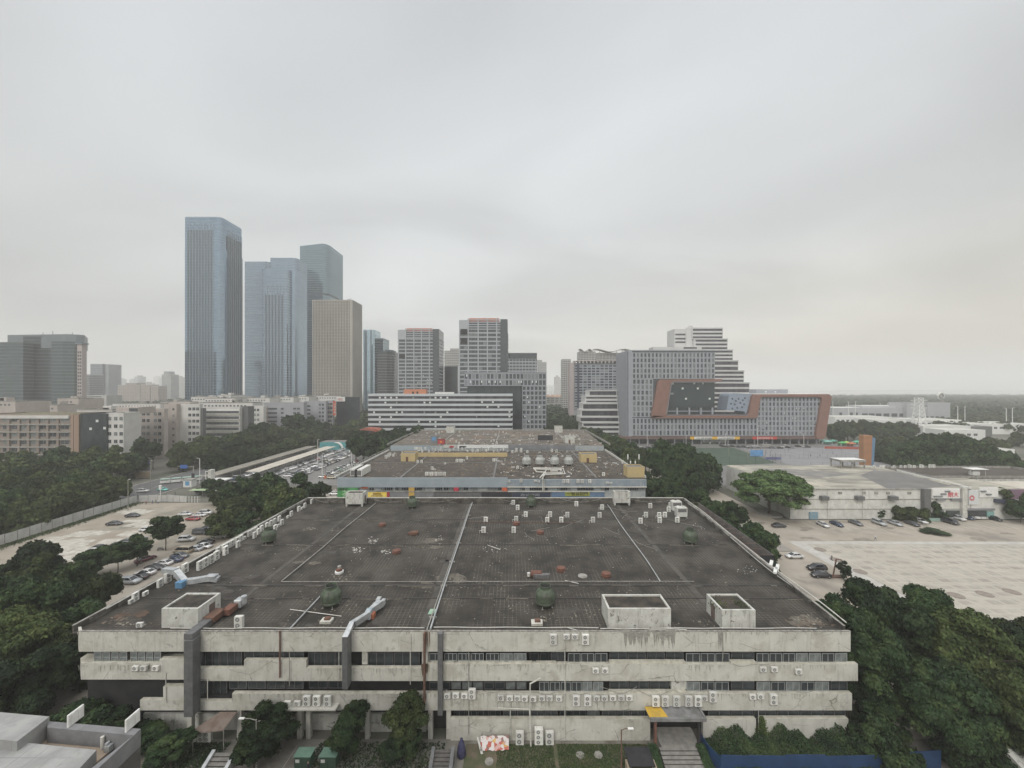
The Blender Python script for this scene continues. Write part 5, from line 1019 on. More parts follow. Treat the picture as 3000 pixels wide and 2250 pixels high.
# ---------------- warehouse row on the right
wh=thing('warehouse','long white warehouse with stained flat roof behind the right car park','warehouse',(135,141,0)); Lw=-wh.location
M['whwall']=pm('warehouse_wall',(0.64,0.64,0.60),(0.52,0.515,0.48),.35,.85,streak=.4,fine=.04)
MB().prism([(102,141),(168,141),(172,172),(172,185),(103,185)],0,10.8).build('wall',M['whwall'],wh,Lw)
MB().prism([(102.2,141.2),(167.8,141.2),(171.8,172),(171.8,184.8),(103.2,184.8)],10.8,11.0).build('roof',M['rooflight'],wh,Lw)
MB().add([(*G(2520,1392,11).xy,11.03),(*G(2600,1432,11).xy,11.03),(*G(2705,1431,11).xy,11.03),(*G(2790,1424,11).xy,11.03),(*G(2640,1385,11).xy,11.03),(*G(2560,1378,11).xy,11.03)],[(0,1,2,3,4,5)]).build('roof_felt',M['roof3'],wh,Lw)
MB().add([(*G(2190,1376,11).xy,11.025),(*G(2300,1373,11).xy,11.025),(*G(2520,1388,11).xy,11.025),(*G(2400,1400,11).xy,11.025)],[(0,1,2,3)]).build('roof_felt',pm('roof_felt_b',(0.17,0.165,0.155),(0.24,0.23,0.21),.2,.9),wh,Lw)
for z in (3.6,7.2): MB().box(102,168,140.8,140.999,z,z+.18).build('string_course',M['slab2'],wh,Lw)
MB().box(102,168,140.7,141.2,10.75,11.15).build('coping',M['slab2'],wh,Lw)
a=MB(); a.prism([(168,141),(168.5,141),(172.4,172),(172,172)],11,11.6); a.build('ridge_flashing',M['white'],wh,Lw)
for px in (2412,2515,2613): MB().bev(XD(px,140.5)-1.3,XD(px,140.5)+1.3,139.2,140.79,7.3,8.7,.08).build('wall_box',M['duct'],wh,Lw)
for px in (2462,2532,2568,2602,2665): MB().box(XD(px,140.8)-.6,XD(px,140.8)+.6,140.75,140.99,9.2,10.0).build('vent_grille',M['slab2'],wh,Lw)
for px in (2426,2528): MB().tube([(XD(px,140.7),140.7,0),(XD(px,140.7),140.7,10.6)],.1,5).build('downpipe',M['pipew'],wh,Lw)
MB().box(XD(2370,140.9),XD(2395,140.9),140.6,140.99,0,2.6).build('gate',pm('blue_gate',(0.18,0.28,0.34),(0.22,0.32,0.37),1,.6),wh,Lw)
MB().box(XD(2705,140),XD(2724,140),139.6,140.99,0,11.3).build('pilaster',M['duct'],wh,Lw)
sf=thing('shop_front','white shop front with red characters and a round emblem','shop',(190,141,0)); Ls=-sf.location
MB().box(168.3,186,141,158,0,11).build('wall',M['whwall'],sf,Ls); MB().box(168.3,186,140.9,158,11,11.15).build('roof',M['rooflight'],sf,Ls)
MB().box(186.2,240,141,152,0,11).build('wall',M['whwall'],sf,Ls); MB().box(186.2,262,140.9,152,11,11.2).build('roof',pm('pale_roof',(0.5,0.47,0.40),(0.42,0.38,0.32),.2,.8),sf,Ls)
def sp(name,px0,px1,py0,py1,m,o=.3): return pan(sf,name,px0,px1,py0,py1,141,m,o)
sp('sign_board',2727,2808,1431,1459,M['white'],.5); sp('sign_board',2834,2862,1436,1477,pm('board_grey',(0.56,0.58,0.58),None,rough=.6),.5); sp('sign_board',2866,2920,1428,1456,M['white'],.45)
red=pm('red_letter',(0.55,0.03,0.05),None,rough=.5)
x,z=XD(2793,140.4),ZD(1455,140.4); text(sf,'朗大',x,140.4,z,2.0,red)
a=MB(); x,z=XD(2848,140.4),ZD(1459,140.4)
for j in range(9):
    t_=2*PI*j/9; a.tube([(x+.55*math.cos(t_),140.42,z+.55*math.sin(t_)),(x+.98*math.cos(t_+.3),140.42,z+.98*math.sin(t_+.3))],.13,5)
a.build('emblem',red,sf,Ls)
for px,py in ((2770,1438),(2758,1446),(2875,1438),(2890,1447)): sp('sloping_board',px-7,px+7,py-2,py+2,M['greyclad'],.9)
sp('sign_strip',2782,2812,1460,1465,M['greyclad'],.8); sp('sign_strip',2740,2765,1460,1465,M['greyclad'],.8); sp('sign_strip',2730,2755,1451,1455,M['greyclad'],.8)
sp('shop_window',2770,2810,1495,1515,M['wglass'],.2); sp('shop_window',2828,2888,1492,1513,M['wglass'],.2); sp('shop_window',2735,2765,1494,1514,M['wpale'],.2); sp('sign_strip',2826,2910,1489,1494,M['greyclad'],.6); sp('green_door',2889,2909,1498,1513,pm('teal_door',(0.2,0.36,0.34),None,rough=.6),.35)
sp('dark_awning',2910,2955,1461,1471,M['navy'],1.2); sp('pilaster',2812,2826,1425,1515,M['oldwhite'],.9)
pf=thing('shop_front','mauve shop front with pale window frames at the right edge','shop',(250,141,0)); Lp=-pf.location
MB().box(240.3,262,141,152,0,11).build('wall',pm('mauve_wall',(0.20,0.12,0.17),(0.16,0.10,0.14),.4,.8),pf,Lp); MB().box(182.0,200,140.3,140.99,4.2,10.9).build('facade_panel',pm('mauve_panel',(0.22,0.13,0.18),(0.17,0.11,0.15),.4,.8),pf,Lp)
for px in (2963,2985):
    MB().box(XD(px,140),XD(px,140)+2.4,140.1,140.29,5.0,7.4).build('window_frame',M['blind_lit'],pf,Lp); MB().box(XD(px,140)+.25,XD(px,140)+2.15,140.05,140.09,5.25,7.15).build('pane',M['wglass'],pf,Lp)
# weathered roof behind the shop fronts
rb=bldg('workshop','low workshop with a brown littered roof behind the warehouse',172.6,232,158.5,179,10.9,M['oldwhite'],roofm=M['roof2']); rparapet(rb,172.6,232,158.5,179,10.8,11.8,M['slab2'])
for i in range(16):
    px=2520+i*12+random.uniform(-3,3); p=G(px,1366+random.uniform(-2,1),11); ac(random.choice('DDSL'),p.x,min(p.y,177.5),11.02,.1,'pale unit at the back edge of the warehouse roofs, %s from left'%ordn(i),'units on the warehouse roof edge')
t=thing('roof_pavilion','pale flat-roofed pavilion on posts at the back of the warehouse roof','pavilion',(157,179,11)); MB().box(-6,6,-2,4,3.0,3.9).build('roof',M['slab2'],t); MB().box(-5.8,5.8,-1.8,3.8,3.9,3.95).build('roof_top',M['white'],t)
for x in (-5.7,-.3,5.3):
    for y in (-1.8,3.4): MB().box(x,x+.4,y,y+.4,0,3.0).build('post',M['slab2'],t)
t=thing('roof_canopy','small steel-framed canopy on the brown workshop roof','canopy',(197,163,11)); MB().box(-3,4,-1,3,2.6,2.75).build('roof',M['white'],t); MB().bev(-1.5,1.5,0,2,0,1.6,.2).build('tank',M['white'],t)
for x in (-2.8,3.6): MB().tube([(x,0,0),(x,0,2.6)],.1,5).build('post',M['pipew'],t)
# ================================================================ TOWERS AND THE CITY
def rpoly(x0,x1,y0,y1,r=0,corners=(1,)):
    """footprint; corners: 0 front-left,1 front-right,2 back-right,3 back-left are rounded with radius r"""
    c=[(x0,y0,PI),(x1,y0,1.5*PI),(x1,y1,0),(x0,y1,.5*PI)]; sx=[1,-1,-1,1]; sy=[1,1,-1,-1]; out=[]
    for i,(x,y,a0) in enumerate(c):
        if i in corners and r: out+=[(x+sx[i]*r+r*math.cos(a0+.5*PI*k/5), y+sy[i]*r+r*math.sin(a0+.5*PI*k/5)) for k in range(6)]
        else: out.append((x,y))
    return out
def lines(t,poly,zs,h,out,mat,name='floor_line'):
    cx=sum(p[0] for p in poly)/len(poly); cy=sum(p[1] for p in poly)/len(poly); a=MB(); n=len(poly)
    P=[]
    for x,y in poly:
        d=Vector((x-cx,y-cy)); d.normalize(); P.append((x+d.x*out*1.3,y+d.y*out*1.3))
    for z in zs: a.prism(P,z,z+h)
    return a.build(name,mat,t,-t.location)
def fins_front(a,x0,x1,y,n,w,d,z0,z1):
    for i in range(n): x=x0+(x1-x0)*(i+.5)/n; a.box(x-w/2,x+w/2,y-d,y+.02,z0,z1)
def fins_side(a,y0,y1,x,n,w,d,z0,z1):
    for i in range(n): y=y0+(y1-y0)*(i+.5)/n; a.box(x-.02,x+d,y-w/2,y+w/2,z0,z1)
GT={'g1':glass('tower_glass_blue',(0.26,0.36,0.46),(0.14,0.21,0.28),.10,.8,2.5,4.2,.004,.45),
    'g2':glass('tower_glass_grey',(0.29,0.37,0.45),(0.17,0.23,0.29),.12,.8,2.5,4.2,.004,.45),
    'g3':glass('tower_glass_dark',(0.20,0.28,0.32),(0.12,0.18,0.21),.10,.8,2.8,4.2,.005,.45),
    'g4':glass('green_glass',(0.10,0.135,0.14),(0.06,0.085,0.09),.10,.6,3,4,.02,.7),
    'g5':glass('dark_curtain',(0.075,0.095,0.10),(0.035,0.045,0.05),.10,.5,2.4,4.0,.02,.7)}
M['g5']=GT['g5']; M['dim']=pm('dim_glass',(0.08,0.092,0.10),(0.05,0.058,0.065),.6,.22,spec=.6)
groove=pm('groove_dark',(0.055,0.08,0.105),(0.075,0.10,0.125),.05,.4); fl=pm('floor_line_grey',(0.20,0.25,0.29),(0.16,0.20,0.24),.05,.5)
finm=pm('pale_fin',(0.30,0.36,0.41),(0.26,0.32,0.37),.05,.4)
# tallest tower
t=thing('glass_tower','tallest blue glass skyscraper with vertical grooves, leftmost of the tower cluster','skyscraper',(-458,570,0)); L=-t.location
p=rpoly(-484.5,-431,570,613,7,(1,)); MB().prism(p,0,301).build('curtain_wall',GT['g1'],t,L)
lines(t,p,[z for z in np.arange(14,296,4.2)],.55,.12,fl)
MB().prism(rpoly(-486,-430,571.5,614,7,(1,)),0,255).build('lower_skin',GT['g1'],t,L)
a=MB(); fins_front(a,-482,-443,570,9,1.8,.35,20,282); fins_side(a,580,612,-430,7,1.9,.35,20,278); a.build('groove',groove,t,L)
a=MB(); fins_front(a,-479.6,-440.6,570,9,.35,.5,10,292); fins_side(a,582,614,-430,7,.35,.5,10,288); a.build('fin',finm,t,L)
MB().prism(rpoly(-484,-431.5,570.5,612.5,7,(1,)),301,302.2).build('roof_rim',finm,t,L); a=MB(); a.box(-462,-446,585,600,301,304.5); a.tube([(-462,590,304.5),(-440,590,306)],.4,5); a.build('roof_plant',finm,t,L)
# second tower
t=thing('glass_tower','blue-grey glass skyscraper with a lower front shoulder, middle of the cluster','skyscraper',(-382,620,0)); L=-t.location
p=rpoly(-403,-361,620,659,6,(1,)); MB().prism(p,0,240).build('curtain_wall',GT['g2'],t,L); lines(t,p,[z for z in np.arange(12,236,4.2)],.55,.12,fl)
p=rpoly(-395,-352,629,661,8,(1,)); MB().prism(p,0,261).build('upper_block',GT['g2'],t,L); lines(t,p,[z for z in np.arange(242,260,4.2)],.6,.12,fl)
a=MB(); fins_front(a,-399,-368,620,6,1.9,.35,20,198); fins_side(a,628,658,-361,6,1.9,.35,20,196); a.build('groove',groove,t,L)
a=MB(); fins_front(a,-396.5,-366,620,6,.35,.5,10,215); fins_side(a,630,660,-361,6,.35,.5,10,212); a.build('fin',finm,t,L)
MB().box(-356,-361+.5,640,646,222,229).build('roof_sign',pm('blue_sign',(0.08,0.12,0.25),None,rough=.5),t,L)
t=thing('glass_tower','pale ribbed glass tower with close horizontal lines, partly hidden','skyscraper',(-460,690,0)); L=-t.location
p=rpoly(-479.4,-436,690,720,6,(1,)); MB().prism(p,0,275).build('curtain_wall',GT['g2'],t,L); lines(t,p,[z for z in np.arange(10,272,4.2)],.9,.2,fl)
t=thing('glass_tower','dark rounded skyscraper slightly widening at mid height, rightmost glass one','skyscraper',(-370,720,0)); L=-t.location
p=rpoly(-397,-345,720,785,14,(1,)); MB().prism(p,0,222).build('curtain_wall',GT['g3'],t,L); MB().prism(p,226,312).build('curtain_wall',GT['g3'],t,L); MB().prism(rpoly(-396,-346,721,784,13,(1,)),222,226).build('sky_floor',groove,t,L)
lines(t,p,[z for z in np.arange(10,220,4.2)]+[z for z in np.arange(228,310,4.2)],.6,.15,pm('dark_floor_line',(0.11,0.15,0.17),(0.09,0.12,0.14),.05,.5))
a=MB(); P=rpoly(-397,-345,720,785,14,(1,)); a.add([(x,y,312) for x,y in P]+[(x,y,312+7*max(0,1-abs(x+352)/60)) for x,y in P],[(i,(i+1)%len(P),len(P)+(i+1)%len(P),len(P)+i) for i in range(len(P))]+[tuple(range(len(P),2*len(P)))]); a.build('crown',GT['g3'],t,L)
# beige tower
t=thing('office_tower','beige stone-ribbed office tower in front of the dark skyscraper','office tower',(-243,520,0)); L=-t.location
bg=pm('beige_stone',(0.36,0.345,0.31),(0.31,0.295,0.265),.03,.85); MB().box(-270,-215.5,520,552,0,166).build('core',pm('beige_window',(0.15,0.14,0.125),(0.11,0.105,0.095),.3,.4),t,L)
a=MB(); fins_front(a,-270,-219.5,520,24,1.15,.9,0,166.8); fins_side(a,520.5,552,-215.5,17,1.3,.6,0,166.8); a.build('rib',bg,t,L)
a=MB()
for z in np.arange(8,165,4.15): a.box(-270,-215.4,519.75,552,z,z+1.0)
a.box(-219.3,-215.3,519.4,552,0,167); a.box(-270.2,-215.2,519.3,552.1,165.8,167.2); a.build('spandrel',bg,t,L); a=MB(); a.box(-247,-224,530,545,167,169); a.tube([(-232,532,169),(-222,532,171.5)],.35,5); a.build('roof_plant',fl,t,L)
def simple(name,label,px0,px1,ptop,Y,depth,mat,fh=4.0,lm=None,lh=.8,z0=0,cat='building',group=None,fins=0,fm=None,side=None,out=.15):
    x0,x1=XD(px0,Y),XD(px1,Y); z=ZD(ptop,Y); t=thing(name,label,cat,((x0+x1)/2,Y,0),0,group); L=-t.location
    MB().box(x0,x1,Y,Y+depth,z0,z).build('core',mat,t,L)
    if lm is not None:
        a=MB()
        for q in np.arange(z0+3,z-.5,fh): a.box(x0-out,x1+out,Y-out,Y+depth+out,q,q+lh)
        a.box(x0-out,x1+out,Y-out-.01,Y+depth+out,z-1.2,z+.3); a.build('floor_band',lm,t,L)
    if fins:
        a=MB(); fins_front(a,x0,x1,Y,fins,.7,out+.25,z0,z); a.build('pier',fm or lm,t,L)
    return t
# left complex
gl=pm('green_floor_line',(0.075,0.095,0.095),(0.055,0.07,0.07),.1,.5)
t=simple('office_block','blue-green glass office block at the left edge of the skyline',0-60,68,1003,440,10,GT['g4'],3.9,gl,1.1); 
t=simple('office_block','darker glass office block with a curved front beside the left-edge one',68,154,985,452,14,GT['g5'],3.9,pm('dark_line',(0.06,0.08,0.09),(0.05,0.065,0.075),.1,.5),.8)
t=thing('office_block','taller green glass office block with a grey crown and antennas','building',(-535,446,0)); L=-t.location
p=[(-535,447),(-520,446),(-511,449),(-507,454),(-540,486),(-570,486)]; MB().prism(p,0,ZD(1000,446)).build('curtain_wall',GT['g4'],t,L); lines(t,p,[z for z in np.arange(6,100,3.9)],1.0,.12,gl)
MB().prism([(-598,456),(-520,449),(-512,452),(-508,457),(-536,486),(-600,486)],95,ZD(981,455)).build('crown',pm('crown_grey',(0.15,0.18,0.19),(0.12,0.145,0.155),.05,.5),t,L)
for i in range(5): x=-585+i*12; MB().tube([(x,470,111),(x,470,114+2*(i%3))],.3,5).build('antenna',fl,t,L)
t=simple('apartment_tower','slim pinkish-white tower with a flat overhanging roof beside the green office block',226,240,1008,440,5,pm('pink_wall',(0.42,0.36,0.34),(0.38,0.33,0.31),.1,.8),3.9,None); 
a=MB()
for q in np.arange(6,90,3.9):
    for px in (228,234): a.box(XD(px,440),XD(px+4,440),439.8,439.99,q,q+2.2)
a.build('window_column',M['dim'],t,-t.location); MB().box(XD(224,440),XD(244,440),438.5,446,ZD(1008,440),ZD(1008,440)+1.4).build('roof',fl,t,-t.location)
# low-rise and hazy slabs behind
wl=pm('pale_wall',(0.46,0.45,0.42),(0.40,0.39,0.37),.05,.85); wl2=pm('grey_wall',(0.30,0.32,0.33),(0.26,0.28,0.29),.05,.85)
simple('office_slab','blue-grey slab tower standing alone in the haze at left',265,300,1067,900,30,pm('slab_dark',(0.12,0.15,0.17),(0.10,0.13,0.15),.1,.4),4,wl2,1.6)
simple('office_slab','plain side slab attached to the lone hazy tower',300.5,318,1067,905,30,wl2,4,None)
simple('office_slab','lower darker slab left of the lone hazy tower',243,262,1097,850,30,M['dim'],4,wl2,1.0)
simple('apartment_tower','slim apartment tower with a stepped top in the far haze',474,501,1097,1050,25,wl2,3.3,wl,1.2,fins=3)
simple('apartment_tower','stepped cap of the slim hazy apartment tower',480,495,1088,1055,18,wl2,3,None)
k=0; r_=random.Random(21)
for i in range(44):
    px=r_.uniform(240,545) if i<34 else r_.uniform(1620,1690); Y=r_.uniform(1500,3600); top=r_.uniform(1103,1128); w=r_.uniform(8,20)
    x0,x1=XD(px,Y),XD(px+w,Y); z=ZD(top,Y); t=thing('apartment_tower','far hazy city block, %s of the distant skyline'%ordn(i),'building',((x0+x1)/2,Y,0),0,'far skyline blocks')
    a=MB(); a.box(x0-t.location.x,x1-t.location.x,0,40,0,z); a.box((x0*.7+x1*.3)-t.location.x,(x0*.3+x1*.7)-t.location.x,5,30,z,z+6); a.build('wall',wl2 if i%3 else wl,t)
for i,(a_,b_,tp) in enumerate(((345,368,1128),(368,400,1122),(400,412,1128),(413,440,1127),(442,464,1131))):
    t=simple('apartment_block','white and tan apartment block by the far trees, %s from left'%ordn(i),a_,b_,tp,880,22,pm('tan%d'%i,(0.36,0.28,0.23),(0.3,0.24,0.2),.2,.85),3.3,wl,.9,fins=4,fm=wl,group='white and tan blocks')
t=simple('white_office','low white office with grey window bands left of the far woods',243,300,1159,620,25,M['dim'],3.6,wl,1.6); t=simple('white_office','pale end block of the low white office',297,312,1158,618,25,wl,3.6,None)
# towers right of the beige one
t=thing('glass_tower','pale blue round-fronted glass tower right of the beige tower','skyscraper',(XD(1078,650),650,0)); L=-t.location
p=rpoly(XD(1060,650),XD(1097,650),650,680,7,(0,1)); MB().prism(p,0,ZD(966,650)).build('curtain_wall',glass('paleblue',(0.42,0.55,0.62),(0.3,0.4,0.47),.1,.7,3,4,.015,.5),t,L); a=MB(); a.box(XD(1069,650),XD(1075,650),649.7,650,0,145); a.build('recess',groove,t,L); lines(t,p,[z for z in np.arange(10,140,8)],.5,.1,fl)
simple('office_tower','grey flat-topped tower behind the rounded dark office',1098,1122,991,600,30,GT['g3'],4,fl,.6)
t=thing('office_tower','dark office tower with a curved brownish right side','office tower',(XD(1128,560),560,0)); L=-t.location
p=rpoly(XD(1106,560),XD(1150,560),560,590,12,(1,)); MB().prism(p,0,ZD(1029,560)).build('curtain_wall',GT['g5'],t,L); lines(t,p,[z for z in np.arange(8,98,4)],.6,.25,pm('brown_line',(0.24,0.22,0.2),(0.2,0.18,0.17),.1,.6)); MB().prism(rpoly(XD(1128,566),XD(1147,566),566,588,8,(1,)),100,104.5).build('crown',groove,t,L)
# twin office towers
pw=pm('pale_cladding',(0.38,0.40,0.425),(0.34,0.36,0.38),.1,.6); og=pm('orange_plant',(0.52,0.24,0.18),(0.46,0.21,0.16),.2,.8)
def twin(px0,pxf,pxg,pxs,Y,ztop,label,piers,voids):
    x0,xf,xg=XD(px0,Y),XD(pxf,Y),XD(pxg,Y); t=thing('office_tower',label,'office tower',((x0+xg)/2,Y,0)); L=-t.location; dep=32
    MB().box(x0,xf,Y,Y+dep,0,ztop-4).build('core',M['dim'],t,L); MB().box(xf+.01,xg,Y+.5,Y+dep,0,ztop-.5).build('glass_corner',M['dim'],t,L)
    a=MB(); zs=np.arange(6,ztop-12,4.2)
    for z in zs: a.box(x0-.3,xf,Y-.35,Y+dep,z,z+1.25)
    a.build('spandrel',pw,t,L)
    for z in np.arange(6,ztop,4.2): pass
    a=MB()
    for z in zs: a.box(xf+.01,xg+.6,Y+3,Y+dep+.2,z,z+.7)
    a.build('side_band',pw,t,L)
    a=MB()
    for px in piers: x=XD(px,Y); a.box(x-.6,x+.6,Y-.8,Y-.001,0,ztop)
    a.box(x0-.4,x0+.7,Y-.6,Y+dep,0,ztop-2); a.build('pier',pw,t,L)
    # open crown of grey louvres with the orange plant room inside
    a=MB()
    for k in range(5): a.box(x0+9,xf,Y-.3,Y,ztop-11+k*2.3,ztop-10.2+k*2.3)
    a.box(x0,x0+9,Y-.3,Y+10,ztop-12,ztop-1.5); a.build('louvre',pw,t,L); MB().box(XD(piers[0]+2,Y),XD(pxf-4,Y),Y+1,Y+22,ztop-11,ztop+.6).build('plant_room',og,t,L)
    for z in voids: MB().box(x0+1.2,x0+8,Y-.9,Y-.35,z,z+5).build('terrace_opening',M['dark'],t,L);  # solid dark box, shade of the opening put into its colour
    # window panes; then opened sashes, their caught light put in as pale colour
    it=[]; xs=[x0]+[XD(px,Y) for px in piers]+[xf]
    for z in zs:
        for q in range(len(xs)-1):
            n=2 if xs[q+1]-xs[q]>7 else 1
            for u in range(n): w=(xs[q+1]-xs[q]-1.6)/n; it.append((xs[q]+.9+u*w,Y-.12,z+1.4,w-.4,2.6,'dim' if random.random()<.86 else 'wpale'))
    winset(t,it)
    it=[]
    for z in zs[:14]:
        for q in range(len(xs)-1):
            if random.random()<.38: it.append((random.uniform(xs[q]+1,xs[q+1]-2),Y-.2,z+1.7,1.0,.9,'blind_lit'))
    winset(t,it,cap=0,name='lit_sash'); return t
twin(1167,1268,1286,1301,465,120,'grey gridded office tower with an orange roof plant, left of the twins',(1189,1213,1235,1258),(84,))
twin(1346,1466,1487,1488,385,117.6,'grey gridded office tower with an orange roof plant, right of the twins',(1372,1401,1428,1455),(93,102))
simple('office_block','dark glass block between the twin office towers',1301.5,1341,1073,520,25,GT['g5'],4,None)
for i,(a_,b_,tp) in enumerate(((1302,1318,1028),(1319,1345,1021))): simple('apartment_tower','white apartment tower behind the gap of the twin offices, %s'%('left' if i==0 else 'right'),a_,b_,tp,700,20,M['dim'],3.1,wl,1.7,fins=4,fm=wl,group='white apartment towers behind the twins')
t=simple('office_block','white-gridded office block with a dark glass top right of the twins',1488,1573,1036,520,25,M['dim'],4.2,pw,1.5,fins=9,fm=pw); MB().box(XD(1489,519),XD(1573,519),519.2,546,ZD(1050,519),ZD(1034,519)).build('crown',GT['g5'],t,-t.location)
for i,(a_,b_,tp) in enumerate(((1576,1588,1055),(1588.5,1601,1061))): simple('apartment_tower','hazy white apartment tower behind the gridded block, %s'%('left' if i==0 else 'right'),a_,b_,tp,760,20,wl2,3.1,wl,1.6,group='hazy apartment towers')
# L-shaped gridded office
lg=pm('grey_tile',(0.27,0.285,0.31),(0.24,0.255,0.28),.2,.7)
t=thing('office_block','grey gridded L-shaped office with two storeys cantilevered to the left','building',(0,338,0)); L=-t.location; Y=338
MB().box(XD(1360,Y),XD(1600,Y),Y+.3,Y+22,50,61.2).build('core',M['dim'],t,L); MB().box(XD(1530,Y),XD(1600,Y),Y+.31,Y+22,0,49.9).build('core',M['dim'],t,L); MB().box(XD(1368,Y),XD(1529,Y),Y+3,Y+20,0,49.9).build('glass_hall',GT['g5'],t,L)
grid_face(t,XD(1360,Y),XD(1600,Y),Y+.3,50,61.0,22,2,1.15,1.3,lg,cap=44,lit=((1,0),(4,0),(6,0),(8,0),(9,0),(14,0),(15,0),(18,0),(19,0),(0,1)))
grid_face(t,XD(1530,Y),XD(1600,Y),Y+.3,-.8,50,6,12,1.15,1.3,lg,cap=56,lit=((0,1),(1,1),(3,1),(0,2),(2,2),(1,4),(0,5),(4,7),(1,8),(1,9),(2,9),(3,9),(4,9),(0,10),(4,10)))
MB().box(XD(1358,Y),XD(1601,Y),Y,Y+22.3,61.05,61.9).build('parapet',lg,t,L); MB().box(XD(1550,Y)-.5,XD(1530,Y),Y+.9,Y+2.99,0,49.9).build('glass_strip',GT['g5'],t,L)
for i in range(5): MB().tube([(XD(1362+i*6,Y),340,61.9),(XD(1362+i*6,Y),340,64+i%3)],.15,5).build('antenna',M['alu'],t,L)
# striped office
t=thing('striped_office','long office with white and dark horizontal stripes behind the third block','office building',(-63,340,0)); L=-t.location; Y=322; x0,x1=XD(1079,Y),XD(1501,Y)
M['ribbon']=glass('ribbon_glass',(0.10,0.10,0.115),(0.045,0.045,0.055),.15,.35,2.6,60,.02,.9); ZT=ZD(1155,Y); MB().box(x0,x1,Y+.6,Y+14,0,ZT-.6).build('ribbon_glazing',M['ribbon'],t,L)
st=pm('white_metal_band',(0.50,0.53,0.54),(0.45,0.48,0.49),.15,.55)
for k in range(8):
    z=ZD(1154+k*14.36+6.5,Y); MB().box(x0-.2,x1+.2,Y,Y+14.2,z,z+1.85).build('white_band',st,t,L)
MB().box(x0,x1,Y+.61,Y+14,ZT-.6,ZT).build('roof',M['roof3'],t,L)
it=[]
for zx,zy in [(229,1052),(289,1052),(350,1052),(411,1052),(591,1052),(773,1052),(832,1052),(889,1052),(960,1052),(289,1105),(411,1105),(712,1105),(773,1105),(1335,1100),(1453,1100),(349,1158),(1394,1152),(1513,1152),(167,1211),(411,1211),(471,1211),(712,1211),(832,1211),(960,1211),(1632,1205),(229,1263),(350,1263),(889,1260),(1275,1257),(1632,1257),(229,1314),(652,1312),(773,1312),(832,1315),(652,1366),(832,1364),(1513,1361)]:
    px,py=1050+zx/3.687,880+zy/3.687; it.append((XD(px,Y)-.75,Y+.4,ZD(py+2.2,Y),1.5,1.45,'blind_lit' if random.random()<.7 else 'wpale'))
winset(t,it,name='opened_window')  # small pale squares, the lit look is put into the colour
MB().box(XD(1183,325),XD(1247,325),325,332,ZT,ZT+4.2).build('orange_plant_room',pm('orange_render',(0.50,0.215,0.125),(0.45,0.2,0.12),.3,.8),t,L)
for px in (1207,1220): MB().box(XD(px,324.9),XD(px,324.9)+1.6,324.9,324.99,ZT,ZT+2.2).build('door',M['dark'],t,L)
a=MB()
for k in range(14): x=XD(1275+k*4,326); a.box(x,x+.9,325,327,ZT,ZT+1.8)
a.build('roof_unit_row',M['white'],t,L)
rc=thing('petal_canopy','curved red petal-shaped canopy at the left foot of the striped office','canopy',(XD(1095,312),312,0)); L=-rc.location
a=MB(); P=[(1055,1258),(1075,1252.5),(1105,1255),(1121,1261),(1125,1272),(1116,1272),(1106,1264),(1090,1260)]
a.xprism([(XD(px,312),ZD(py,312)) for px,py in P],308,318); a.build('shell',pm('terracotta',(0.34,0.11,0.07),(0.28,0.09,0.06),.3,.8),rc,L); MB().box(XD(1086,312),XD(1096,312),311,315,0,12).build('column',M['redbrown'],rc,L)
# ---------------- right cluster
def resid(px0,px1,top,Y,label,n,group=None): return simple('apartment_tower',label,px0,px1,top,Y,22,M['dim'],3.1,wl,1.5,fins=n,fm=wl,group=group)
resid(1648,1672,1052,640,'pale apartment tower at the left end of the right cluster',4); resid(1697,1745,1030,640,'tall white apartment tower with a wavy roof frame, left one',6); t=resid(1750,1850,1034,660,'tall white apartment tower with a wavy roof frame, right one',10)
for px0,px1,Y,lab in ((1697,1735,640,'left'),(1740,1855,655,'right')):
    t=thing('roof_trellis','wavy white roof trellis crowning the %s apartment tower'%lab,'trellis',(XD(px0,Y),Y,ZD(1034,Y))); L=-t.location; a=MB(); n=14
    for k in range(n):
        u=k/n; u2=(k+1)/n; za,zb=[ZD(1026-4*math.sin(q*9+1),Y) for q in (u,u2)]; xa,xb=XD(px0+(px1-px0)*u,Y),XD(px0+(px1-px0)*u2,Y); a.add([(xa,Y-3,za),(xb,Y-3,zb),(xb,Y+16,zb),(xa,Y+16,za),(xa,Y-3,za-.8),(xb,Y-3,zb-.8),(xb,Y+16,zb-.8),(xa,Y+16,za-.8)],[(0,1,2,3),(4,5,1,0),(7,6,5,4)])
        if k%2==0: a.box(xa,xa+.8,Y,Y+.8,ZD(1036,Y),za)
    a.build('frame',wl,t,L)
t=thing('apartment_block','wide grey-gridded apartment block left of the orange-framed building','building',(105,480,0)); L=-t.location; Y=480
MB().box(XD(1683,Y),XD(1820,Y),Y+.3,Y+20,0,ZD(1064,Y)).build('core',M['dim'],t,L); grid_face(t,XD(1683,Y),XD(1820,Y),Y+.3,20,ZD(1068,Y),11,17,1.2,1.2,pm('bluish_wall',(0.34,0.36,0.40),(0.3,0.32,0.36),.1,.8),cap=100); MB().box(XD(1682,Y),XD(1820,Y),Y-.2,Y+20.2,0,19.9).build('base',wl2,t,L)
MB().box(XD(1691,Y),XD(1697,Y),Y-.6,Y-.1,20,ZD(1066,Y)).build('dark_strip',M['navy'],t,L); MB().box(XD(1669,Y),XD(1682,Y),Y+1,Y+15,0,ZD(1062,Y)).build('pink_wing',pm('pink_grey',(0.42,0.36,0.35),(0.38,0.33,0.32),.1,.8),t,L)
a=MB()
for k in range(12): x=XD(1685+k*11,Y); a.box(x,x+1.2,Y+1,Y+15,ZD(1064,Y),ZD(1058,Y))
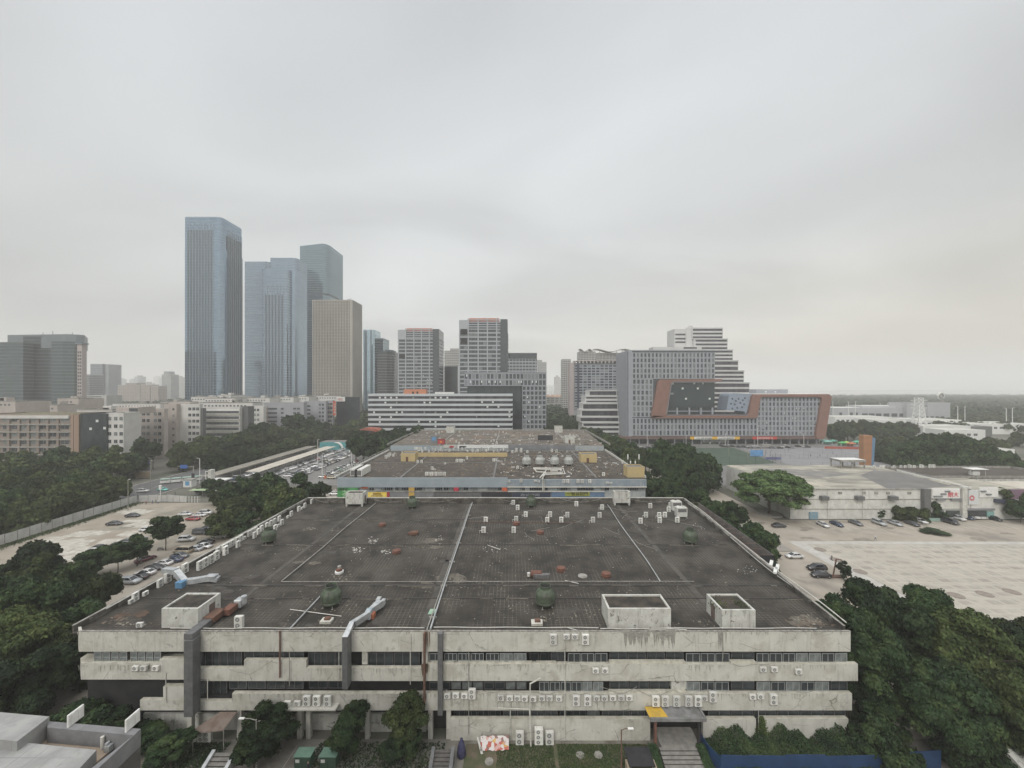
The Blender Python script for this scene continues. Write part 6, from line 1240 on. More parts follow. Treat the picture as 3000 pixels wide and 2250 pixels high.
a.box(XD(1683,Y),XD(1820,Y),Y+1,Y+15,ZD(1058,Y),ZD(1056.5,Y)); a.build('roof_pergola',pm('pergola',(0.46,0.42,0.40),None),t,L)
rt=pm('terracotta_roof',(0.46,0.28,0.19),(0.38,0.23,0.16),.2,.85)
for i in range(4):
    px=1600+i*13; Y=820+i*10; t=thing('villa','white terrace house with an orange hipped roof, %s from left'%ordn(i),'house',(XD(px+6,Y),Y,0),0,'orange-roofed houses'); x=XD(px+12,Y)-XD(px,Y)
    a=MB(); a.box(-x/2,x/2,0,12,0,ZD(1163,Y)); a.build('wall',wl,t); z=ZD(1163,Y); MB().add([(-x/2-.5,-.5,z),(x/2+.5,-.5,z),(x/2+.5,12.5,z),(-x/2-.5,12.5,z),(-x/4,6,z+5),(x/4,6,z+5)],[(0,1,5,4),(1,2,5),(2,3,4,5),(3,0,4)]).build('roof',rt,t)
    for q in range(3): MB().box(-x/2+1,x/2-1,-.1,-.001,z-4-q*4,z-2-q*4).build('window_band',M['dim'],t)
# white terraced tower
wt=pm('white_terrace',(0.58,0.58,0.57),(0.53,0.53,0.52),.08,.8)
def terr(name,label,levels,Y,dep):
    t=thing(name,label,'building',((XD(levels[0][0],Y)+XD(levels[0][1],Y))/2,Y,0)); L=-t.location
    for i,(pa,pb,pt,pbm) in enumerate(levels):
        x0,x1=XD(pa,Y),XD(pb,Y); z1,z0=ZD(pt,Y),ZD(pbm,Y); yy=Y+1.6*len(levels)-i*1.6
        MB().box(x0,x1,yy,yy+dep,z0,z1).build('storey_wall',wt,t,L)
        n=max(1,int(round((z1-z0)/4.4))); h=(z1-z0)/n
        for q in range(n): MB().box(x0+1.2 if i%2 else x0+.5,x1-.6,yy-.12,yy-.001,z0+q*h+.9,z0+q*h+h-1.1).build('ribbon_window',M['ribbon'],t,L)
        MB().box(x0-.2,x1+.2,yy-.5,yy-.121,z1-.7,z1+.4).build('parapet',wt,t,L)
    return t
e4=lambda x,y:(1600+x/2.458,880+y/2.458)
lv=[]
for xa,xb,ya,yb in ((1090,1315,187,268),(1100,1345,268,350),(1180,1377,350,430),(1180,1410,430,505),(1180,1445,505,592),(1200,1478,592,668),(1200,1478,668,860)): lv.append((e4(xa,0)[0],e4(xb,0)[0],e4(0,ya)[1],e4(0,yb)[1]))
tt=terr('terraced_tower','tall white terraced tower stepping down to the right with planted ledges',lv,400,20); L=-tt.location; Y=415
MB().box(XD(e4(925,0)[0],Y),XD(e4(1090,0)[0],Y),Y,Y+20,0,ZD(e4(0,205)[1],Y)).build('stair_wing',wt,tt,L); MB().box(XD(e4(1005,0)[0],Y),XD(e4(1092,0)[0],Y),Y-1.5,Y,0,ZD(e4(0,195)[1],Y)).build('lift_core',wt,tt,L)
for ya in (240,270,295): MB().box(XD(e4(930,0)[0],Y),XD(e4(1002,0)[0],Y),Y-.2,Y-.001,ZD(e4(0,ya+12)[1],Y),ZD(e4(0,ya)[1],Y)).build('ribbon_window',M['ribbon'],tt,L)
for ya in (260,285,310): MB().box(XD(e4(1050,0)[0],Y),XD(e4(1083,0)[0],Y),Y-1.7,Y-1.501,ZD(e4(0,ya+12)[1],Y),ZD(e4(0,ya)[1],Y)).build('ribbon_window',M['ribbon'],tt,L)
MB().box(XD(e4(770,0)[0],402),XD(e4(1120,0)[0],402),402,414,0,ZD(e4(0,335)[1],402)).build('low_wing',wt,tt,L); MB().box(XD(e4(990,0)[0],402),XD(e4(1085,0)[0],402),401.8,401.99,ZD(e4(0,348)[1],402),ZD(e4(0,335)[1],402)-.3).build('ribbon_window',M['ribbon'],tt,L)
for x in (1030,1048): MB().box(XD(e4(x,0)[0],Y),XD(e4(x+8,0)[0],Y),Y,Y+3,80,ZD(e4(0,182)[1],Y)).build('chimney',wt,tt,L)
lv=[]
for xa,ya,yb in ((325,648,690),(292,690,742),(272,742,790),(255,790,840),(248,840,880),(262,880,1010)): lv.append((e4(xa,0)[0],e4(530,0)[0],e4(0,ya)[1],e4(0,yb)[1]))
terr('terraced_block','white terraced low block left of the orange-framed building',lv,352,20)
# ---------------- the orange-framed building
ob=thing('framed_office','grey ribbed office with a slanted orange frame looping over dark glass','office building',(180,330,0)); L=-ob.location; Y=330.0
X4=lambda x:XD(1600+x/2.458,Y); Z4=lambda y:ZD(880+y/2.458,Y)
M['ogrey']=pm('grey_metal_panel',(0.30,0.315,0.345),(0.27,0.285,0.31),.2,.6); MB().box(X4(592),X4(1215),Y+.4,Y+38,5,Z4(363)).build('core',M['dim'],ob,L)
MB().box(X4(1215)+.01,X4(1985),Y+.4,Y+24,5,Z4(850)).build('core',M['dim'],ob,L); MB().box(X4(1500),X4(1985),Y+.41,Y+24,Z4(850)+.01,Z4(676)).build('core',M['dim'],ob,L)
MB().box(X4(592),X4(1215),Y+.38,Y+38.2,Z4(363)+.001,Z4(357)).build('roof',M['ogrey'],ob,L); MB().box(X4(592),X4(620),Y-.1,Y+.399,5,Z4(363)).build('corner_pier',M['ogrey'],ob,L)
lit=[(8,12),(9,12),(12,13),(15,11),(18,11),(18,12),(20,13),(20,14),(15,14),(17,14),(12,12),(9,14),(18,14),(14,13),(11,11)]
# upper left lattice, then the lower storey band, then the right block
grid_face(ob,X4(620),X4(1215),Y+.4,Z4(565),Z4(375),22,5,1.5,1.35,M['ogrey'],out=.55,cap=0,wm=('dim','dim','dim','wpale'),lit=((11,4),(13,0),(17,1),(17,2),(18,0),(15,3),(20,2),(20,4),(12,0),(11,0),(17,4),(18,3)))
grid_face(ob,X4(620),X4(770),Y+.4,Z4(841),Z4(566),5.0 and 5,7,1.5,1.35,M['ogrey'],out=.55,cap=0,wm=('dim','dim','wpale'))
grid_face(ob,X4(620),X4(1520),Y+.4,Z4(975),Z4(848),33,3,1.5,1.35,M['ogrey'],out=.55,cap=0,wm=('dim','dim','wpale'))
grid_face(ob,X4(1520),X4(1975),Y+.4,Z4(975),Z4(695),17,8,1.5,1.35,M['ogrey'],out=.55,cap=100,wm=('dim','dim','dim','wpale'),lit=[(random.randrange(17),random.randrange(8)) for _ in range(26)])
a=MB()
for k in range(14): y=Y+2+k*2.6; a.box(X4(592)-.7,X4(592)-.001,y,y+.9,5,Z4(366))
a.build('side_fin',M['ogrey'],ob,L)
orr=pm('orange_panel',(0.235,0.125,0.095),(0.20,0.108,0.083),.25,.65); rim=pm('frame_rim',(0.20,0.18,0.19),(0.17,0.155,0.165),.2,.6)
def ribbon(pts,nm='orange_frame',y0=-2.2,y1=.4,m=None):
    MB().xprism([(X4(x),Z4(y)) for x,y in pts],Y+y0,Y+y1).build(nm,m or orr,ob,L)
ribbon([(500,962),(560,978),(1930,978),(1935,997),(560,997),(497,975)],m=pm('brown_fascia',(0.15,0.095,0.08),(0.13,0.085,0.075),.3,.7))
ribbon([(1930,997),(1955,695),(1972,712),(1975,697),(1970,690),(2037,690),(2041,700),(1997,985),(1985,995)][:1]+[(1927,977),(1972,720),(1968,700),(1955,694.5),(2025,676),(2040,690),(2040,705),(1998,980),(1985,997)])
ribbon([(1490,676),(2025,675.5),(1955,694),(1545,694)])
ribbon([(1474,690),(1490,676.5),(1545,694.5),(1533,704),(1512,835),(1500,846),(1440,829),(1450,815)])
ribbon([(765,829.5),(1440,829.5),(1498,846.5),(770,846.5),(752,838)])
ribbon([(800,583),(820,570),(1255,567),(1255,583),(905,583.5),(888,598),(856,820),(868,829),(760,845),(752,832)])
for pts in ([(856,818),(890,596),(905,584),(1215,584),(1215,592),(908,592),(897,600),(864,822)],[(856,822),(868,828),(1445,828.5),(1445,821),(868,821)]): ribbon(pts,'frame_rim',-2.4,-2.2,rim)
MB().box(X4(890),X4(1210),Y-.5,Y+.39,Z4(772),Z4(585)).build('dark_glass',glass('void_glass',(0.055,0.075,0.08),(0.035,0.05,0.055),.06,.5,4,4.4,.01,.5),ob,L)
it=[(X4(x),Y-.7,Z4(y),1.6,1.6,'blind_lit') for x,y in ((903,606),(1058,604),(1120,604),(974,641),(1083,641),(998,715),(1168,715))]+[(X4(893),Y-.7,Z4(678),2.8,1.6,'wpale')]; winset(ob,it,name='opened_window')  # pale panes on the dark glass, their light painted as colour
a=MB(); a.box(X4(862),X4(1210),Y-1.0,Y+.39,Z4(800),Z4(795)); 
for x in (935,1022,1105,1188): a.box(X4(x),X4(x)+1.2,Y-1.4,Y+.39,Z4(826),Z4(772))
a.build('terrace_frame',M['ogrey'],ob,L); MB().box(X4(862),X4(1215),Y+.2,Y+.395,Z4(826),Z4(772)).build('terrace_back',M['g5'],ob,L)
a=MB(); pp=[(1300,790),(1318,690),(1325,676),(1345,668),(1490,674),(1475,690),(1450,800),(1440,822),(1430,800)]; a.xprism([(X4(x),Z4(y)) for x,y in pp],Y+.4,Y+16); a.build('curved_side_wall',pm('blue_metal',(0.26,0.31,0.38),(0.23,0.27,0.33),.2,.5),ob,L)
a=MB(); r_=random.Random(3)
for x,y in ((1335,705),(1360,720),(1352,745),(1380,705),(1392,735),(1410,715),(1420,745),(1405,765),(1370,770),(1335,775),(1325,740),(1425,700)): a.xprism([(X4(x),Z4(y)),(X4(x+10),Z4(y-4)),(X4(x+16),Z4(y+8)),(X4(x+5),Z4(y+12))],Y+.3,Y+.39)
a.build('shard_window',M['dim'],ob,L)
MB().box(X4(1555),X4(1790),Y+8,Y+18,Z4(676),Z4(641)).build('roof_plant_room',M['ogrey'],ob,L); MB().box(X4(1480),X4(2020),Y-1,Y+24,Z4(676)+.02,Z4(672)).build('roof',M['white'],ob,L)
for x in (1620,1690): MB().box(X4(x),X4(x+12),Y+7.9,Y+7.99,Z4(664),Z4(655)).build('window',M['blind_lit'],ob,L)
# ground floor: recessed shops, columns, banners
MB().box(X4(600),X4(1990),Y+4,Y+22,0,4.99).build('shop_glazing',M['g5'],ob,L)
for k in range(22): x=X4(605+k*64); MB().box(x,x+.9,Y+.5,Y+1.4,0,4.98).build('column',M['ogrey'],ob,L)
a=MB()
for k in range(18): x=XD(2065+k*4.4,Y); a.box(x,x+1.05,Y+3.8,Y+3.99,.8,3.9)
a.build('shop_blind',M['blind_lit'],ob,L)
def sgn(px0,px1,py0,py1,c,nm='banner',o=2.6): return pan(ob,nm,px0,px1,py0,py1,Y,pm('sg%d_%d'%(px0,len(bpy.data.materials)),c,tuple(q*.9 for q in c),.4,.6),o,.15)
sgn(2018,2162,1278,1286,(0.70,0.70,0.66)); 
for px0,px1,sl in ((2018,2030,0),(2080,2097,1),(2146,2162,1)): MB().xprism([(XD(px0,Y),ZD(1286,Y)),(XD(px1,Y),ZD(1286,Y)),(XD(px1,Y),ZD(1278,Y)),(XD(px0+3*sl,Y),ZD(1278,Y))],Y-2.7,Y-2.61).build('yellow_end',pm('ybanner',(0.66,0.40,0.05),None) if 'ybanner' not in bpy.data.materials else bpy.data.materials['ybanner'],ob,L)
text(ob,'CMG 中国 招商创库',XD(2058,Y),Y-2.75,ZD(1284.5,Y),1.5,M['duct']); text(ob,'CMG 中国 招商创库',XD(2122,Y),Y-2.75,ZD(1284.5,Y),1.5,M['duct'])
sgn(2199,2270,1278,1286,(0.55,0.07,0.05),'red_banner'); text(ob,'百荟文体用品广场',XD(2235,Y),Y-2.8,ZD(1284.6,Y),1.7,M['white'])
# ================================================================ FACTORY ROW LEFT
pk=pm('pinkish_render',(0.44,0.39,0.355),(0.38,0.34,0.31),.2,.85,streak=.25); wh_=pm('white_render',(0.60,0.59,0.56),(0.53,0.52,0.49),.15,.85,streak=.15); br=pm('brown_render',(0.27,0.225,0.19),(0.23,0.19,0.165),.2,.85,streak=.25); orp=pm('orange_pilaster',(0.32,0.225,0.17),None,rough=.8)
mossy=pm('planted_roof',(0.10,0.12,0.05),(0.17,0.16,0.09),.2,.95)
def fac(px0,px1,Y,dep,top,label,wall,cols=(),rows=7,fh=4.4,ribbon=False,roofm=None,wm=('dim','wglass','wpale'),group='factory row',side=0,ww=2.0,wz=2.1):
    x0,x1=XD(px0,Y),XD(px1,Y); zt=ZD(top,Y); t=thing('factory_building',label,'building',((x0+x1)/2,Y,0)); L=-t.location
    MB().box(x0,x1,Y+.02,Y+dep,0,zt-.3).build('wall',wall,t,L); MB().box(x0+.3,x1-.3,Y+.3,Y+dep-.3,zt-.3,zt-.1).build('roof',roofm or M['roof3'],t,L); rparapet(t,x0-.1,x1+.1,Y,Y+dep,zt-.31,zt+.6,wall)
    it=[]
    for r in range(rows):
        z=zt-4.0-r*fh
        if z<1: break
        if ribbon:
            n=max(2,int((x1-x0)/2.2)); w=(x1-x0-1)/n
            for i in range(n): it.append((x0+.5+i*w,Y-.1,z,w-.12,wz,random.choice(wm)))
            MB().box(x0-.2,x1+.2,Y-.7,Y-.05,z-1.0,z-.1).build('ledge',M['band'],t,L)
        else:
            for c in cols: it.append((XD(c,Y)-ww/2,Y-.1,z,ww,wz,random.choice(wm)))
    winset(t,it)
    if side:
        it=[]
        for r in range(rows):
            z=zt-4.0-r*fh
            for k in range(side): it.append((x1+.11,Y+2+k*dep/side,z,1.8,2.0,random.choice(wm)))
        winset(t,it,PI/2)
    return t
t=fac(-60,216,230,22,1216,'brown factory with wide windows and an overgrown roof at the left edge',br,(20,45,72,100,128,155,190),6,4.5,roofm=mossy,ww=4.6,wz=2.3)
for px in (28,58,86,114,142,172): MB().box(XD(px,230)-.7,XD(px,230)+.7,229.3,229.99,0,29).build('pilaster',br,t,-t.location)
for r_i in range(5): MB().box(XD(-60,230),XD(212,230),229.0,229.98,8+r_i*4.5-.1,8+r_i*4.5+.7).build('ledge',M['pipeg'],t,-t.location)
MB().box(XD(-60,230),XD(205,230),229.2,229.98,ZD(1226,230),ZD(1217,230)).build('roof_fascia',wh_,t,-t.location)
for px in (217,226,233): MB().box(XD(px,230)-.9,XD(px,230)+.6,229,229.99,0,ZD(1214,230)).build('orange_pilaster',orp,t,-t.location)
t=fac(236,312,229,20,1214,'narrow dark glass building beside the brown factory',M['g5'],(),0)
winset(t,[(XD(px,229),228.85,ZD(py,229),1.5,1.5,'blind_lit') for px,py in ((281,1237),(303,1258),(262,1260))],name='opened_window')  # three pale panes with the light put into their colour
t=fac(312.5,362,230,10,1212,'white six-storey factory wing with three window columns',wh_,(321,339,355),7,4.55,side=0)
MB().box(XD(320,236),XD(404,240),240.1,252,ZD(1214,236),ZD(1193,240)).build('penthouse',pk,t,-t.location); MB().box(XD(378,239.8),XD(402,239.8),239.8,239.99,ZD(1206,240),ZD(1196,240)).build('penthouse_window',M['dim'],t,-t.location)
t=fac(413,481,262,3,1200,'pink and white factory set back behind the white wing',pk,(421,434,455,468),7,4.5)
t=fac(481,517,274,3,1186,'tall beige stair tower with a single column of small windows',pk,(508,),7,4.6,ww=1.4,wz=1.6)
t=fac(517.5,585,277,3,1186,'white factory with three window columns and a blank wall',wh_,(556,568,579),7,4.4)
MB().box(XD(497,282),XD(556,282),282,290,ZD(1188,282),ZD(1180,282)).build('penthouse',pk,t,-t.location)
MB().box(XD(585,277)+.1,XD(585,277)+1.5,278,281,0,ZD(1196,278)).build('dark_side',M['duct'],t,-t.location)
t=fac(592,702,300,3,1196,'white factory with long ribbon windows and a mossy roof',wh_,rows=6,ribbon=True,roofm=mossy,wm=('dim','wglass','dim'))
MB().box(XD(592,300),XD(702,300),299.8,299.99,ZD(1204,300),ZD(1198,300)).build('roof_fascia',M['white'],t,-t.location)
t=fac(702.5,727,303,7,1193,'grey end bay of the ribbon-windowed factory',M['duct'],(),0); t=fac(740,772,330,4,1191,'small white factory with square windows beside the grey bay',wh_,(746,756),6,4.2)
gr_=pm('grey_render',(0.34,0.345,0.365),(0.30,0.305,0.325),.15,.8,streak=.1)
t=fac(772,890,365,6,1181,'long grey factory with rounded windows behind the trees',gr_,(),0)
a=[]
for r in range(5):
    z=ZD(1195,365)-r*4.0
    MB().bev(XD(778,364),XD(810,364),364.8,364.99,z-1.6,z,.08).build('rounded_window',M['dim'],t,-t.location)
    MB().bev(XD(821,364),XD(829,364),364.8,364.99,z-1.6,z,.08).build('rounded_window',M['dim'],t,-t.location)
    winset(t,[(XD(px,364.8),364.75,z-1.6,2.6,1.7,'dim') for px in (859,870)])
MB().box(XD(786,364),XD(788,364),362,362.6,0,ZD(1192,364)).build('pink_post',orp,t,-t.location)
t=fac(890.5,955,385,4,1177,'grey factory with a round-ended window bay farther along the row',gr_,(937,946),5,3.9)
for r in range(5): z=ZD(1187,384)-r*3.8; MB().bev(XD(895,384),XD(908,384),384.8,384.99,z-1.8,z,.1).build('rounded_window',M['dim'],t,-t.location)
t=fac(955.5,975,392,4,1175,'grey factory bay with dark strips left of the orange sign',gr_,rows=6,ribbon=True)
MB().box(XD(976,391),XD(984,391),390.5,391,ZD(1217,391),ZD(1175,391)).build('orange_sign',pm('orange_sign',(0.50,0.10,0.05),(0.42,0.09,0.05),.4,.6),t,-t.location)
text(t,'公寓招租',0,0,0,1.6,M['white']) if 0 else [text(t,c_,XD(980,390),390.4,ZD(1186+8*i_,391),2.0,M['white']) for i_,c_ in enumerate('公寓招租')]
tg=t=fac(985,1045,400,8,1165,'black glass corner building at the end of the factory row',M['g5'],(),0); MB().box(XD(985,399),XD(1010,399),399.4,399.9,ZD(1176,399),ZD(1163,399)).build('white_sign',M['white'],t,-t.location); text(t,'园区',XD(997,399),399.3,ZD(1173,399),3,M['redp'])
# rooftops farther left and behind
rr=random.Random(77)
for i,(a_,b_,tp,Y,m) in enumerate(((-40,45,1176,300,pk),(146,168,1187,300,pk),(168,230,1168,320,pk),(0,30,1186,310,pk),(225,330,1201,270,wh_),(330,470,1183,420,wh_),(470,560,1178,430,pk),(560,640,1163,440,wh_),(600,690,1167,430,wh_),(637,676,1158,440,wh_),(690,790,1166,450,wh_),(790,860,1164,470,wh_),(860,905,1162,480,wh_),(905,1000,1160,500,wh_),(585,740,1180,340,wh_))):
    x0,x1=XD(a_,Y),XD(b_,Y); z=ZD(tp,Y); t=bldg('rear_factory','flat-roofed rear building seen over the factory row, %s'%ordn(i),x0,x1,Y,Y+rr.uniform(14,26),z,m,group='rear factory roofs'); rparapet(t,x0,x1,Y,Y+12,z-.36,z+.5,M['slab2'])
    for k in range(2):
        u=rr.uniform(.1,.7); w=rr.uniform(.1,.25)*(x1-x0); MB().box(x0+u*(x1-x0),x0+u*(x1-x0)+w,Y+3,Y+8,z-.1,z+rr.uniform(1.2,3)).build('roof_hut',rr.choice((m,M['slab2'],wh_)),t,-t.location)
    winset(t,[(x0+1+k*3.2,Y-.12,z-3.4,1.6,1.4,'dim') for k in range(int((x1-x0-2)/3.2))])
# ================================================================ RIGHT DISTANCE
cg=pm('cool_grey_wall',(0.40,0.41,0.42),(0.36,0.37,0.38),.1,.8)
def far(name,label,px0,px1,top,Y,dep,m,roofm=None,cat='building'):
    x0,x1=XD(px0,Y),XD(px1,Y); t=bldg(name,label,x0,x1,Y,Y+dep,ZD(top,Y),m,cat,roofm=roofm); rparapet(t,x0-.1,x1+.1,Y,Y+dep,ZD(top,Y)-.36,ZD(top,Y)+.3,m); return t
Z3=lambda x,y:(2300+x/3.016,1050+y/3.016)
def farz(name,label,xa,xb,yt,Y,dep,m,roofm=None): return far(name,label,Z3(xa,0)[0],Z3(xb,0)[0],Z3(0,yt)[1],Y,dep,m,roofm)
t=farz('grey_depot','long pale grey two-storey depot beyond the trees at right',425,1075,437,520,30,cg,M['white'])
for x in (480,575,620,680,740,800,870,940,1010): MB().box(XD(Z3(x,0)[0],520),XD(Z3(x+(22 if x<650 else 50),0)[0],520),519.8,519.99,ZD(Z3(0,502 if x<650 else 515)[1],520),ZD(Z3(0,478 if x<650 else 486)[1],520)).build('window_band',M['dim'],t,-t.location)
farz('grey_depot','raised white-roofed middle part of the pale depot',680,1100,420,530,26,cg,M['white'])
farz('grey_depot','square pale grey block left of the pylon top',1075,1225,395,515,25,cg); t=farz('grey_depot','larger square grey block right of the pylon',1258,1460,392,515,30,cg); farz('grey_depot','low link between the two square grey blocks',1225,1258,440,516,25,cg,M['white'])
for x in range(1150,1420,45): MB().box(XD(Z3(x,0)[0],514.8),XD(Z3(x+28,0)[0],514.8),514.7,514.9,ZD(Z3(0,528)[1],514.8),ZD(Z3(0,512)[1],514.8)).build('window_band',M['dim'],t,-t.location)
pr=pm('pale_sheet_roof',(0.50,0.50,0.45),(0.42,0.42,0.38),.05,.7)
for i,(xa,xb,yt,Y,dep) in enumerate(((440,945,520,470,30),(780,1120,545,440,25),(1150,1560,545,430,30),(1220,1640,600,380,20),(1410,1770,635,345,16),(1625,2180,580,400,30),(2010,2300,600,410,30),(1870,2030,808,262,12))):
    t=farz('long_shed','long shed with a pale metal roof in the right distance, %s'%ordn(i),xa,xb,yt,Y,dep,M['white'],pr); t['group']='long pale sheds'
    x0,x1=XD(Z3(xa,0)[0],Y),XD(Z3(xb,0)[0],Y); z=ZD(Z3(0,yt)[1],Y); winset(t,[(x0+2+k*6,Y-.12,z-5,3.4,2,'dim') for k in range(int((x1-x0-4)/6))])
t=farz('green_depot','dark green-grey depot wall right of the sheds',1630,1830,605,385,20,M['duct'])
t=farz('low_house','low white house with a dark window near the right edge',1925,2025,862,250,10,wh_); t=farz('low_house','dark little shed left of the low white house',1930,2010,835,262,8,M['duct'])
# pylon
def pylon(x,y,h,w,label,arms=3):
    t=thing('transmission_pylon',label,'pylon',(x,y,0)); a=MB(); n=9; m=M['white']
    def hw(z): u=z/h; return w/2*(1-u)**1.0*.75+ w*.14 if u<.75 else w*.14+ w/2*.25*.75
    for sx in (1,-1):
        for sy in (1,-1): a.tube([(sx*hw(h*k/n),sy*hw(h*k/n),h*k/n) for k in range(n+1)],.4,4)
    for k in range(n):
        z0,z1=h*k/n,h*(k+1)/n; p,q=hw(z0),hw(z1)
        for s in (1,-1): a.tube([(-p,s*p,z0),(q,s*q,z1)],.24,3); a.tube([(p,s*p,z0),(-q,s*q,z1)],.24,3); a.tube([(s*p,-p,z0),(s*q,q,z1)],.24,3); a.tube([(-q,s*q,z1),(q,s*q,z1)],.24,3)
    a.build('lattice',m,t)
    for k in range(arms):
        z=h*(.72+.1*k); b=MB()
        for s in (1,-1): b.tube([(s*hw(z),0,z+1),(s*(w*.9),0,z+.3)],.14,4); b.tube([(s*hw(z),0,z-.5),(s*(w*.9),0,z+.3)],.12,4)
        b.build('cross_arm',m,t)
    return t
pylon(XD(2692,400),400,ZD(1166,400),10,'lattice transmission pylon standing in front of the grey blocks')
for i,px in enumerate((1607,1621)): pylon(XD(px,900),900,ZD(1129,900),16,'distant twin pylon by the orange-roofed houses, %s one'%('left' if i==0 else 'right'))
t=thing('ring_sculpture','ring-shaped red and white sculpture rising over the woods','sculpture',(XD(2757,620),620,0)); 
z0=ZD(1161,620); a=MB(); a.tube([(5.0*math.cos(q),0,z0+5.5*math.sin(q)) for q in np.linspace(-.6,4.6,18)],[.4+1.2*math.sin(3.14*k/17) for k in range(18)],6); a.build('ring',M['white'],t); a=MB(); a.tube([(3.2*math.cos(q),-.5,z0+3.6*math.sin(q)) for q in np.linspace(0,4,10)],.6,6); a.build('inner_ring',M['redbrown'],t); MB().box(-2.2,2.2,-2,2,0,z0-5).build('plinth',M['slab2'],t)
# orange and blue sign pillar, courts, crowds of little stands
t=thing('sign_pillar','tall orange sign pillar with a blue side by the sports courts','sign pillar',(XD(2540,222),222,0)); L=-t.location; Y=222
MB().add([(XD(2530,Y),Y,0),(XD(2552,Y),Y,0),(XD(2552,Y),Y+3,0),(XD(2530,Y),Y+3,0),(XD(2530,Y),Y,ZD(1275,Y)),(XD(2556,Y),Y,ZD(1276,Y)),(XD(2556,Y),Y+3,ZD(1276,Y)),(XD(2530,Y),Y+3,ZD(1275,Y))],[(0,1,5,4),(1,2,6,5),(2,3,7,6),(3,0,4,7),(4,5,6,7)]).build('orange_face',pm('pillar_orange',(0.38,0.19,0.095),(0.33,0.17,0.09),.4,.7),t,L)
MB().add([(XD(2554,Y),Y+.5,0),(XD(2561,Y),Y+.5,0),(XD(2561,Y),Y+3,0),(XD(2554,Y),Y+3,0),(XD(2557,Y),Y+.5,ZD(1281,Y)),(XD(2567,Y),Y+.5,ZD(1284,Y)),(XD(2567,Y),Y+3,ZD(1284,Y)),(XD(2557,Y),Y+3,ZD(1281,Y))],[(0,1,5,4),(1,2,6,5),(2,3,7,6),(3,0,4,7),(4,5,6,7)]).build('blue_face',pm('pillar_blue',(0.10,0.20,0.34),(0.16,0.26,0.38),.5,.6),t,L)
MB().box(XD(2537,Y),XD(2551,Y),Y-1.2,Y-.9,0,3.2).build('white_panel',M['white'],t,L)
def fence(name,label,pts,h,m,panelm=None,cat='fence',sp=4.0,top=True,group=None,th=.06,slack=0,pname='panel'):
    t=thing(name,label,cat,(pts[0][0],pts[0][1],0),0,group); L=-t.location; n=0
    for (ax,ay),(bx_,by) in zip(pts[:-1],pts[1:]):
        d=Vector((bx_-ax,by-ay,0)); ln=d.length; d.normalize(); k=max(1,int(ln/sp)); nn=Vector((-d.y,d.x,0))*th
        for i in range(k):
            p=Vector((ax,ay,0))+d*ln*i/k; q=Vector((ax,ay,0))+d*ln*(i+1)/k
            if n<60: MB().box(p.x-.07,p.x+.07,p.y-.07,p.y+.07,0,h+.05).build('post',m,t,L)
            if panelm:
                hh=h-random.uniform(0,slack); MB().add([p,q,q+nn,p+nn]+[Vector((v.x,v.y,hh)) for v in (p,q,q+nn,p+nn)],[(0,1,5,4),(1,2,6,5),(2,3,7,6),(3,0,4,7),(4,5,6,7)]).build(pname,panelm,t,L) if n<60 else None
            n+=1
        if top and not panelm:
            a=MB()
            for z in np.arange(h*.25,h+.01,h*.25): a.tube([(ax,ay,z),(bx_,by,z)],.035,3)
            a.build('rail',m,t,L)
    return t
M['hoard']=pm('white_hoarding',(0.52,0.52,0.50),(0.42,0.42,0.40),.35,.8,streak=.35)
fence('site_hoarding','long white hoarding between the west lot and the tree-lined road',[(-153.5,40),(-155.5,90),(-157.5,138),(-158,162)],3.0,M['slab2'],M['hoard'],'hoarding',3.2,th=.1,slack=.15)
fence('site_hoarding','shorter white hoarding across the far end of the west lot',[(-157.5,162.3),(-146,162.8),(-137,161.5)],3.0,M['slab2'],M['hoard'],'hoarding',2.9,th=.1,slack=.4)
fence('lot_gate','pale barred gate at the far end of the west lot',[(-136.8,161.5),(-130.5,161.2)],2.6,M['white'],None,'gate',1.2)
fence('court_fence','tall green netting fence round the football pitch',[(98,232),(172,246),(180,309),(96,309),(98,232)],5.5,M['duct'],None,'fence',6)
fence('court_fence','tall netting fence along the grey sports courts',[(173,223),(230,223),(289,223),(299,308)],5.0,M['pipeg'],None,'fence',7)
fence('court_fence','low pale fence crossing the grey sports courts',[(183,262),(240,262),(292,262)],3.0,M['pipeg'],None,'fence',6)
fence('street_fence','orange safety fence behind the courts beside the market stalls',[(248,305),(285,300),(292,262)],1.8,M['redp'],pm('safety_orange',(0.42,0.10,0.06),(0.34,0.09,0.06),.4,.7),'fence',5)
for i,(px,py,w,c) in enumerate(((2217,1338,4.5,(0.10,0.24,0.44)),(2265,1348,5,(0.09,0.10,0.2)))):
    p=G(px,py); t=thing('court_banner',('bright blue' if i==0 else 'dark blue')+' banner on the court fence behind the warehouse','banner',(p.x,p.y,0)); MB().box(-w,w,0,.1,.3,4.6 if i==0 else 2.0).build('banner_sheet',pm('ban%d'%i,c,tuple(min(1,q*1.5) for q in c),.3,.6),t)
    for x in (-w,w): MB().tube([(x,.15,0),(x,.15,5)],.08,4).build('post',M['pipeg'],t)
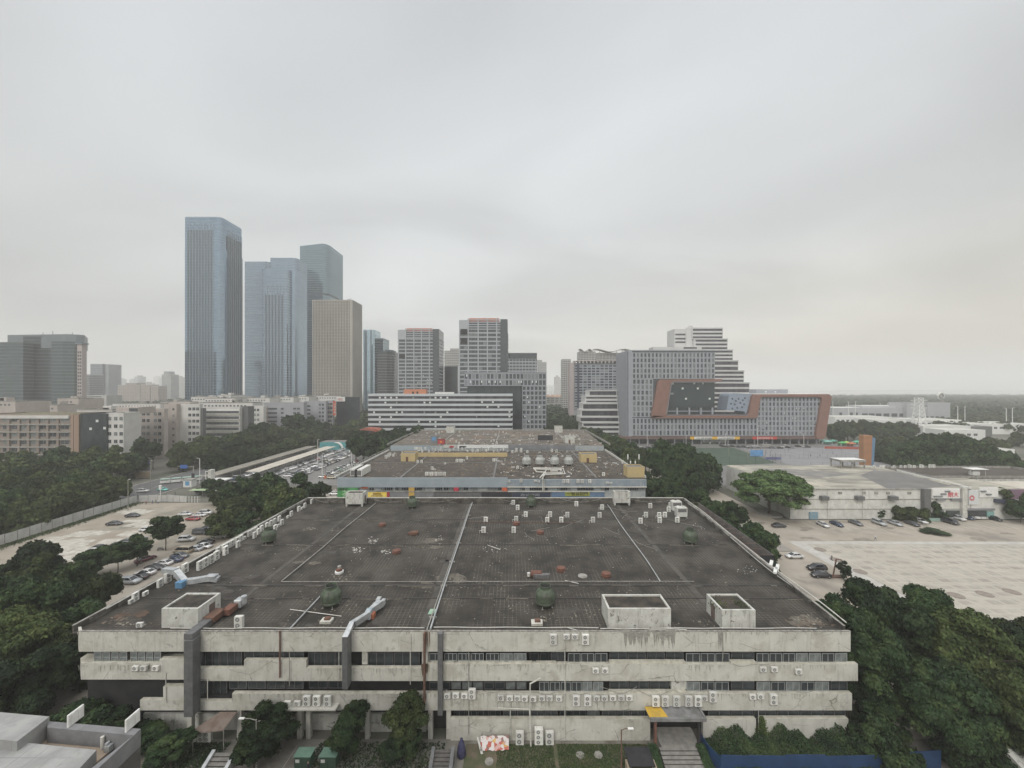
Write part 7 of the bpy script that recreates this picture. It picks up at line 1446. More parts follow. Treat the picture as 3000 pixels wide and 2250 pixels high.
for i,(px,py,c) in enumerate(((2468,1306,(0.08,0.36,0.12)),(2480,1305,(0.30,0.42,0.08)),(2440,1300,(0.10,0.32,0.24)),(2510,1303,(0.10,0.38,0.26)),(2424,1302,(0.2,0.42,0.36)),(2495,1308,(0.4,0.13,0.06)),(2415,1299,(0.14,0.3,0.26)))):
    p=G(px,py); t=thing('market_stall','small coloured market tent behind the courts, %s from left'%ordn([2424,2440,2468,2480,2495,2510,2415].index(px) if px!=2415 else 6),'market stall',(p.x,p.y,0),0,'market tents'); MB().add([(-3,-2,2.3),(3,-2,2.3),(3,2,2.3),(-3,2,2.3),(0,0,3.9)],[(0,1,4),(1,2,4),(2,3,4),(3,0,4)]).build('tent_roof',pm('tent%d'%i,c,None,rough=.7),t)
    for x in (-2.8,2.8):
        for y in (-1.8,1.8): MB().box(x-.06,x+.06,y-.06,y+.06,0,2.3).build('post',M['pipew'],t)
    MB().box(-2.6,2.6,1.5,1.6,0,2.2).build('back_sheet',pm('tentb%d'%i,tuple(q*.8 for q in c),None),t)
# teal building, canopies of the west car park
t=thing('teal_building','long turquoise single-storey building with a white swoosh at the far end of the car park','building',(-137,300,0)); L=-t.location
teal=pm('turquoise_wall',(0.10,0.32,0.33),(0.08,0.28,0.29),.3,.75); MB().box(-150,-124.5,300,312,0,5.8).build('wall',teal,t,L); MB().box(-149.7,-124.8,300.3,311.7,5.8,5.9).build('roof',M['roof3'],t,L)
a=MB(); a.tube([(-137+5*math.cos(q),299.9,.5+5*math.sin(q)) for q in np.linspace(.0,1.9,9)],[.9,.9,.9,.85,.8,.7,.55,.35,.15],6); a.build('swoosh',M['white'],t,L)
for px in (948,993,1012): MB().box(XD(px,300),XD(px,300)+2,299.9,299.99,1.2,3.4).build('window',pm('tealwin',(0.06,0.18,0.2),None) if 'tealwin' not in bpy.data.materials else bpy.data.materials['tealwin'],t,L)
cpr=pm('canopy_sheet',(0.50,0.46,0.39),(0.42,0.39,0.33),.2,.7)
t=thing('carport','long pale-roofed carport running through the west car park','carport',(-137.5,250,0)); L=-t.location; MB().box(-141.5,-133.5,204,292,3.6,3.78).build('roof',cpr,t,L)
for i in range(15): MB().box(-134.8,-134.4,205+i*6,205.5+i*6,0,3.6).build('post',M['alu'],t,L)
t=thing('carport','narrow carport with a pale edge along the tree side','carport',(-154,245,0)); L=-t.location; MB().box(-157,-150,193,294,3.6,3.75).build('roof',pm('carport_dark',(0.26,0.24,0.2),(0.2,0.19,0.16),.2,.8),t,L); MB().box(-150,-149.6,193,294,3.45,4.0).build('fascia',cpr,t,L)  # lit edge put into the paler fascia colour
for i in range(16): MB().box(-150.6,-150.3,194+i*6.3,194.3+i*6.3,0,3.6).build('post',M['pipeg'],t,L)
t=thing('gate_office','glass-fronted gate office with a flat canopy at the car park entrance','kiosk',(-150,183,0)); L=-t.location
MB().box(-154,-146,183,190,0,4.6).build('wall',M['wglass'],t,L); MB().box(-157,-144.5,181,191,4.6,5.2).build('roof',M['white'],t,L); MB().box(-156,-153.5,183,186,5.2,12).build('sign_frame',M['oldwhite'],t,L); MB().box(-151,-148,182.85,182.99,1.6,3.4).build('window',M['blind_lit'],t,L); MB().box(-159,-158.6,184,184.4,0,11).build('post',M['white'],t,L); MB().box(-158.6,-156,184,184.3,10.6,11).build('beam',M['white'],t,L); t.location.x=-141; t.scale=(.62,.8,.75)
t=thing('kiosk','small white kiosk with a blue window near the road corner','kiosk',(-163+6,186,0)); MB().box(-2,2,0,3,0,3.6).build('wall',M['white'],t); MB().box(-2.4,2.4,-.4,3.4,3.6,3.8).build('roof',M['slab2'],t); MB().box(-1,1,-.06,-.001,.9,2.9).build('window',pm('bluewin',(0.14,0.32,0.5),None,rough=.3),t)
t=thing('guard_hut','white guard hut with a dark window at the far end of the west lot','guard hut',(-121,163,0)); MB().box(-4.5,3,0,7,0,4.4).build('wall',M['white'],t); MB().box(-4.7,3.2,-.2,7.2,4.4,4.6).build('roof',M['white'],t); MB().box(-2.5,1,-.08,-.001,1.6,3.3).build('window',M['dim'],t); MB().box(-2.7,1.2,-.7,-.081,3.3,3.5).build('awning',pm('blue_awn',(0.16,0.18,0.28),None),t)
t=thing('bicycle_shed','open shed with a pale green roof beside the guard hut','shed',(-133,170,0)); MB().box(-10,6,0,3.2,2.6,2.75).build('roof',pm('pale_green_roof',(0.33,0.42,0.26),None),t)
for x in (-9.5,-4,1,5.5): MB().box(x-.08,x+.08,.1,.3,0,2.6).build('post',M['pipeg'],t)
MB().box(-9.8,5.8,3.0,3.1,0,2.5).build('back_wall',M['greyclad'],t)
t=thing('garden_wall','tan garden wall with a dark blue notice board across the road','wall',(-200,205,0)); MB().box(-9,7,0,.4,0,3.4).build('wall',pm('tan_stone',(0.36,0.28,0.19),(0.3,0.24,0.17),.5,.9),t); MB().box(-11,5,2,2.3,3.6,8.2).build('board',M['greyclad'],t); MB().box(-10.8,5,1.8,1.99,6.2,8.6).build('blue_board',pm('blue_board',(0.05,0.08,0.2),None,rough=.6),t)
for x in (-10,0,4): MB().box(x,x+.3,1.9,2.2,0,3.6).build('post',M['pipeg'],t)
text(t,'学府花园',-202.5,206.7,6.6,1.6,M['white'])
# ================================================================ TREES
def leaf_mesh(name, mat, seed, rx, ry, rz_, nl, nleaf, ls, core=0.62, flat=0.55, gap=0.0, lob=(0.24,0.42), core_sub=2):
    """crown of many small leaf-spray faces on lobes round limbs; origin at the crown's centre"""
    g = np.random.default_rng(seed); C = []
    for i in range(nl):
        while True:
            p = g.uniform(-1, 1, 3)
            if np.linalg.norm(p) < 1 and p[2] > -0.65: break
        p = p / max(np.linalg.norm(p), .01) * (0.35 + 0.42*g.random()**.5) if i > nl*0.2 else p*0.3
        C.append((p*np.array([rx, ry, rz_]), g.uniform(*lob)*(rx+ry)/2))
    V = []; per = nleaf // nl
    for c, r in C:
        n = int(per*(r/((lob[0]+lob[1])/2*(rx+ry)/2))**1.6)
        d = g.normal(size=(n, 3)); d[:, 2] = np.where(d[:, 2] < -.35, -d[:, 2], d[:, 2]); d /= np.linalg.norm(d, axis=1)[:, None]
        rad = r*(0.78 + 0.30*g.random(n)); wob = 1 + 0.16*np.sin(d[:, 0]*7+c[0]) * np.cos(d[:, 1]*6+c[1]) + 0.1*np.sin(d[:, 2]*11+c[2])
        P = c + d*(rad*wob)[:, None]*np.array([1, 1, flat+.25])
        nrm = d + g.normal(size=(n, 3))*0.55; nrm[:, 2] += .25; nrm /= np.linalg.norm(nrm, axis=1)[:, None]
        t = np.cross(nrm, g.normal(size=(n, 3))); t /= np.linalg.norm(t, axis=1)[:, None]; b = np.cross(nrm, t)
        s = ls*(0.6 + 0.8*g.random(n))[:, None]; s2 = s*(0.45+0.35*g.random(n))[:, None]
        V.append(np.stack([P - t*s, P - b*s2 + nrm*s*.12, P + t*s, P + b*s2 + nrm*s*.12], 1))
    V = np.concatenate(V).reshape(-1, 3); nf = len(V)//4
    me = bpy.data.meshes.new(name)
    cv, cf = [], []
    if core:
        bm = __import__('bmesh').new()
        for c, r in C:
            k = __import__('bmesh').ops.create_icosphere(bm, subdivisions=core_sub, radius=r*core)
            for v in k['verts']:
                q = v.co; w = 1 + .18*math.sin(q.x*5/r+c[0]) * math.cos(q.y*4/r) ; v.co = Vector((q.x*w+c[0], q.y*w+c[1], q.z*w*(flat+.2)+c[2]))
        bm.verts.index_update(); cv = [tuple(v.co) for v in bm.verts]; cf = [tuple(v.index for v in f.verts) for f in bm.faces]; bm.free()
    nv = nf*4 + len(cv); me.vertices.add(nv); co = np.concatenate([V, np.array(cv).reshape(-1, 3)]) if cv else V
    me.vertices.foreach_set('co', co.astype(np.float32).ravel())
    li = list(range(nf*4)) + [i + nf*4 for f in cf for i in f]
    me.loops.add(len(li)); me.loops.foreach_set('vertex_index', np.array(li, dtype=np.int32))
    me.polygons.add(nf + len(cf)); ls_ = np.concatenate([np.arange(nf)*4, nf*4 + np.arange(len(cf))*3]) if cf else np.arange(nf)*4
    me.polygons.foreach_set('loop_start', ls_.astype(np.int32))
    me.update(calc_edges=True); me.validate(); me.materials.append(mat); return me
def trunk_mesh(name, h, r, spread, seed, n=6):
    g = random.Random(seed); a = MB()
    a.tube([(0,0,-.1),(.05*h*.2,0,h*.25),(0,.02*h,h*.55),(g.uniform(-.3,.3),0,h*.95)], [r*1.35, r, r*.8, r*.3], 8)
    for i in range(n):
        t = 2*PI*i/n + g.uniform(-.4,.4); z = h*g.uniform(.35,.6); s = spread*g.uniform(.5,.85)
        a.tube([(0,0,z),(math.cos(t)*s*.45,math.sin(t)*s*.45,z+h*.2),(math.cos(t)*s,math.sin(t)*s,z+h*g.uniform(.32,.45))], [r*.6,r*.35,r*.1], 5)
    return a.mesh(name, M['bark'])
KIND = {
 'near': dict(rx=7.2, ry=7.2, rz_=5.6, nl=46, nleaf=52000, ls=.21, lob=(.17,.30), flat=.42, core=.7),
 'nearb': dict(rx=6.0, ry=6.0, rz_=6.2, nl=40, nleaf=40000, ls=.20, lob=(.18,.32), flat=.5, core=.72),
 'mid': dict(rx=6.4, ry=6.4, rz_=5.0, nl=30, nleaf=15000, ls=.36, lob=(.20,.34), core=.72),
 'midb': dict(rx=5.6, ry=5.6, rz_=5.6, nl=26, nleaf=13000, ls=.34, lob=(.22,.36), core=.72),
 'round': dict(rx=4.0, ry=4.0, rz_=4.2, nl=24, nleaf=14000, ls=.24, lob=(.26,.4), core=.8),
 'open': dict(rx=12, ry=10, rz_=7, nl=84, nleaf=52000, ls=.30, lob=(.12,.21), flat=.35, core=.6),
 'small': dict(rx=2.6, ry=2.6, rz_=3.2, nl=26, nleaf=17000, ls=.13, lob=(.20,.34), core=.6, flat=.6),
 'far': dict(rx=6.5, ry=6.5, rz_=5.2, nl=18, nleaf=4200, ls=.62, lob=(.26,.42), core=.82),
 'farb': dict(rx=6.0, ry=6.0, rz_=4.6, nl=14, nleaf=3600, ls=.62, lob=(.28,.44), core=.82)}
TM = {}
def tmesh(kind, mk, v):
    k = (kind, mk, v)
    if k not in TM:
        q = KIND[kind]; TM[k] = (leaf_mesh('crown', M[mk], 100+len(TM), **q), trunk_mesh('trunk', 9.5 if kind != 'small' else 4.2, .38 if kind not in ('small','round') else .14, q['rx']*.8, len(TM)))
    return TM[k]
def tree(x, y, h, kind, mk, label, group=None, s=1.0, v=None, z=0, cat='tree', name='broadleaf_tree', sq=None, lift=None):
    """h = height of the top of the crown"""
    t = thing(name, label, cat, (x, y, z), 0, group); c, tr = tmesh(kind, mk, random.randrange(3) if v is None else v)
    rz0 = KIND[kind]['rz_']*1.08; sz = s*(1.0 if kind in ('small','open','round') else 1.28) if sq is None else sq
    cz = h - rz0*sz; o = put('crown', c, t, (0,0,cz), random.uniform(0,6.28)); o.scale = (s*random.uniform(.93,1.07), s*random.uniform(.93,1.07), sz)
    k = put('trunk', tr, t, (0,0,0), random.uniform(0,6.28)); k.scale = (s, s, max(.3, (cz+.2*rz0*sz)/ (9.5*.8 if kind != 'small' else 4.2*.8))); return t
# bottom right: the big dark trees
for i, (x, y, h, kd, mk, s) in enumerate(((51,55.5,15.6,'near','leaf',.82),(60,63,17.2,'near','leaf',1.0),(69,57,15.8,'near','leafo',.95),(56,50,12.6,'near','leaf',.82),(65,48.5,12.5,'near','leafo',.85),(77,56,14.6,'nearb','leaf',1.0),(72,47.5,11.5,'nearb','leaf',.85),(53.5,62,15.5,'nearb','leaf',.75),(84,52,12.5,'near','leaf',.85),(69,65,16.2,'nearb','leaf',.9),(47.8,49.3,6.2,'small','leaf',1.5),(79,47,9.5,'nearb','leafo',.7),(90,60,13,'nearb','leaf',.9),(50.5,52.5,8.0,'nearb','leaf',.6),(57,47.5,7.0,'nearb','leaf',.65),(66,46,7.0,'nearb','leafo',.65),(62,54,11,'nearb','leaf',.8),(73,52,10,'nearb','leaf',.8),(48.9,56,10.5,'nearb','leaf',.5),(96,54,12,'near','leaf',.9),(83,60,13.5,'near','leafo',.9))):
    tree(x, y, h, kd, mk, 'dense dark tree right of the near block, %s from its front corner' % ordn(i), 'clump of big trees bottom right', s)
# bottom left mass
for i, (x, y, h, kd, mk, s) in enumerate(((-69,55,12.3,'near','leaf',.85),(-78,60,14.2,'near','leafo',1.0),(-88,70,15.2,'near','leaf',1.1),(-72,48,9.5,'near','leaf',.85),(-82,50,11.5,'near','leaf',1.0),(-92,60,13.8,'nearb','leafo',1.1),(-76,69,12.0,'nearb','leaf',.9),(-84,77,12.2,'nearb','leafo',.9),(-100,74,14.8,'near','leaf',1.1),(-66,47,7.0,'nearb','leaf',.6),(-104,84,13.2,'nearb','leafo',1.0),(-97,84,10.5,'mid','leaf',.7),(-95,52,12.8,'nearb','leaf',.95),(-115,92,12.5,'mid','leaf',1.0),(-70,63,10.5,'nearb','leafo',.75),(-73,40,6.8,'nearb','leaf',.8))):
    tree(x, y, h, kd, mk, 'dark bushy tree left of the near block, %s from the block corner' % ordn(i), 'mass of trees bottom left', s)
# lot trees
p = G(485,1612); tree(p.x, p.y, 11.8, 'round', 'leaf', 'round dark tree with a bare forked trunk alone among the cars of the west lot', None, 1.05, 0)
p = G(402,1658); tree(p.x, p.y, 8.8, 'round', 'leaf', 'roundish tree beside the maroon car in the west lot', None, .85, 1)
p = G(345,1678); tree(p.x, p.y, 8.2, 'round', 'leaf', 'small dark tree left of the maroon car', None, .78, 2)
p = G(275,1690); tree(p.x, p.y, 8.8, 'round', 'leaf', 'dark tree at the near end of the west lot, left of the small dark tree', None, .95, 0)
# beyond the near block, left: big dark clump
for i, (x, y, h, s) in enumerate(((-78,132,15.8,1.2),(-88,140,17.2,1.25),(-70,124,13.4,.95),(-97,134,13.8,1.1),(-102,146,15.2,1.2),(-80,148,15.8,1.2),(-92,125,11,.95),(-72,142,14.6,1.05),(-111,152,11.0,.85),(-121,158,8.4,.7),(-96,154,14.5,1.1),(-84,122,10,.8))):
    tree(x, y, h, ('mid','midb')[i % 2], 'leaf' if i % 3 else 'leafo', 'dark tree in the clump behind the left parapet, %s from front' % ordn(i), 'clump of trees behind the left parapet', s)
for i,(x,y,h) in enumerate(((-132,172,8.5),(-126,176,8),(-140,176,7.5),(-120,180,8.5))): tree(x,y,h,'midb','leaf','low tree by the guard hut and shed, %s from right'%ordn(i),'low trees by the guard hut',.7)
# left of blocks 2/3
for i in range(21):
    x, y = -98 + (i % 4)*8 + random.uniform(-2,2), 240 + i*3.9; tree(x, y, random.uniform(15,18.5), 'far', 'leaf', 'dark tree left of the third block, %s from the near end' % ordn(i), 'tree belt left of the third block', random.uniform(.9,1.15))
# right of block 2: dark trees along the lane
for i, (x, y, h, s) in enumerate(((58,116,12.4,1.0),(63,123,13.6,1.1),(59,134,14.2,1.1),(67,133,13.8,1.05),(61,146,14.2,1.1),(69,147,14.4,1.1),(58,157,12.8,1.0),(65,160,14.0,1.1),(61,107,11.4,.9),(65,114,11.2,.9),(71,126,11.5,.85),(61,170,11.5,.95),(58,101,10.2,.65),(62,97,10.4,.8),(66,104,11.8,.95),(60,91,8.6,.6))):
    tree(x, y, h, ('mid','midb')[i % 2], 'leaf', 'dark lane tree right of the near block, %s from the near end' % ordn(i), 'lane trees right of the blocks', s)
for i, (x, y, h, s) in enumerate(((74,186,23.6,1.75),(84,190,23.0,1.65),(92,186,18.5,1.5),(79,178,18.5,1.5),(88,176,17,1.4))): tree(x, y, h, 'mid', 'leaf', 'very large dark tree before the football pitch, %s of five' % ordn(i), 'great dark trees before the pitch', s)
p = G(2265,1512); tree(p.x, p.y+2, 18.6, 'open', 'leafl', 'broad light green tree with layered open crown in front of the warehouse', None, 1.5, 0, sq=1.22)
a = MB(); a.lathe([(4.2,0),(4.2,.5),(3.9,.5),(3.9,.35),(.01,.35)], n=28); tag(a.build('tree_planter', M['stepg'], loc=(p.x,p.y+2,0)), 'round stone planter under the broad light green tree', 'planter')
for i in range(20):
    x, y = 62 + (i % 3)*7 + random.uniform(-2,2), 208 + i*7.2; tree(x, y, random.uniform(11.5,15), 'far', 'leaf' if i % 2 else 'leafo', 'avenue tree right of the third block, %s from near end' % ordn(i), 'avenue trees right of the third block', random.uniform(.85,1.1))
# warehouse front bushes and small trees
for px, py, h, k, mk, lab, s in ((2642,1522,7.4,'midb','leafo','bushy tree against the warehouse wall, left one',.72),(2690,1522,7.0,'midb','leafo','bushy tree against the warehouse wall, middle one',.72),(2738,1520,6.6,'midb','leaf','bushy tree against the warehouse wall, right one',.72),(2580,1520,4.6,'small','leaf','small thin tree at the warehouse wall by the green tarpaulin',.7),(2938,1520,12,'round','leafo','tree with bare forked limbs before the mauve shop front',.62),(2990,1530,9.5,'round','leaf','leafy tree at the right edge before the mauve shop front',1.0),(3030,1525,12,'mid','leaf','taller tree just beyond the right edge of the car park',1)):
    p = G(px, py); tree(p.x, p.y, h, k, mk, lab, None, s, 0)
p = G(2472,1697); tree(p.x,p.y,4.9,'small','leaf','narrow columnar shrub beside the leaning rusty frame',None,.62,1,sq=.78)
p = G(2282,1682,0); tree(p.x-6,p.y-2,2.0,'small','leafl','small bright green shrub outside the right parapet',None,.6,1,name='shrub',cat='shrub',sq=.3)
for i,(px,py) in enumerate(((2725,1562),(2755,1563))):
    p=G(px,py); tree(p.x,p.y,1.3,'small','leaf','clipped dark hedge island in the right car park, %s piece'%('left' if i==0 else 'right'),'hedge island pieces',1.35,0,name='hedge',cat='hedge',sq=.2)
# street trees, left: belts along the tree-lined road
k = 0
for row, (x0, ya, yb, st, hh) in enumerate(((-165,96,168,8,13.6),(-176,100,164,9,14.4),(-190,100,176,9.5,14.2),(-202,114,214,10,14.6),(-217,136,222,11,15.0),(-233,156,224,12,15.2),(-252,172,224,13,15.4),(-275,190,224,13,15))):
    y = ya; j = 0
    while y < yb:
        if row < 2 and y > 138 and False: break
        tree(x0+random.uniform(-2,2), y, hh*random.uniform(.88,1.07), 'mid' if y < 170 else 'far', random.choice(('leaf','leafo','leafo','leaf')), 'roadside tree left of the hoarding, %s row, %s from its near end' % (ORD[row], ordn(j)), 'roadside trees left of the hoarding', random.uniform(.95,1.2)); y += st*random.uniform(.85,1.15); j += 1
for row, (x0, ya, yb, st, hh) in enumerate(((-164,214,400,10,12.0),(-190,222,400,10.5,13.8),(-202,232,400,12,15.0),(-214,250,350,14,15.2))):
    y = ya; j = 0
    while y < yb:
        tree(x0+random.uniform(-1.5,1.5), y, hh*random.uniform(.88,1.08), 'far' if y > 260 else 'mid', random.choice(('leaf','leafo','leafo')), 'avenue tree beyond the carports, %s row, %s from near end' % (ORD[row], ordn(j)), 'avenue trees beyond the car park', random.uniform(.9,1.12)); y += st*random.uniform(.85,1.15); j += 1
for i, (px, Y, h, s) in enumerate(((425,225,19.5,.85),(408,228,17,.8),(448,228,16,.7),(745,305,20,1.1),(770,312,21,1.0),(725,298,17,.9),(850,350,24,1.2),(875,356,25,1.2),(905,360,22,1.1),(925,362,18,1.0))):
    tree(XD(px,Y), Y, h, 'far', 'leaf', 'taller dark tree standing against the factory row, %s from left' % ordn(i), 'tall trees against the factory row', s)
for i in range(14):
    px = 985 + i*11; Y = 330+random.uniform(-12,40); tree(XD(px,Y), Y, random.uniform(9,13), 'farb', 'leafo' if i%2 else 'leaf', 'tree round the red petal canopy, %s from left' % ordn(i), 'trees round the petal canopy', .8)
for i in range(12):
    px = 1612 + (i%6)*15; Y = 330 + (i//6)*60 + random.uniform(-10,10); tree(XD(px,Y), Y, random.uniform(13,18), 'farb', 'leaf', 'tree between gridded office and white terraces, %s from left' % ordn(i), 'trees by the white terraces', 1.05)
# right middle-distance trees
for i in range(22):
    px = 2440 + (i % 11)*22 + random.uniform(-6,6); Y = 345 + (i//11)*45 + random.uniform(-10,10); tree(XD(px,Y), Y, random.uniform(13,17), 'farb', 'leaf' if i % 3 else 'leafo', 'dark tree between framed office and pylon, %s of that belt' % ordn(i), 'belt of trees before the pale depot', 1.2)
for i, (px, Y, h) in enumerate(((2655,222,16),(2690,228,20),(2730,232,22.5),(2770,226,22),(2810,222,21.5),(2850,216,20.5),(2890,212,19),(2930,206,16.5),(2700,214,13),(2760,210,14),(2830,205,14),(2900,200,12),(2600,250,11),(2625,246,12),(2585,262,11),(2750,245,19),(2870,232,15),(2640,262,13),(2690,196,12),(2735,198,14.5),(2785,194,14),(2835,192,13.5),(2885,190,12.5),(2925,188,11))):
    tree(XD(px,Y), Y, h, 'mid', 'leaf', 'big dark tree in the grove right of the orange pillar, %s in it' % ordn(i), 'grove right of the orange pillar', 1.4)
for i in range(11):
    px = 2590 + i*44 + random.uniform(-8,8); Y = 300 + random.uniform(-20,25); tree(XD(px,Y), Y, random.uniform(9,13), 'farb', 'leafo', 'olive tree behind the right grove, %s from left' % ordn(i), 'olive trees behind the right grove', 1.1)
# far woods: crowns that read as one mass
def woods(name, label, pts, mk, size=5.0, n=46, seed=1):
    g = np.random.default_rng(seed); V = []
    for (x, y, h) in pts:
        d = g.normal(size=(n,3)); d[:,2] = np.abs(d[:,2]); d /= np.linalg.norm(d,axis=1)[:,None]; R = size*g.uniform(1.0,1.6)
        P = np.array([x,y,h-R*.7]) + d*np.array([R,R,R*.72])*(.8+.3*g.random(n))[:,None]
        nr = d + g.normal(size=(n,3))*.35; nr /= np.linalg.norm(nr,axis=1)[:,None]; t = np.cross(nr,g.normal(size=(n,3))); t /= np.linalg.norm(t,axis=1)[:,None]; b = np.cross(nr,t); s = size*.34*(.7+.6*g.random(n))[:,None]
        V.append(np.stack([P-t*s,P-b*s,P+t*s,P+b*s],1))
    V = np.concatenate(V).reshape(-1,3); nf = len(V)//4; me = bpy.data.meshes.new(name); me.vertices.add(nf*4); me.vertices.foreach_set('co', V.astype(np.float32).ravel()); me.loops.add(nf*4); me.loops.foreach_set('vertex_index', np.arange(nf*4,dtype=np.int32)); me.polygons.add(nf); me.polygons.foreach_set('loop_start', (np.arange(nf)*4).astype(np.int32)); me.update(calc_edges=True); me.materials.append(M[mk])
    o = stuff(tag(put(name, me), label, 'woods')); return o
r_ = random.Random(9)
def region(fn, n):
    out = []
    while len(out) < n:
        q = fn(); out.append(q)
    return out
def rw(px0, px1, Y0, Y1, h0, h1):
    def f():
        Y = math.exp(r_.uniform(math.log(Y0), math.log(Y1))); return (XD(r_.uniform(px0,px1),Y), Y, r_.uniform(h0,h1))
    return f
woods('wood', 'far dark woods on the right stretching to the sea', region(rw(2395,3150,540,1700,10,17),1500) + region(rw(2380,3150,900,2200,10,15),1300), 'leaf', 7.5, 40, 1)
woods('wood', 'woods along the road at far right behind the sheds', region(rw(2750,3150,400,560,8,12),160), 'leafo', 5, 60, 2)
woods('wood', 'hazy far woods on the left below the skyline', region(rw(230,560,640,1150,12,20),420) + region(rw(-60,520,430,640,10,16),220), 'leaf', 8, 40, 3)
woods('wood', 'avenue of trees receding beyond the farthest separate street trees', region(lambda: (r_.choice((-164,-190,-202,-215))+r_.uniform(-4,4), r_.uniform(395,660), r_.uniform(11,15)), 190), 'leafo', 5.5, 70, 12)
woods('wood', 'far woods between the terraced houses and the offices', region(rw(1595,1700,420,780,10,16),150) + region(rw(560,1100,520,900,10,16),300), 'leaf', 7, 44, 4)
# small trees in front of the facade
for px, Y, h, lab, s, kd in ((770,50.3,7.0,'small tree left of the green cabinets',1.15,'small'),(815,50.6,6.6,'small tree just behind the green cabinets',1.0,'small'),(1003,50.4,6.6,'small leafy tree between the green cabinets and the dark stairs',1.1,'small'),(1040,51.0,6.9,'small upright tree just right of the silver duct foot',.75,'small'),
                             (1190,50.6,8.4,'tallest slender tree before the facade, right of the silver duct',1.12,'small'),(1175,49.6,5.2,'low tree at the foot of the tallest slender tree',1.0,'small'),(500,48.5,4.6,'dark tree in front of the left ground floor',1.0,'small'),(745,48.4,4.8,'bushy low tree beside the pale-sided stairs',1.0,'small'),
                             (350,51.0,6.0,'dim tree at the left end of the facade',1.15,'small'),(300,50.2,6.8,'dim leafy tree between the neighbour roof and the facade',1.3,'small'),(430,50.8,3.6,'low bush under the small air conditioners',.9,'small'),(210,50.0,7.4,'tree at the left corner of the near block',1.5,'small'),(250,48.0,5.0,'low tree behind the left white panel',1.4,'small')):
    tree(XD(px,Y), Y, h, kd, 'leaf' if px != 1190 else 'leafo', lab, None, s, None, sq=s*(.95 if h > 5 else .62))
# ivy and undergrowth at right of the stairs, lawn tufts
def cover(name, label, fn, n, ls, mk, seed):
    g = np.random.default_rng(seed); P = np.array([fn(g) for _ in range(n)]); nr = g.normal(size=(n,3)); nr[:,2] = np.abs(nr[:,2])+.6; nr[:,1] -= .5; nr /= np.linalg.norm(nr,axis=1)[:,None]
    t = np.cross(nr,g.normal(size=(n,3))); t /= np.linalg.norm(t,axis=1)[:,None]; b = np.cross(nr,t); s = ls*(.6+.8*g.random(n))[:,None]
    V = np.stack([P-t*s,P-b*s*.7,P+t*s,P+b*s*.7],1).reshape(-1,3); me = bpy.data.meshes.new(name); me.vertices.add(n*4); me.vertices.foreach_set('co', V.astype(np.float32).ravel()); me.loops.add(n*4); me.loops.foreach_set('vertex_index', np.arange(n*4,dtype=np.int32)); me.polygons.add(n); me.polygons.foreach_set('loop_start', (np.arange(n)*4).astype(np.int32)); me.update(calc_edges=True); me.materials.append(M[mk]); return stuff(tag(put(name,me),label,'ground cover'))
def ivy(g):
    x = g.uniform(26.2, 50); y = g.uniform(46.8, 52.3); h = .5 + (y-46.8)/5.5*1.6*(.55+.45*math.sin(x*.9)+.25*math.sin(x*2.3)) ; return (x, y, max(.1, h*g.uniform(.75,1.05)+.1*math.sin(y*4)))
cover('undergrowth', 'creepers and weeds heaped between the blue hoarding and the base wall', ivy, 26000, .11, 'leaf', 5)
def ivy2(g):
    u = g.random(); x = 33.9 + g.normal()*.35*(1.3-u); return (x, 52.3-.2*g.random(), .8+2.6*u)
cover('creeper', 'thin creeper climbing the base wall to the dark opening', ivy2, 1500, .1, 'leafo', 6)
def hedge2(g):
    s = g.integers(0,2); y = g.uniform(46.8,50.4); x = (18.3 if s == 0 else 24.6) + g.uniform(-.55,.55); return (x, y, .4+(y-46.5)*.28*g.uniform(.6,1))
cover('hedge_strip', 'ragged hedges on both sides of the broad stairs', hedge2, 6000, .11, 'leaf', 7)
cover('lawn_tufts', 'grass tufts on the worn lawn before the base wall', lambda g: ((lambda x: (x, g.uniform(48.1,51.8), .04+.05*g.random()))(g.choice([g.uniform(-2,5.5), g.uniform(6,11), g.uniform(11,18.8)]))), 9000, .09, 'grass', 8)
cover('weeds', 'weeds and leaf litter under the small trees at left', lambda g: (g.choice([g.uniform(-26,-9), g.uniform(-46,-38)]), g.uniform(48.5,52), .05+.25*g.random()**3), 5000, .12, 'leaf', 9)
cover('roof_weeds', 'tufts of weeds on the narrow stair shed roof', lambda g: ((29.9,56,16.6)[0]+g.normal()*.5 if g.random()<.5 else 33+g.normal()*.45, 55.5+g.normal()*.7, 16.6+.4*g.random()), 420, .1, 'leafo', 10)
cover('verge', 'rough grass verge along the inside of the white hoarding', lambda g: ((lambda y: (-152.5-(y-60)*.045+abs(g.normal())*1.4, y, .1+.3*g.random()))(g.uniform(60,160))), 9000, .22, 'grass', 11)
a = MB()
for i in range(26): a.box(-6.2+i*.97, -5.4+i*.97, 47.45, 47.95, 0, .10)
tag(a.build('paving_edge', M['slab']), 'row of pale paving stones edging the worn lawn', 'paving')
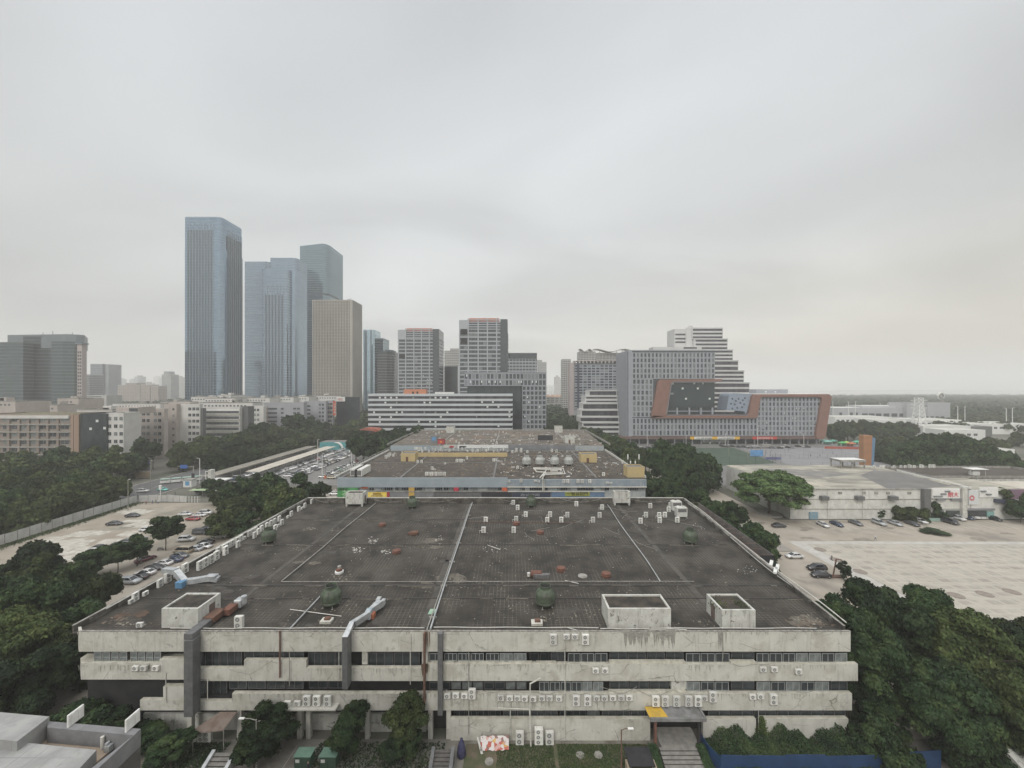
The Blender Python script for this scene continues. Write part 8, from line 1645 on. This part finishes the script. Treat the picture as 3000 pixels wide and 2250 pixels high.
# ================================================================ VEHICLES
def car_meshes(kind):
    P = {'sedan': dict(L=4.7, w=.90, st=[(-2.35,.30,.72,.74),(-2.2,.22,.90,.84),(-1.35,.2,.98,.90),(0,.2,.95,.91),(1.0,.2,.93,.90),(1.9,.2,.80,.86),(2.3,.26,.62,.74)], g=(-1.85,-.95,.35,1.25), top=1.44, belt=.93),
         'suv': dict(L=4.7, w=.94, st=[(-2.35,.35,.95,.80),(-2.2,.28,1.05,.90),(-1.2,.26,1.08,.94),(0,.26,1.06,.95),(1.05,.26,1.05,.94),(1.95,.26,.96,.90),(2.35,.32,.74,.80)], g=(-2.15,-1.75,.35,1.2), top=1.70, belt=1.05),
         'van': dict(L=5.0, w=.96, st=[(-2.5,.35,1.05,.88),(-2.4,.28,1.12,.94),(-1.0,.26,1.14,.96),(.5,.26,1.14,.96),(1.6,.26,1.10,.95),(2.2,.28,.98,.90),(2.5,.34,.8,.82)], g=(-2.42,-2.25,1.1,2.0), top=1.95, belt=1.10)}[kind]
    a = MB(); R = []
    for x, zb, zt, w in P['st']: R.append([(x,-w*.9,zb),(x,-w,zb+.22),(x,-w,zt-.18),(x,-w*.90,zt),(x,w*.90,zt),(x,w,zt-.18),(x,w,zb+.22),(x,w*.9,zb)])
    vs = [p for r in R for p in r]; n = 8
    fs = [(i*n+j,i*n+(j+1)%n,(i+1)*n+(j+1)%n,(i+1)*n+j) for i in range(len(R)-1) for j in range(n)] + [tuple(range(n-1,-1,-1)), tuple(range((len(R)-1)*n,len(R)*n))]
    a.add(vs, fs, 0); g0,g1,g2,g3 = P['g']; b, t = P['belt']-.03, P['top']; w, wt = P['w']*.88, P['w']*.70
    gl = MB(); gl.add([(g0,-w,b),(g3,-w,b),(g3,w,b),(g0,w,b),(g1,-wt,t-.05),(g2,-wt,t-.05),(g2,wt,t-.05),(g1,wt,t-.05)], [(0,1,5,4),(1,2,6,5),(2,3,7,6),(3,0,4,7)])
    rf = MB(); m_ = (g1+g2)/2
    rf.add([(g1-.02,-wt-.01,t-.06),(m_,-wt-.02,t-.02),(g2+.02,-wt-.01,t-.06),(g2+.02,wt+.01,t-.06),(m_,wt+.02,t-.02),(g1-.02,wt+.01,t-.06),(g1+.05,-wt+.1,t-.005),(m_,-wt+.1,t+.03),(g2-.05,-wt+.1,t-.005),(g2-.05,wt-.1,t-.005),(m_,wt-.1,t+.03),(g1+.05,wt-.1,t-.005)],
           [(0,1,7,6),(1,2,8,7),(2,3,9,8),(3,4,10,9),(4,5,11,10),(5,0,6,11),(6,7,10,11),(7,8,9,10)])
    pil = [(g0,g1),(m_,m_),(g3,g2)]
    for xb, xt in pil:
        for s in (-1,1): rf.tube([(xb,s*w*1.003,b),(xt,s*wt*1.01,t-.04)], .045, 4)
    return a, gl, rf
M['paint'] = pm('car_paint', (0.5,0.5,0.5), None, rough=.25, metal=.15, objcol=True); M['paint'].node_tree.nodes['Principled BSDF'].inputs['Coat Weight'].default_value = .6
M['cglass'] = pm('car_glass', (0.02,0.024,0.028), None, rough=.06, spec=.9); M['tyre'] = pm('tyre', (0.02,0.02,0.02), None, rough=.9); M['rim'] = pm('wheel_rim', (0.35,0.35,0.36), None, rough=.4, metal=.7)
M['hlamp'] = pm('lamp_glass', (0.6,0.6,0.6), None, rough=.15, metal=.3); M['tlamp'] = pm('tail_glass', (0.25,0.02,0.02), None, rough=.2)
CM = {}
for kd in ('sedan','suv','van'):
    a, gl, rf = car_meshes(kd); one = MB()
    for src, mi in ((a,0),(rf,0),(gl,1)): one.add(src.v, src.f, mi)
    for x in (-1.4,1.42):
        for y in (-.84,.84): one.tube([(x,y-.1,.32),(x,y+.1,.32)], .32, 8, 2)
    one.box(2.2,2.34,-.7,-.35,.55,.68,3); one.box(2.2,2.34,.35,.7,.55,.68,3); one.box(-2.36,-2.28,-.7,.7,.62,.7,4)
    body = MB(); body.add(a.v,a.f,0)
    wh = MB(); wh.tube([(0,-.11,0),(0,.11,0)], .33, 14, 0); wh.tube([(0,-.125,0),(0,.125,0)], .2, 10, 1)
    hl = MB(); hl.bev(-.07,.10,-.2,.2,0,.14,.03); tl = MB(); tl.bev(-.05,.04,-.22,.22,0,.12,.02)
    CM[kd] = dict(one=one.mesh('parked_car',[M['paint'],M['cglass'],M['tyre'],M['hlamp'],M['tlamp']]), body=body.mesh('body',M['paint'],True), glass=gl.mesh('window',M['cglass']), roof=rf.mesh('roof',M['paint']), wheel=wh.mesh('wheel',[M['tyre'],M['rim']]), hl=hl.mesh('headlight',M['hlamp']), tl=tl.mesh('tail_light',M['tlamp']), zb=.62 if kd=='sedan' else .8, L=2.3 if kd != 'van' else 2.45)
COLS = {'white':(.62,.62,.61),'silver':(.38,.40,.41),'grey':(.13,.135,.14),'black':(.018,.018,.02),'dark blue':(.03,.05,.10),'red':(.28,.03,.03),'maroon':(.12,.02,.03),'dark grey':(.05,.052,.056),'mint':(.18,.62,.55),'gold':(.36,.31,.22),'green':(.08,.2,.12),'orange':(.5,.14,.04)}
def car(kd, col, x, y, rz, label, group, z=0, detail=True, name='parked_car', tint=None):
    c = COLS[col] + (1,)
    if not detail:
        o = put(name, CM[kd]['one'], None, (x,y,z), rz); o.color = c; tag(o, label, 'car', group); return o
    t = thing(name, label, 'car', (x,y,z), rz, group); q = CM[kd]
    for n_, m_ in (('body','body'),('window','glass'),('roof','roof')):
        o = put(n_, q[m_], t); o.color = (COLS['black']+(1,)) if (n_ == 'roof' and tint) else c
    for wx in (-1.42,1.42):
        for wy in (-.82,.82): put('wheel', q['wheel'], t, (wx,wy,.33))
    for s in (-.58,.58): put('headlight', q['hl'], t, (q['L']-.06,s,q['zb']-.02)); put('tail_light', q['tl'], t, (-q['L']-.0,s,q['zb']+.05))
    return t
# row beside the near block
row = [(381,1709,'suv','silver'),(406,1696,'sedan','black'),(427,1683,'sedan','white'),(454,1668,'sedan','black'),(479,1655,'sedan','white'),(510,1645,'sedan','dark blue'),(527,1633,'sedan','grey'),(537,1620,'van','gold'),(570,1613,'sedan','silver'),(597,1605,'sedan','white'),(603,1593,'sedan','dark grey'),(645,1575,'sedan','white')]
for i,(px,py,k,c) in enumerate(row): p=G(px,py); car(k,c,p.x,p.y,random.uniform(-.06,.06)+(PI if i%3 else 0),'%s %s, %s from the near end of the row beside the left parapet'%(c,{'sedan':'saloon car','suv':'sports utility car','van':'boxy van'}[k],ordn(i)),'cars in the row beside the near block',z=.0)
for px,py,k,c,rz,lab,tint in ((292,1610,'sedan','white',.1,'white car with a dark roof at the near end of the west lot',True),(351,1605,'suv','dark grey',.15,'dark car partly behind the small trees of the west lot',None),(375,1591,'sedan','grey',.1,'grey car just behind the dark one in the west lot',None),(406,1582,'sedan','white',.1,'white car left of the lone round tree, nearer one',None),(431,1556,'sedan','white',.05,'white car half hidden by the lone round tree',None),
                         (335,1538,'sedan','dark grey',.12,'dark grey saloon alone in the middle of the west lot',None),(389,1514,'sedan','dark grey',.1,'dark saloon alone toward the far end of the west lot',None),(543,1510,'sedan','white',.1,'white car right behind the lone round tree',None),(566,1524,'sedan','red',0.02,'red saloon in the west lot beside white cars',None),(585,1513,'sedan','white',.08,'white saloon just behind the red one',None),
                         (604,1506,'suv','white',.1,'white car farthest behind the red saloon',None),(427,1643,'sedan','maroon',1.2,'maroon car between two roundish trees',None),(547,1585,'suv','white',.1,'white sports utility car in the middle lane of the west lot',None),(590,1565,'van','dark grey',.06,'dark people carrier under the edge of the dark clump',None),(612,1551,'sedan','black',.1,'black car with white front half hidden under the dark clump',None),(655,1527,'sedan','red',.05,'red car glimpsed through the dark clump',None)):
    p=G(px,py); car(k,c,p.x,p.y,rz,lab,None,tint=tint)
p=G(470,1612); t=thing('motor_scooter','dark scooter parked beside the lone round tree','scooter',(p.x,p.y,0),.3); scooter_parts(t,M['acdark'])
# right side
row=[(2411,1541,'sedan','white'),(2451,1539,'sedan','dark blue'),(2507,1536,'sedan','grey'),(2575,1536,'suv','silver'),(2622,1537,'sedan','silver'),(2672,1538,'sedan','dark grey'),(2696,1530,'sedan','white'),(2782,1533,'van','dark grey'),(2805,1522,'suv','white'),(2830,1519,'sedan','dark blue'),(2848,1517,'suv','white'),(2911,1523,'sedan','black')]
for i,(px,py,k,c) in enumerate(row): p=G(px,py); car(k,c,p.x,p.y,-PI/2+random.uniform(-.05,.05),'%s %s, %s from left in the row before the warehouse'%(c,{'sedan':'saloon','suv':'sports utility car','van':'people carrier'}[k],ordn(i)),'cars before the warehouse')
for px,py,k,c,rz,lab in ((2327,1634,'sedan','white',PI,'white saloon alone outside the right parapet'),(2393,1670,'suv','black',PI,'black sports utility car beside the dark saloon'),(2405,1690,'sedan','black',PI-.05,'black saloon in front of the black sports utility car'),(2282,1544,'sedan','dark grey',0.05,'dark car beside the round planter'),(2063,1420,'sedan','grey',.1,'grey car in the shade of the great dark trees'),(1891,1366,'suv','grey',-1.4,'grey car beside the football pitch fence'),(1873,1311,'sedan','white',0,'white car far off before the framed office')):
    p=G(px,py); car(k,c,p.x,p.y,rz,lab,None)
for i,px in enumerate((2115,2130,2145,2166,2178,2212,2240,2252,2262,2272,2285,2296,2308,2322,2338,2352,2365,1900,1916,1935)):
    p=G(px,1308+random.uniform(0,6)); c=random.choice(('white','black','grey','white','silver','dark grey')); car(random.choice(('sedan','suv')),c,p.x,p.y,random.choice((0,-1.4)),'%s car before the framed office, %s in line from the left end'%(c,ordn(sorted((2115,2130,2145,2166,2178,2212,2240,2252,2262,2272,2285,2296,2308,2322,2338,2352,2365,1900,1916,1935)).index(px))),'cars before the framed office',detail=False)
p=G(2236,1313); t=thing('site_truck','grey flat truck with a pale cabin before the framed office','truck',(p.x,p.y,0)); MB().bev(-1.5,6,-1.2,1.2,.9,3.2,.1).build('cargo_body',M['slab2'],t); MB().bev(-14,-2,-1.2,1.2,.8,1.6,.05).build('flatbed',M['greyclad'],t)
for x in (-12,-9,-4,4): MB().tube([(x,-1.1,.45),(x,1.1,.45)],.45,10).build('wheel',M['tyre'],t)
# west car park rows (facing sideways), far enough that only the whole shows
ci=0
for rname,X,y0,y1,pitch in (('right edge row',-95.5,204,246,2.6),('second row from right',-101.5,206,250,2.6),('third row from right',-115.5,206,272,2.65),('middle row',-121.3,208,296,2.65),('row beside the pale carport',-131,206,298,2.7),('row between the two carports',-144.5,200,294,2.8)):
    y=y0; j=0
    while y<y1:
        if random.random()<.96:
            c=random.choices(('white','silver','grey','black','dark grey','dark blue','red','green','gold'),(36,12,14,12,14,6,3,1,3))[0]; k=random.choices(('sedan','suv','van'),(60,32,8))[0]
            car(k,c,X+random.uniform(-.35,.35),y,random.choice((0,PI))+random.uniform(-.04,.04),'%s %s, west car park, %s, %s from near end'%(c,{'sedan':'saloon','suv':'hatchback','van':'van'}[k],rname,ordn(j)),'west car park, '+rname,detail=False); j+=1
        y+=pitch
# road
p=G(418,1442); car('suv','white',p.x,p.y,.22,'white car driving across the road junction',None,name='car',z=-.03); p=G(477,1437); car('sedan','mint',p.x,p.y,-.12,'mint green taxi crossing the road junction',None,name='taxi',z=-.03)
p=G(980,1450); car('sedan','white',p.x,p.y,.0,'white car just left of the green sign panel',None,detail=False)
t=thing('van_stall','small orange stall beside the green sign panel','stall',(-66.5,141,0)); MB().box(-2,2,0,3,0,2.6).build('body',pm('stall_orange',(0.5,0.14,0.06),None),t); MB().box(-2.2,2.2,-.2,3.2,2.6,2.8).build('roof',M['white'],t)
t=thing('tour_train','white sightseeing tram with flowers at the far side of the junction','tram',(G(470,1418).x,G(470,1418).y,0),.5)
for k in range(4):
    MB().bev(k*4.2,k*4.2+3.8,-1,1,.5,1.5,.1).build('carriage',M['white'],t); MB().box(k*4.2+.1,k*4.2+3.7,-1.1,1.1,2.3,2.45).build('roof',pm('tram_roof%d'%k,(0.32,0.45,0.38),None),t)
    MB().box(k*4.2+.2,k*4.2+.3,-.9,.9,1.5,2.3).build('post',M['white'],t)
# lamps and poles
for px,py,h,arm,lab,rz in ((1,1,0,0,'',0),)[:0]: pass
p=G(585,1416); street_lamp(p.x,p.y,12.5,.9,'tall white lamp post near the blue-windowed kiosk',PI,r=.16)
p=G(375,1495); street_lamp(p.x,p.y,12.0,.3,'slim grey lamp post at the end of the long hoarding',0,m='pipeg',r=.12)
p=G(441,1426); street_lamp(p.x,p.y,12.5,.3,'slim grey lamp post before the tan garden wall',0,m='pipeg',r=.12)
t=thing('traffic_sign','blue direction sign on a long arm over the road','road sign',(G(567,1418).x,G(567,1418).y,0)); MB().tube([(0,0,0),(0,0,9)],.2,6).build('pole',M['pipeg'],t); MB().tube([(0,0,8.6),(-8,0,8.8)],.12,5).build('arm',M['pipeg'],t); MB().box(-6.5,-3,-.2,-.1,7.8,9.6).build('sign_plate',pm('sign_blue',(0.05,0.12,0.35),None),t); MB().box(-.7,.7,-.4,-.2,3,5.4).build('signal_box',M['black'],t)
p=G(470,1470); t=thing('traffic_light','pale traffic light mast at the near side of the junction','traffic light',(p.x,p.y,0)); MB().tube([(0,0,0),(0,0,6.5)],.14,6).build('pole',M['white'],t); MB().bev(-.5,.5,-.3,.3,5.2,7.0,.08).build('signal_head',M['white'],t)
for px,py,h,lab in ((931,1371,17,'tall white lamp mast between the car park rows'),(944,1401,13,'white lamp post with a blue plate at the car park entrance'),(1030,1366,9,'thin lamp post by the dark trees at the car park')):
    p=G(px,py); street_lamp(p.x,p.y,h,.5,lab,0,r=.16)
p=G(953,1402); t=thing('barrier_post','thin dark post with an orange barrier box at the car park entrance','barrier',(p.x,p.y,0)); MB().tube([(0,0,0),(0,0,9)],.12,5).build('post',M['duct'],t); MB().box(-.4,.4,-.4,.4,0,1.6).build('barrier_box',pm('barrier_orange',(0.5,0.15,0.06),None),t)
for i,(px,py,h) in enumerate(((2052,1292,26),(2220,1303,14),(2355,1307,11),(2010,1308,9),(1896,1306,9),(2125,1306,10))): p=G(px,py); street_lamp(p.x,p.y,h,.6,'lamp mast before the framed office, %s from left'%ordn([1896,2010,2052,2125,2220,2355].index(px)),0,'lamp masts before the framed office',r=.15 if h<20 else .22)
for i,(px,Y,h,px2) in enumerate(((2440,470,14,0),(2486,520,12,0),(2506,520,12,0),(2580,560,12,0),(2600,560,12,0),(2806,430,17,0),(2827,430,17,0),(2948,420,15,0),(2966,420,15,0))): street_lamp(XD(px,Y),Y,ZD((1175,1178,1177,1182,1181,1190,1190,1196,1195)[i],Y),2.0,'tall highway lamp beyond the right woods, %s from left'%ordn(i),0 if i%2==0 else PI,'highway lamps at right',r=.3)
for i in range(9):
    p=G(2080+i*55,1330+(i%3)*6); t=thing('court_post','tall thin court floodlight post, %s from left'%ordn(i),'floodlight post',(p.x,p.y,0),0,'court floodlight posts'); MB().tube([(0,0,0),(0,0,8)],.09,5).build('pole',M['pipeg'],t); MB().box(-.4,.4,-.2,.2,7.9,8.2).build('lamp_head',M['white'],t)
# rusty leaning frame and barriers on the right
p=G(2440,1690); t=thing('drill_frame','leaning rusty steel frame beside the columnar shrub','steel frame',(p.x,p.y,0)); MB().tube([(0,0,0),(.9,0,4.6)],.16,6).build('leaning_post',M['rust'],t); MB().tube([(.9,0,4.5),(2.3,0,4.3)],.1,5).build('top_bar',M['rust'],t); MB().tube([(2.0,0,0),(2.0,0,4.4)],.08,5).build('upright',M['pipeg'],t); MB().box(-1.2,2.6,-.6,.6,0,.3).build('base',M['rust'],t)
for i,(px,py) in enumerate(((2250,1660),(2268,1672),(2262,1682))):
    p=G(px,py,14.8); tag(MB().box(-1.2,1.2,-.25,.25,0,.3).build('polystyrene_block',M['white'],loc=(p.x+.6,p.y,15.3),rz=.9),'white polystyrene block on the right parapet, %s of three'%ordn(i),'block','polystyrene blocks')
tag(MB().box(-6,6,0,.2,0,1.1).build('tarpaulin_barrier',pm('green_tarp',(0.22,0.33,0.29),(0.3,0.4,0.36),.6,.8),loc=(G(2745,1530).x,G(2745,1530).y+1,0)),'pale green tarpaulin barrier under the bushy trees','barrier')
# ---------------- people, a few pixels tall: one skinned body each
def person(x,y,z,rz,label,shirt,trousers,stride=.25,group=None):
    t=thing('person',label,'person',(x,y,z),rz,group); s=stride
    bmv=[(0,0,.95),(0,0,1.2),(0,0,1.42),(0,0,1.53),(0,.01,1.68),(.09,0,.9),(.11,s*.45,.5),(.11,s,.07),(.11,s+.14,.04),(-.09,0,.9),(-.11,-s*.1,.5),(-.11,-s,.1),(-.11,-s+.14,.05),(.19,0,1.4),(.24,-s*.4,1.12),(.24,-s*.2,.86),(-.19,0,1.4),(-.24,s*.4,1.12),(-.24,s*.6,.88)]
    ed=[(0,1),(1,2),(2,3),(3,4),(0,5),(5,6),(6,7),(7,8),(0,9),(9,10),(10,11),(11,12),(2,13),(13,14),(14,15),(2,16),(16,17),(17,18)]
    rd=[.14,.13,.14,.055,.10,.10,.07,.045,.04,.10,.07,.045,.04,.06,.045,.03,.06,.045,.03]
    me=bpy.data.meshes.new('body'); me.from_pydata(bmv,ed,[]); tmp=bpy.data.objects.new('tmp',me); COL.objects.link(tmp); tmp.modifiers.new('s','SKIN'); 
    for i,v in enumerate(me.skin_vertices[0].data): v.radius=(rd[i],rd[i])
    me.skin_vertices[0].data[0].use_root=True; su=tmp.modifiers.new('u','SUBSURF'); su.levels=1; su.render_levels=1
    bpy.context.view_layer.update(); dg=bpy.context.evaluated_depsgraph_get(); nm=bpy.data.meshes.new_from_object(tmp.evaluated_get(dg)); bpy.data.objects.remove(tmp)
    nm.name='body'; nm.materials.clear()
    for m_ in (shirt,trousers,SKIN,HAIR): nm.materials.append(m_)
    for f in nm.polygons:
        c=f.center; f.material_index=3 if c.z>1.70 else 2 if c.z>1.5 or (abs(c.x)>.2 and c.z<1.0 and c.z>.8) else 0 if c.z>.92 else 1 if c.z>.09 else 3
    put('body',nm,t); return t
SKIN=pm('skin',(0.42,0.27,0.20),None,rough=.6); HAIR=pm('hair_and_shoes',(0.02,0.018,0.015),None)
sh={k:pm('shirt_'+k,c,None) for k,c in dict(grey=(.2,.2,.21),white=(.6,.6,.58),red=(.35,.08,.06),black=(.03,.03,.035),blue=(.08,.1,.2)).items()}
p=G(2437,1643); person(p.x,p.y,.02,.5,'person in a dark top walking alone on the pale slab',sh['grey'],sh['black'])
for i,(px,py,c) in enumerate(((428,1478,'red'),(447,1476,'black'),(457,1474,'black'),(463,1476,'white'),(405,1459,'black'),(513,1450,'black'),(418,1476,'white'))):
    p=G(px,py); person(p.x,p.y,-.04,random.uniform(0,6),'person in a %s top waiting at the junction by the hoarding, %s from left'%(c,ordn(sorted((428,447,457,463,405,513,418)).index(px))),sh[c],sh['blue' if i%2 else 'black'],.15,'people at the junction')
for i,(px,py,c) in enumerate(((2375,1338,'black'),(2402,1337,'black'),(2310,1322,'red'),(2260,1320,'white'),(2440,1330,'blue'))):
    p=G(px,py); person(p.x,p.y,-.01,random.uniform(0,6),'distant person in a %s top on the sports courts, %s from left'%(c,ordn(sorted((2375,2402,2310,2260,2440)).index(px))),sh[c],sh['black'],.3,'people on the courts')
p=G(2565,1582); person(p.x,p.y,-.04,1,'person in a white top near the hedge island of the right car park',sh['white'],sh['blue'])
p=G(918,2242); person(p.x,49-1.3,0,2,'person in black standing before the green cabinets',sh['black'],sh['black'],.1)

# ================================================================ HAZE
hz=bpy.data.materials.new('haze_air'); hz.use_nodes=True; nt=hz.node_tree; nt.nodes.clear(); o_=nt.nodes.new('ShaderNodeOutputMaterial'); v_=nt.nodes.new('ShaderNodeVolumePrincipled')
v_.inputs['Color'].default_value=(0.985,0.98,0.965,1); v_.inputs['Density'].default_value=HAZE; v_.inputs['Anisotropy'].default_value=0.0
nt.links.new(v_.outputs[0],o_.inputs['Volume'])
if HAZE>0: tag(stuff(MB().box(-9100,16500,-450,30500,-3,322).build('haze',hz)),'thin grey haze over the whole city and bay','haze')
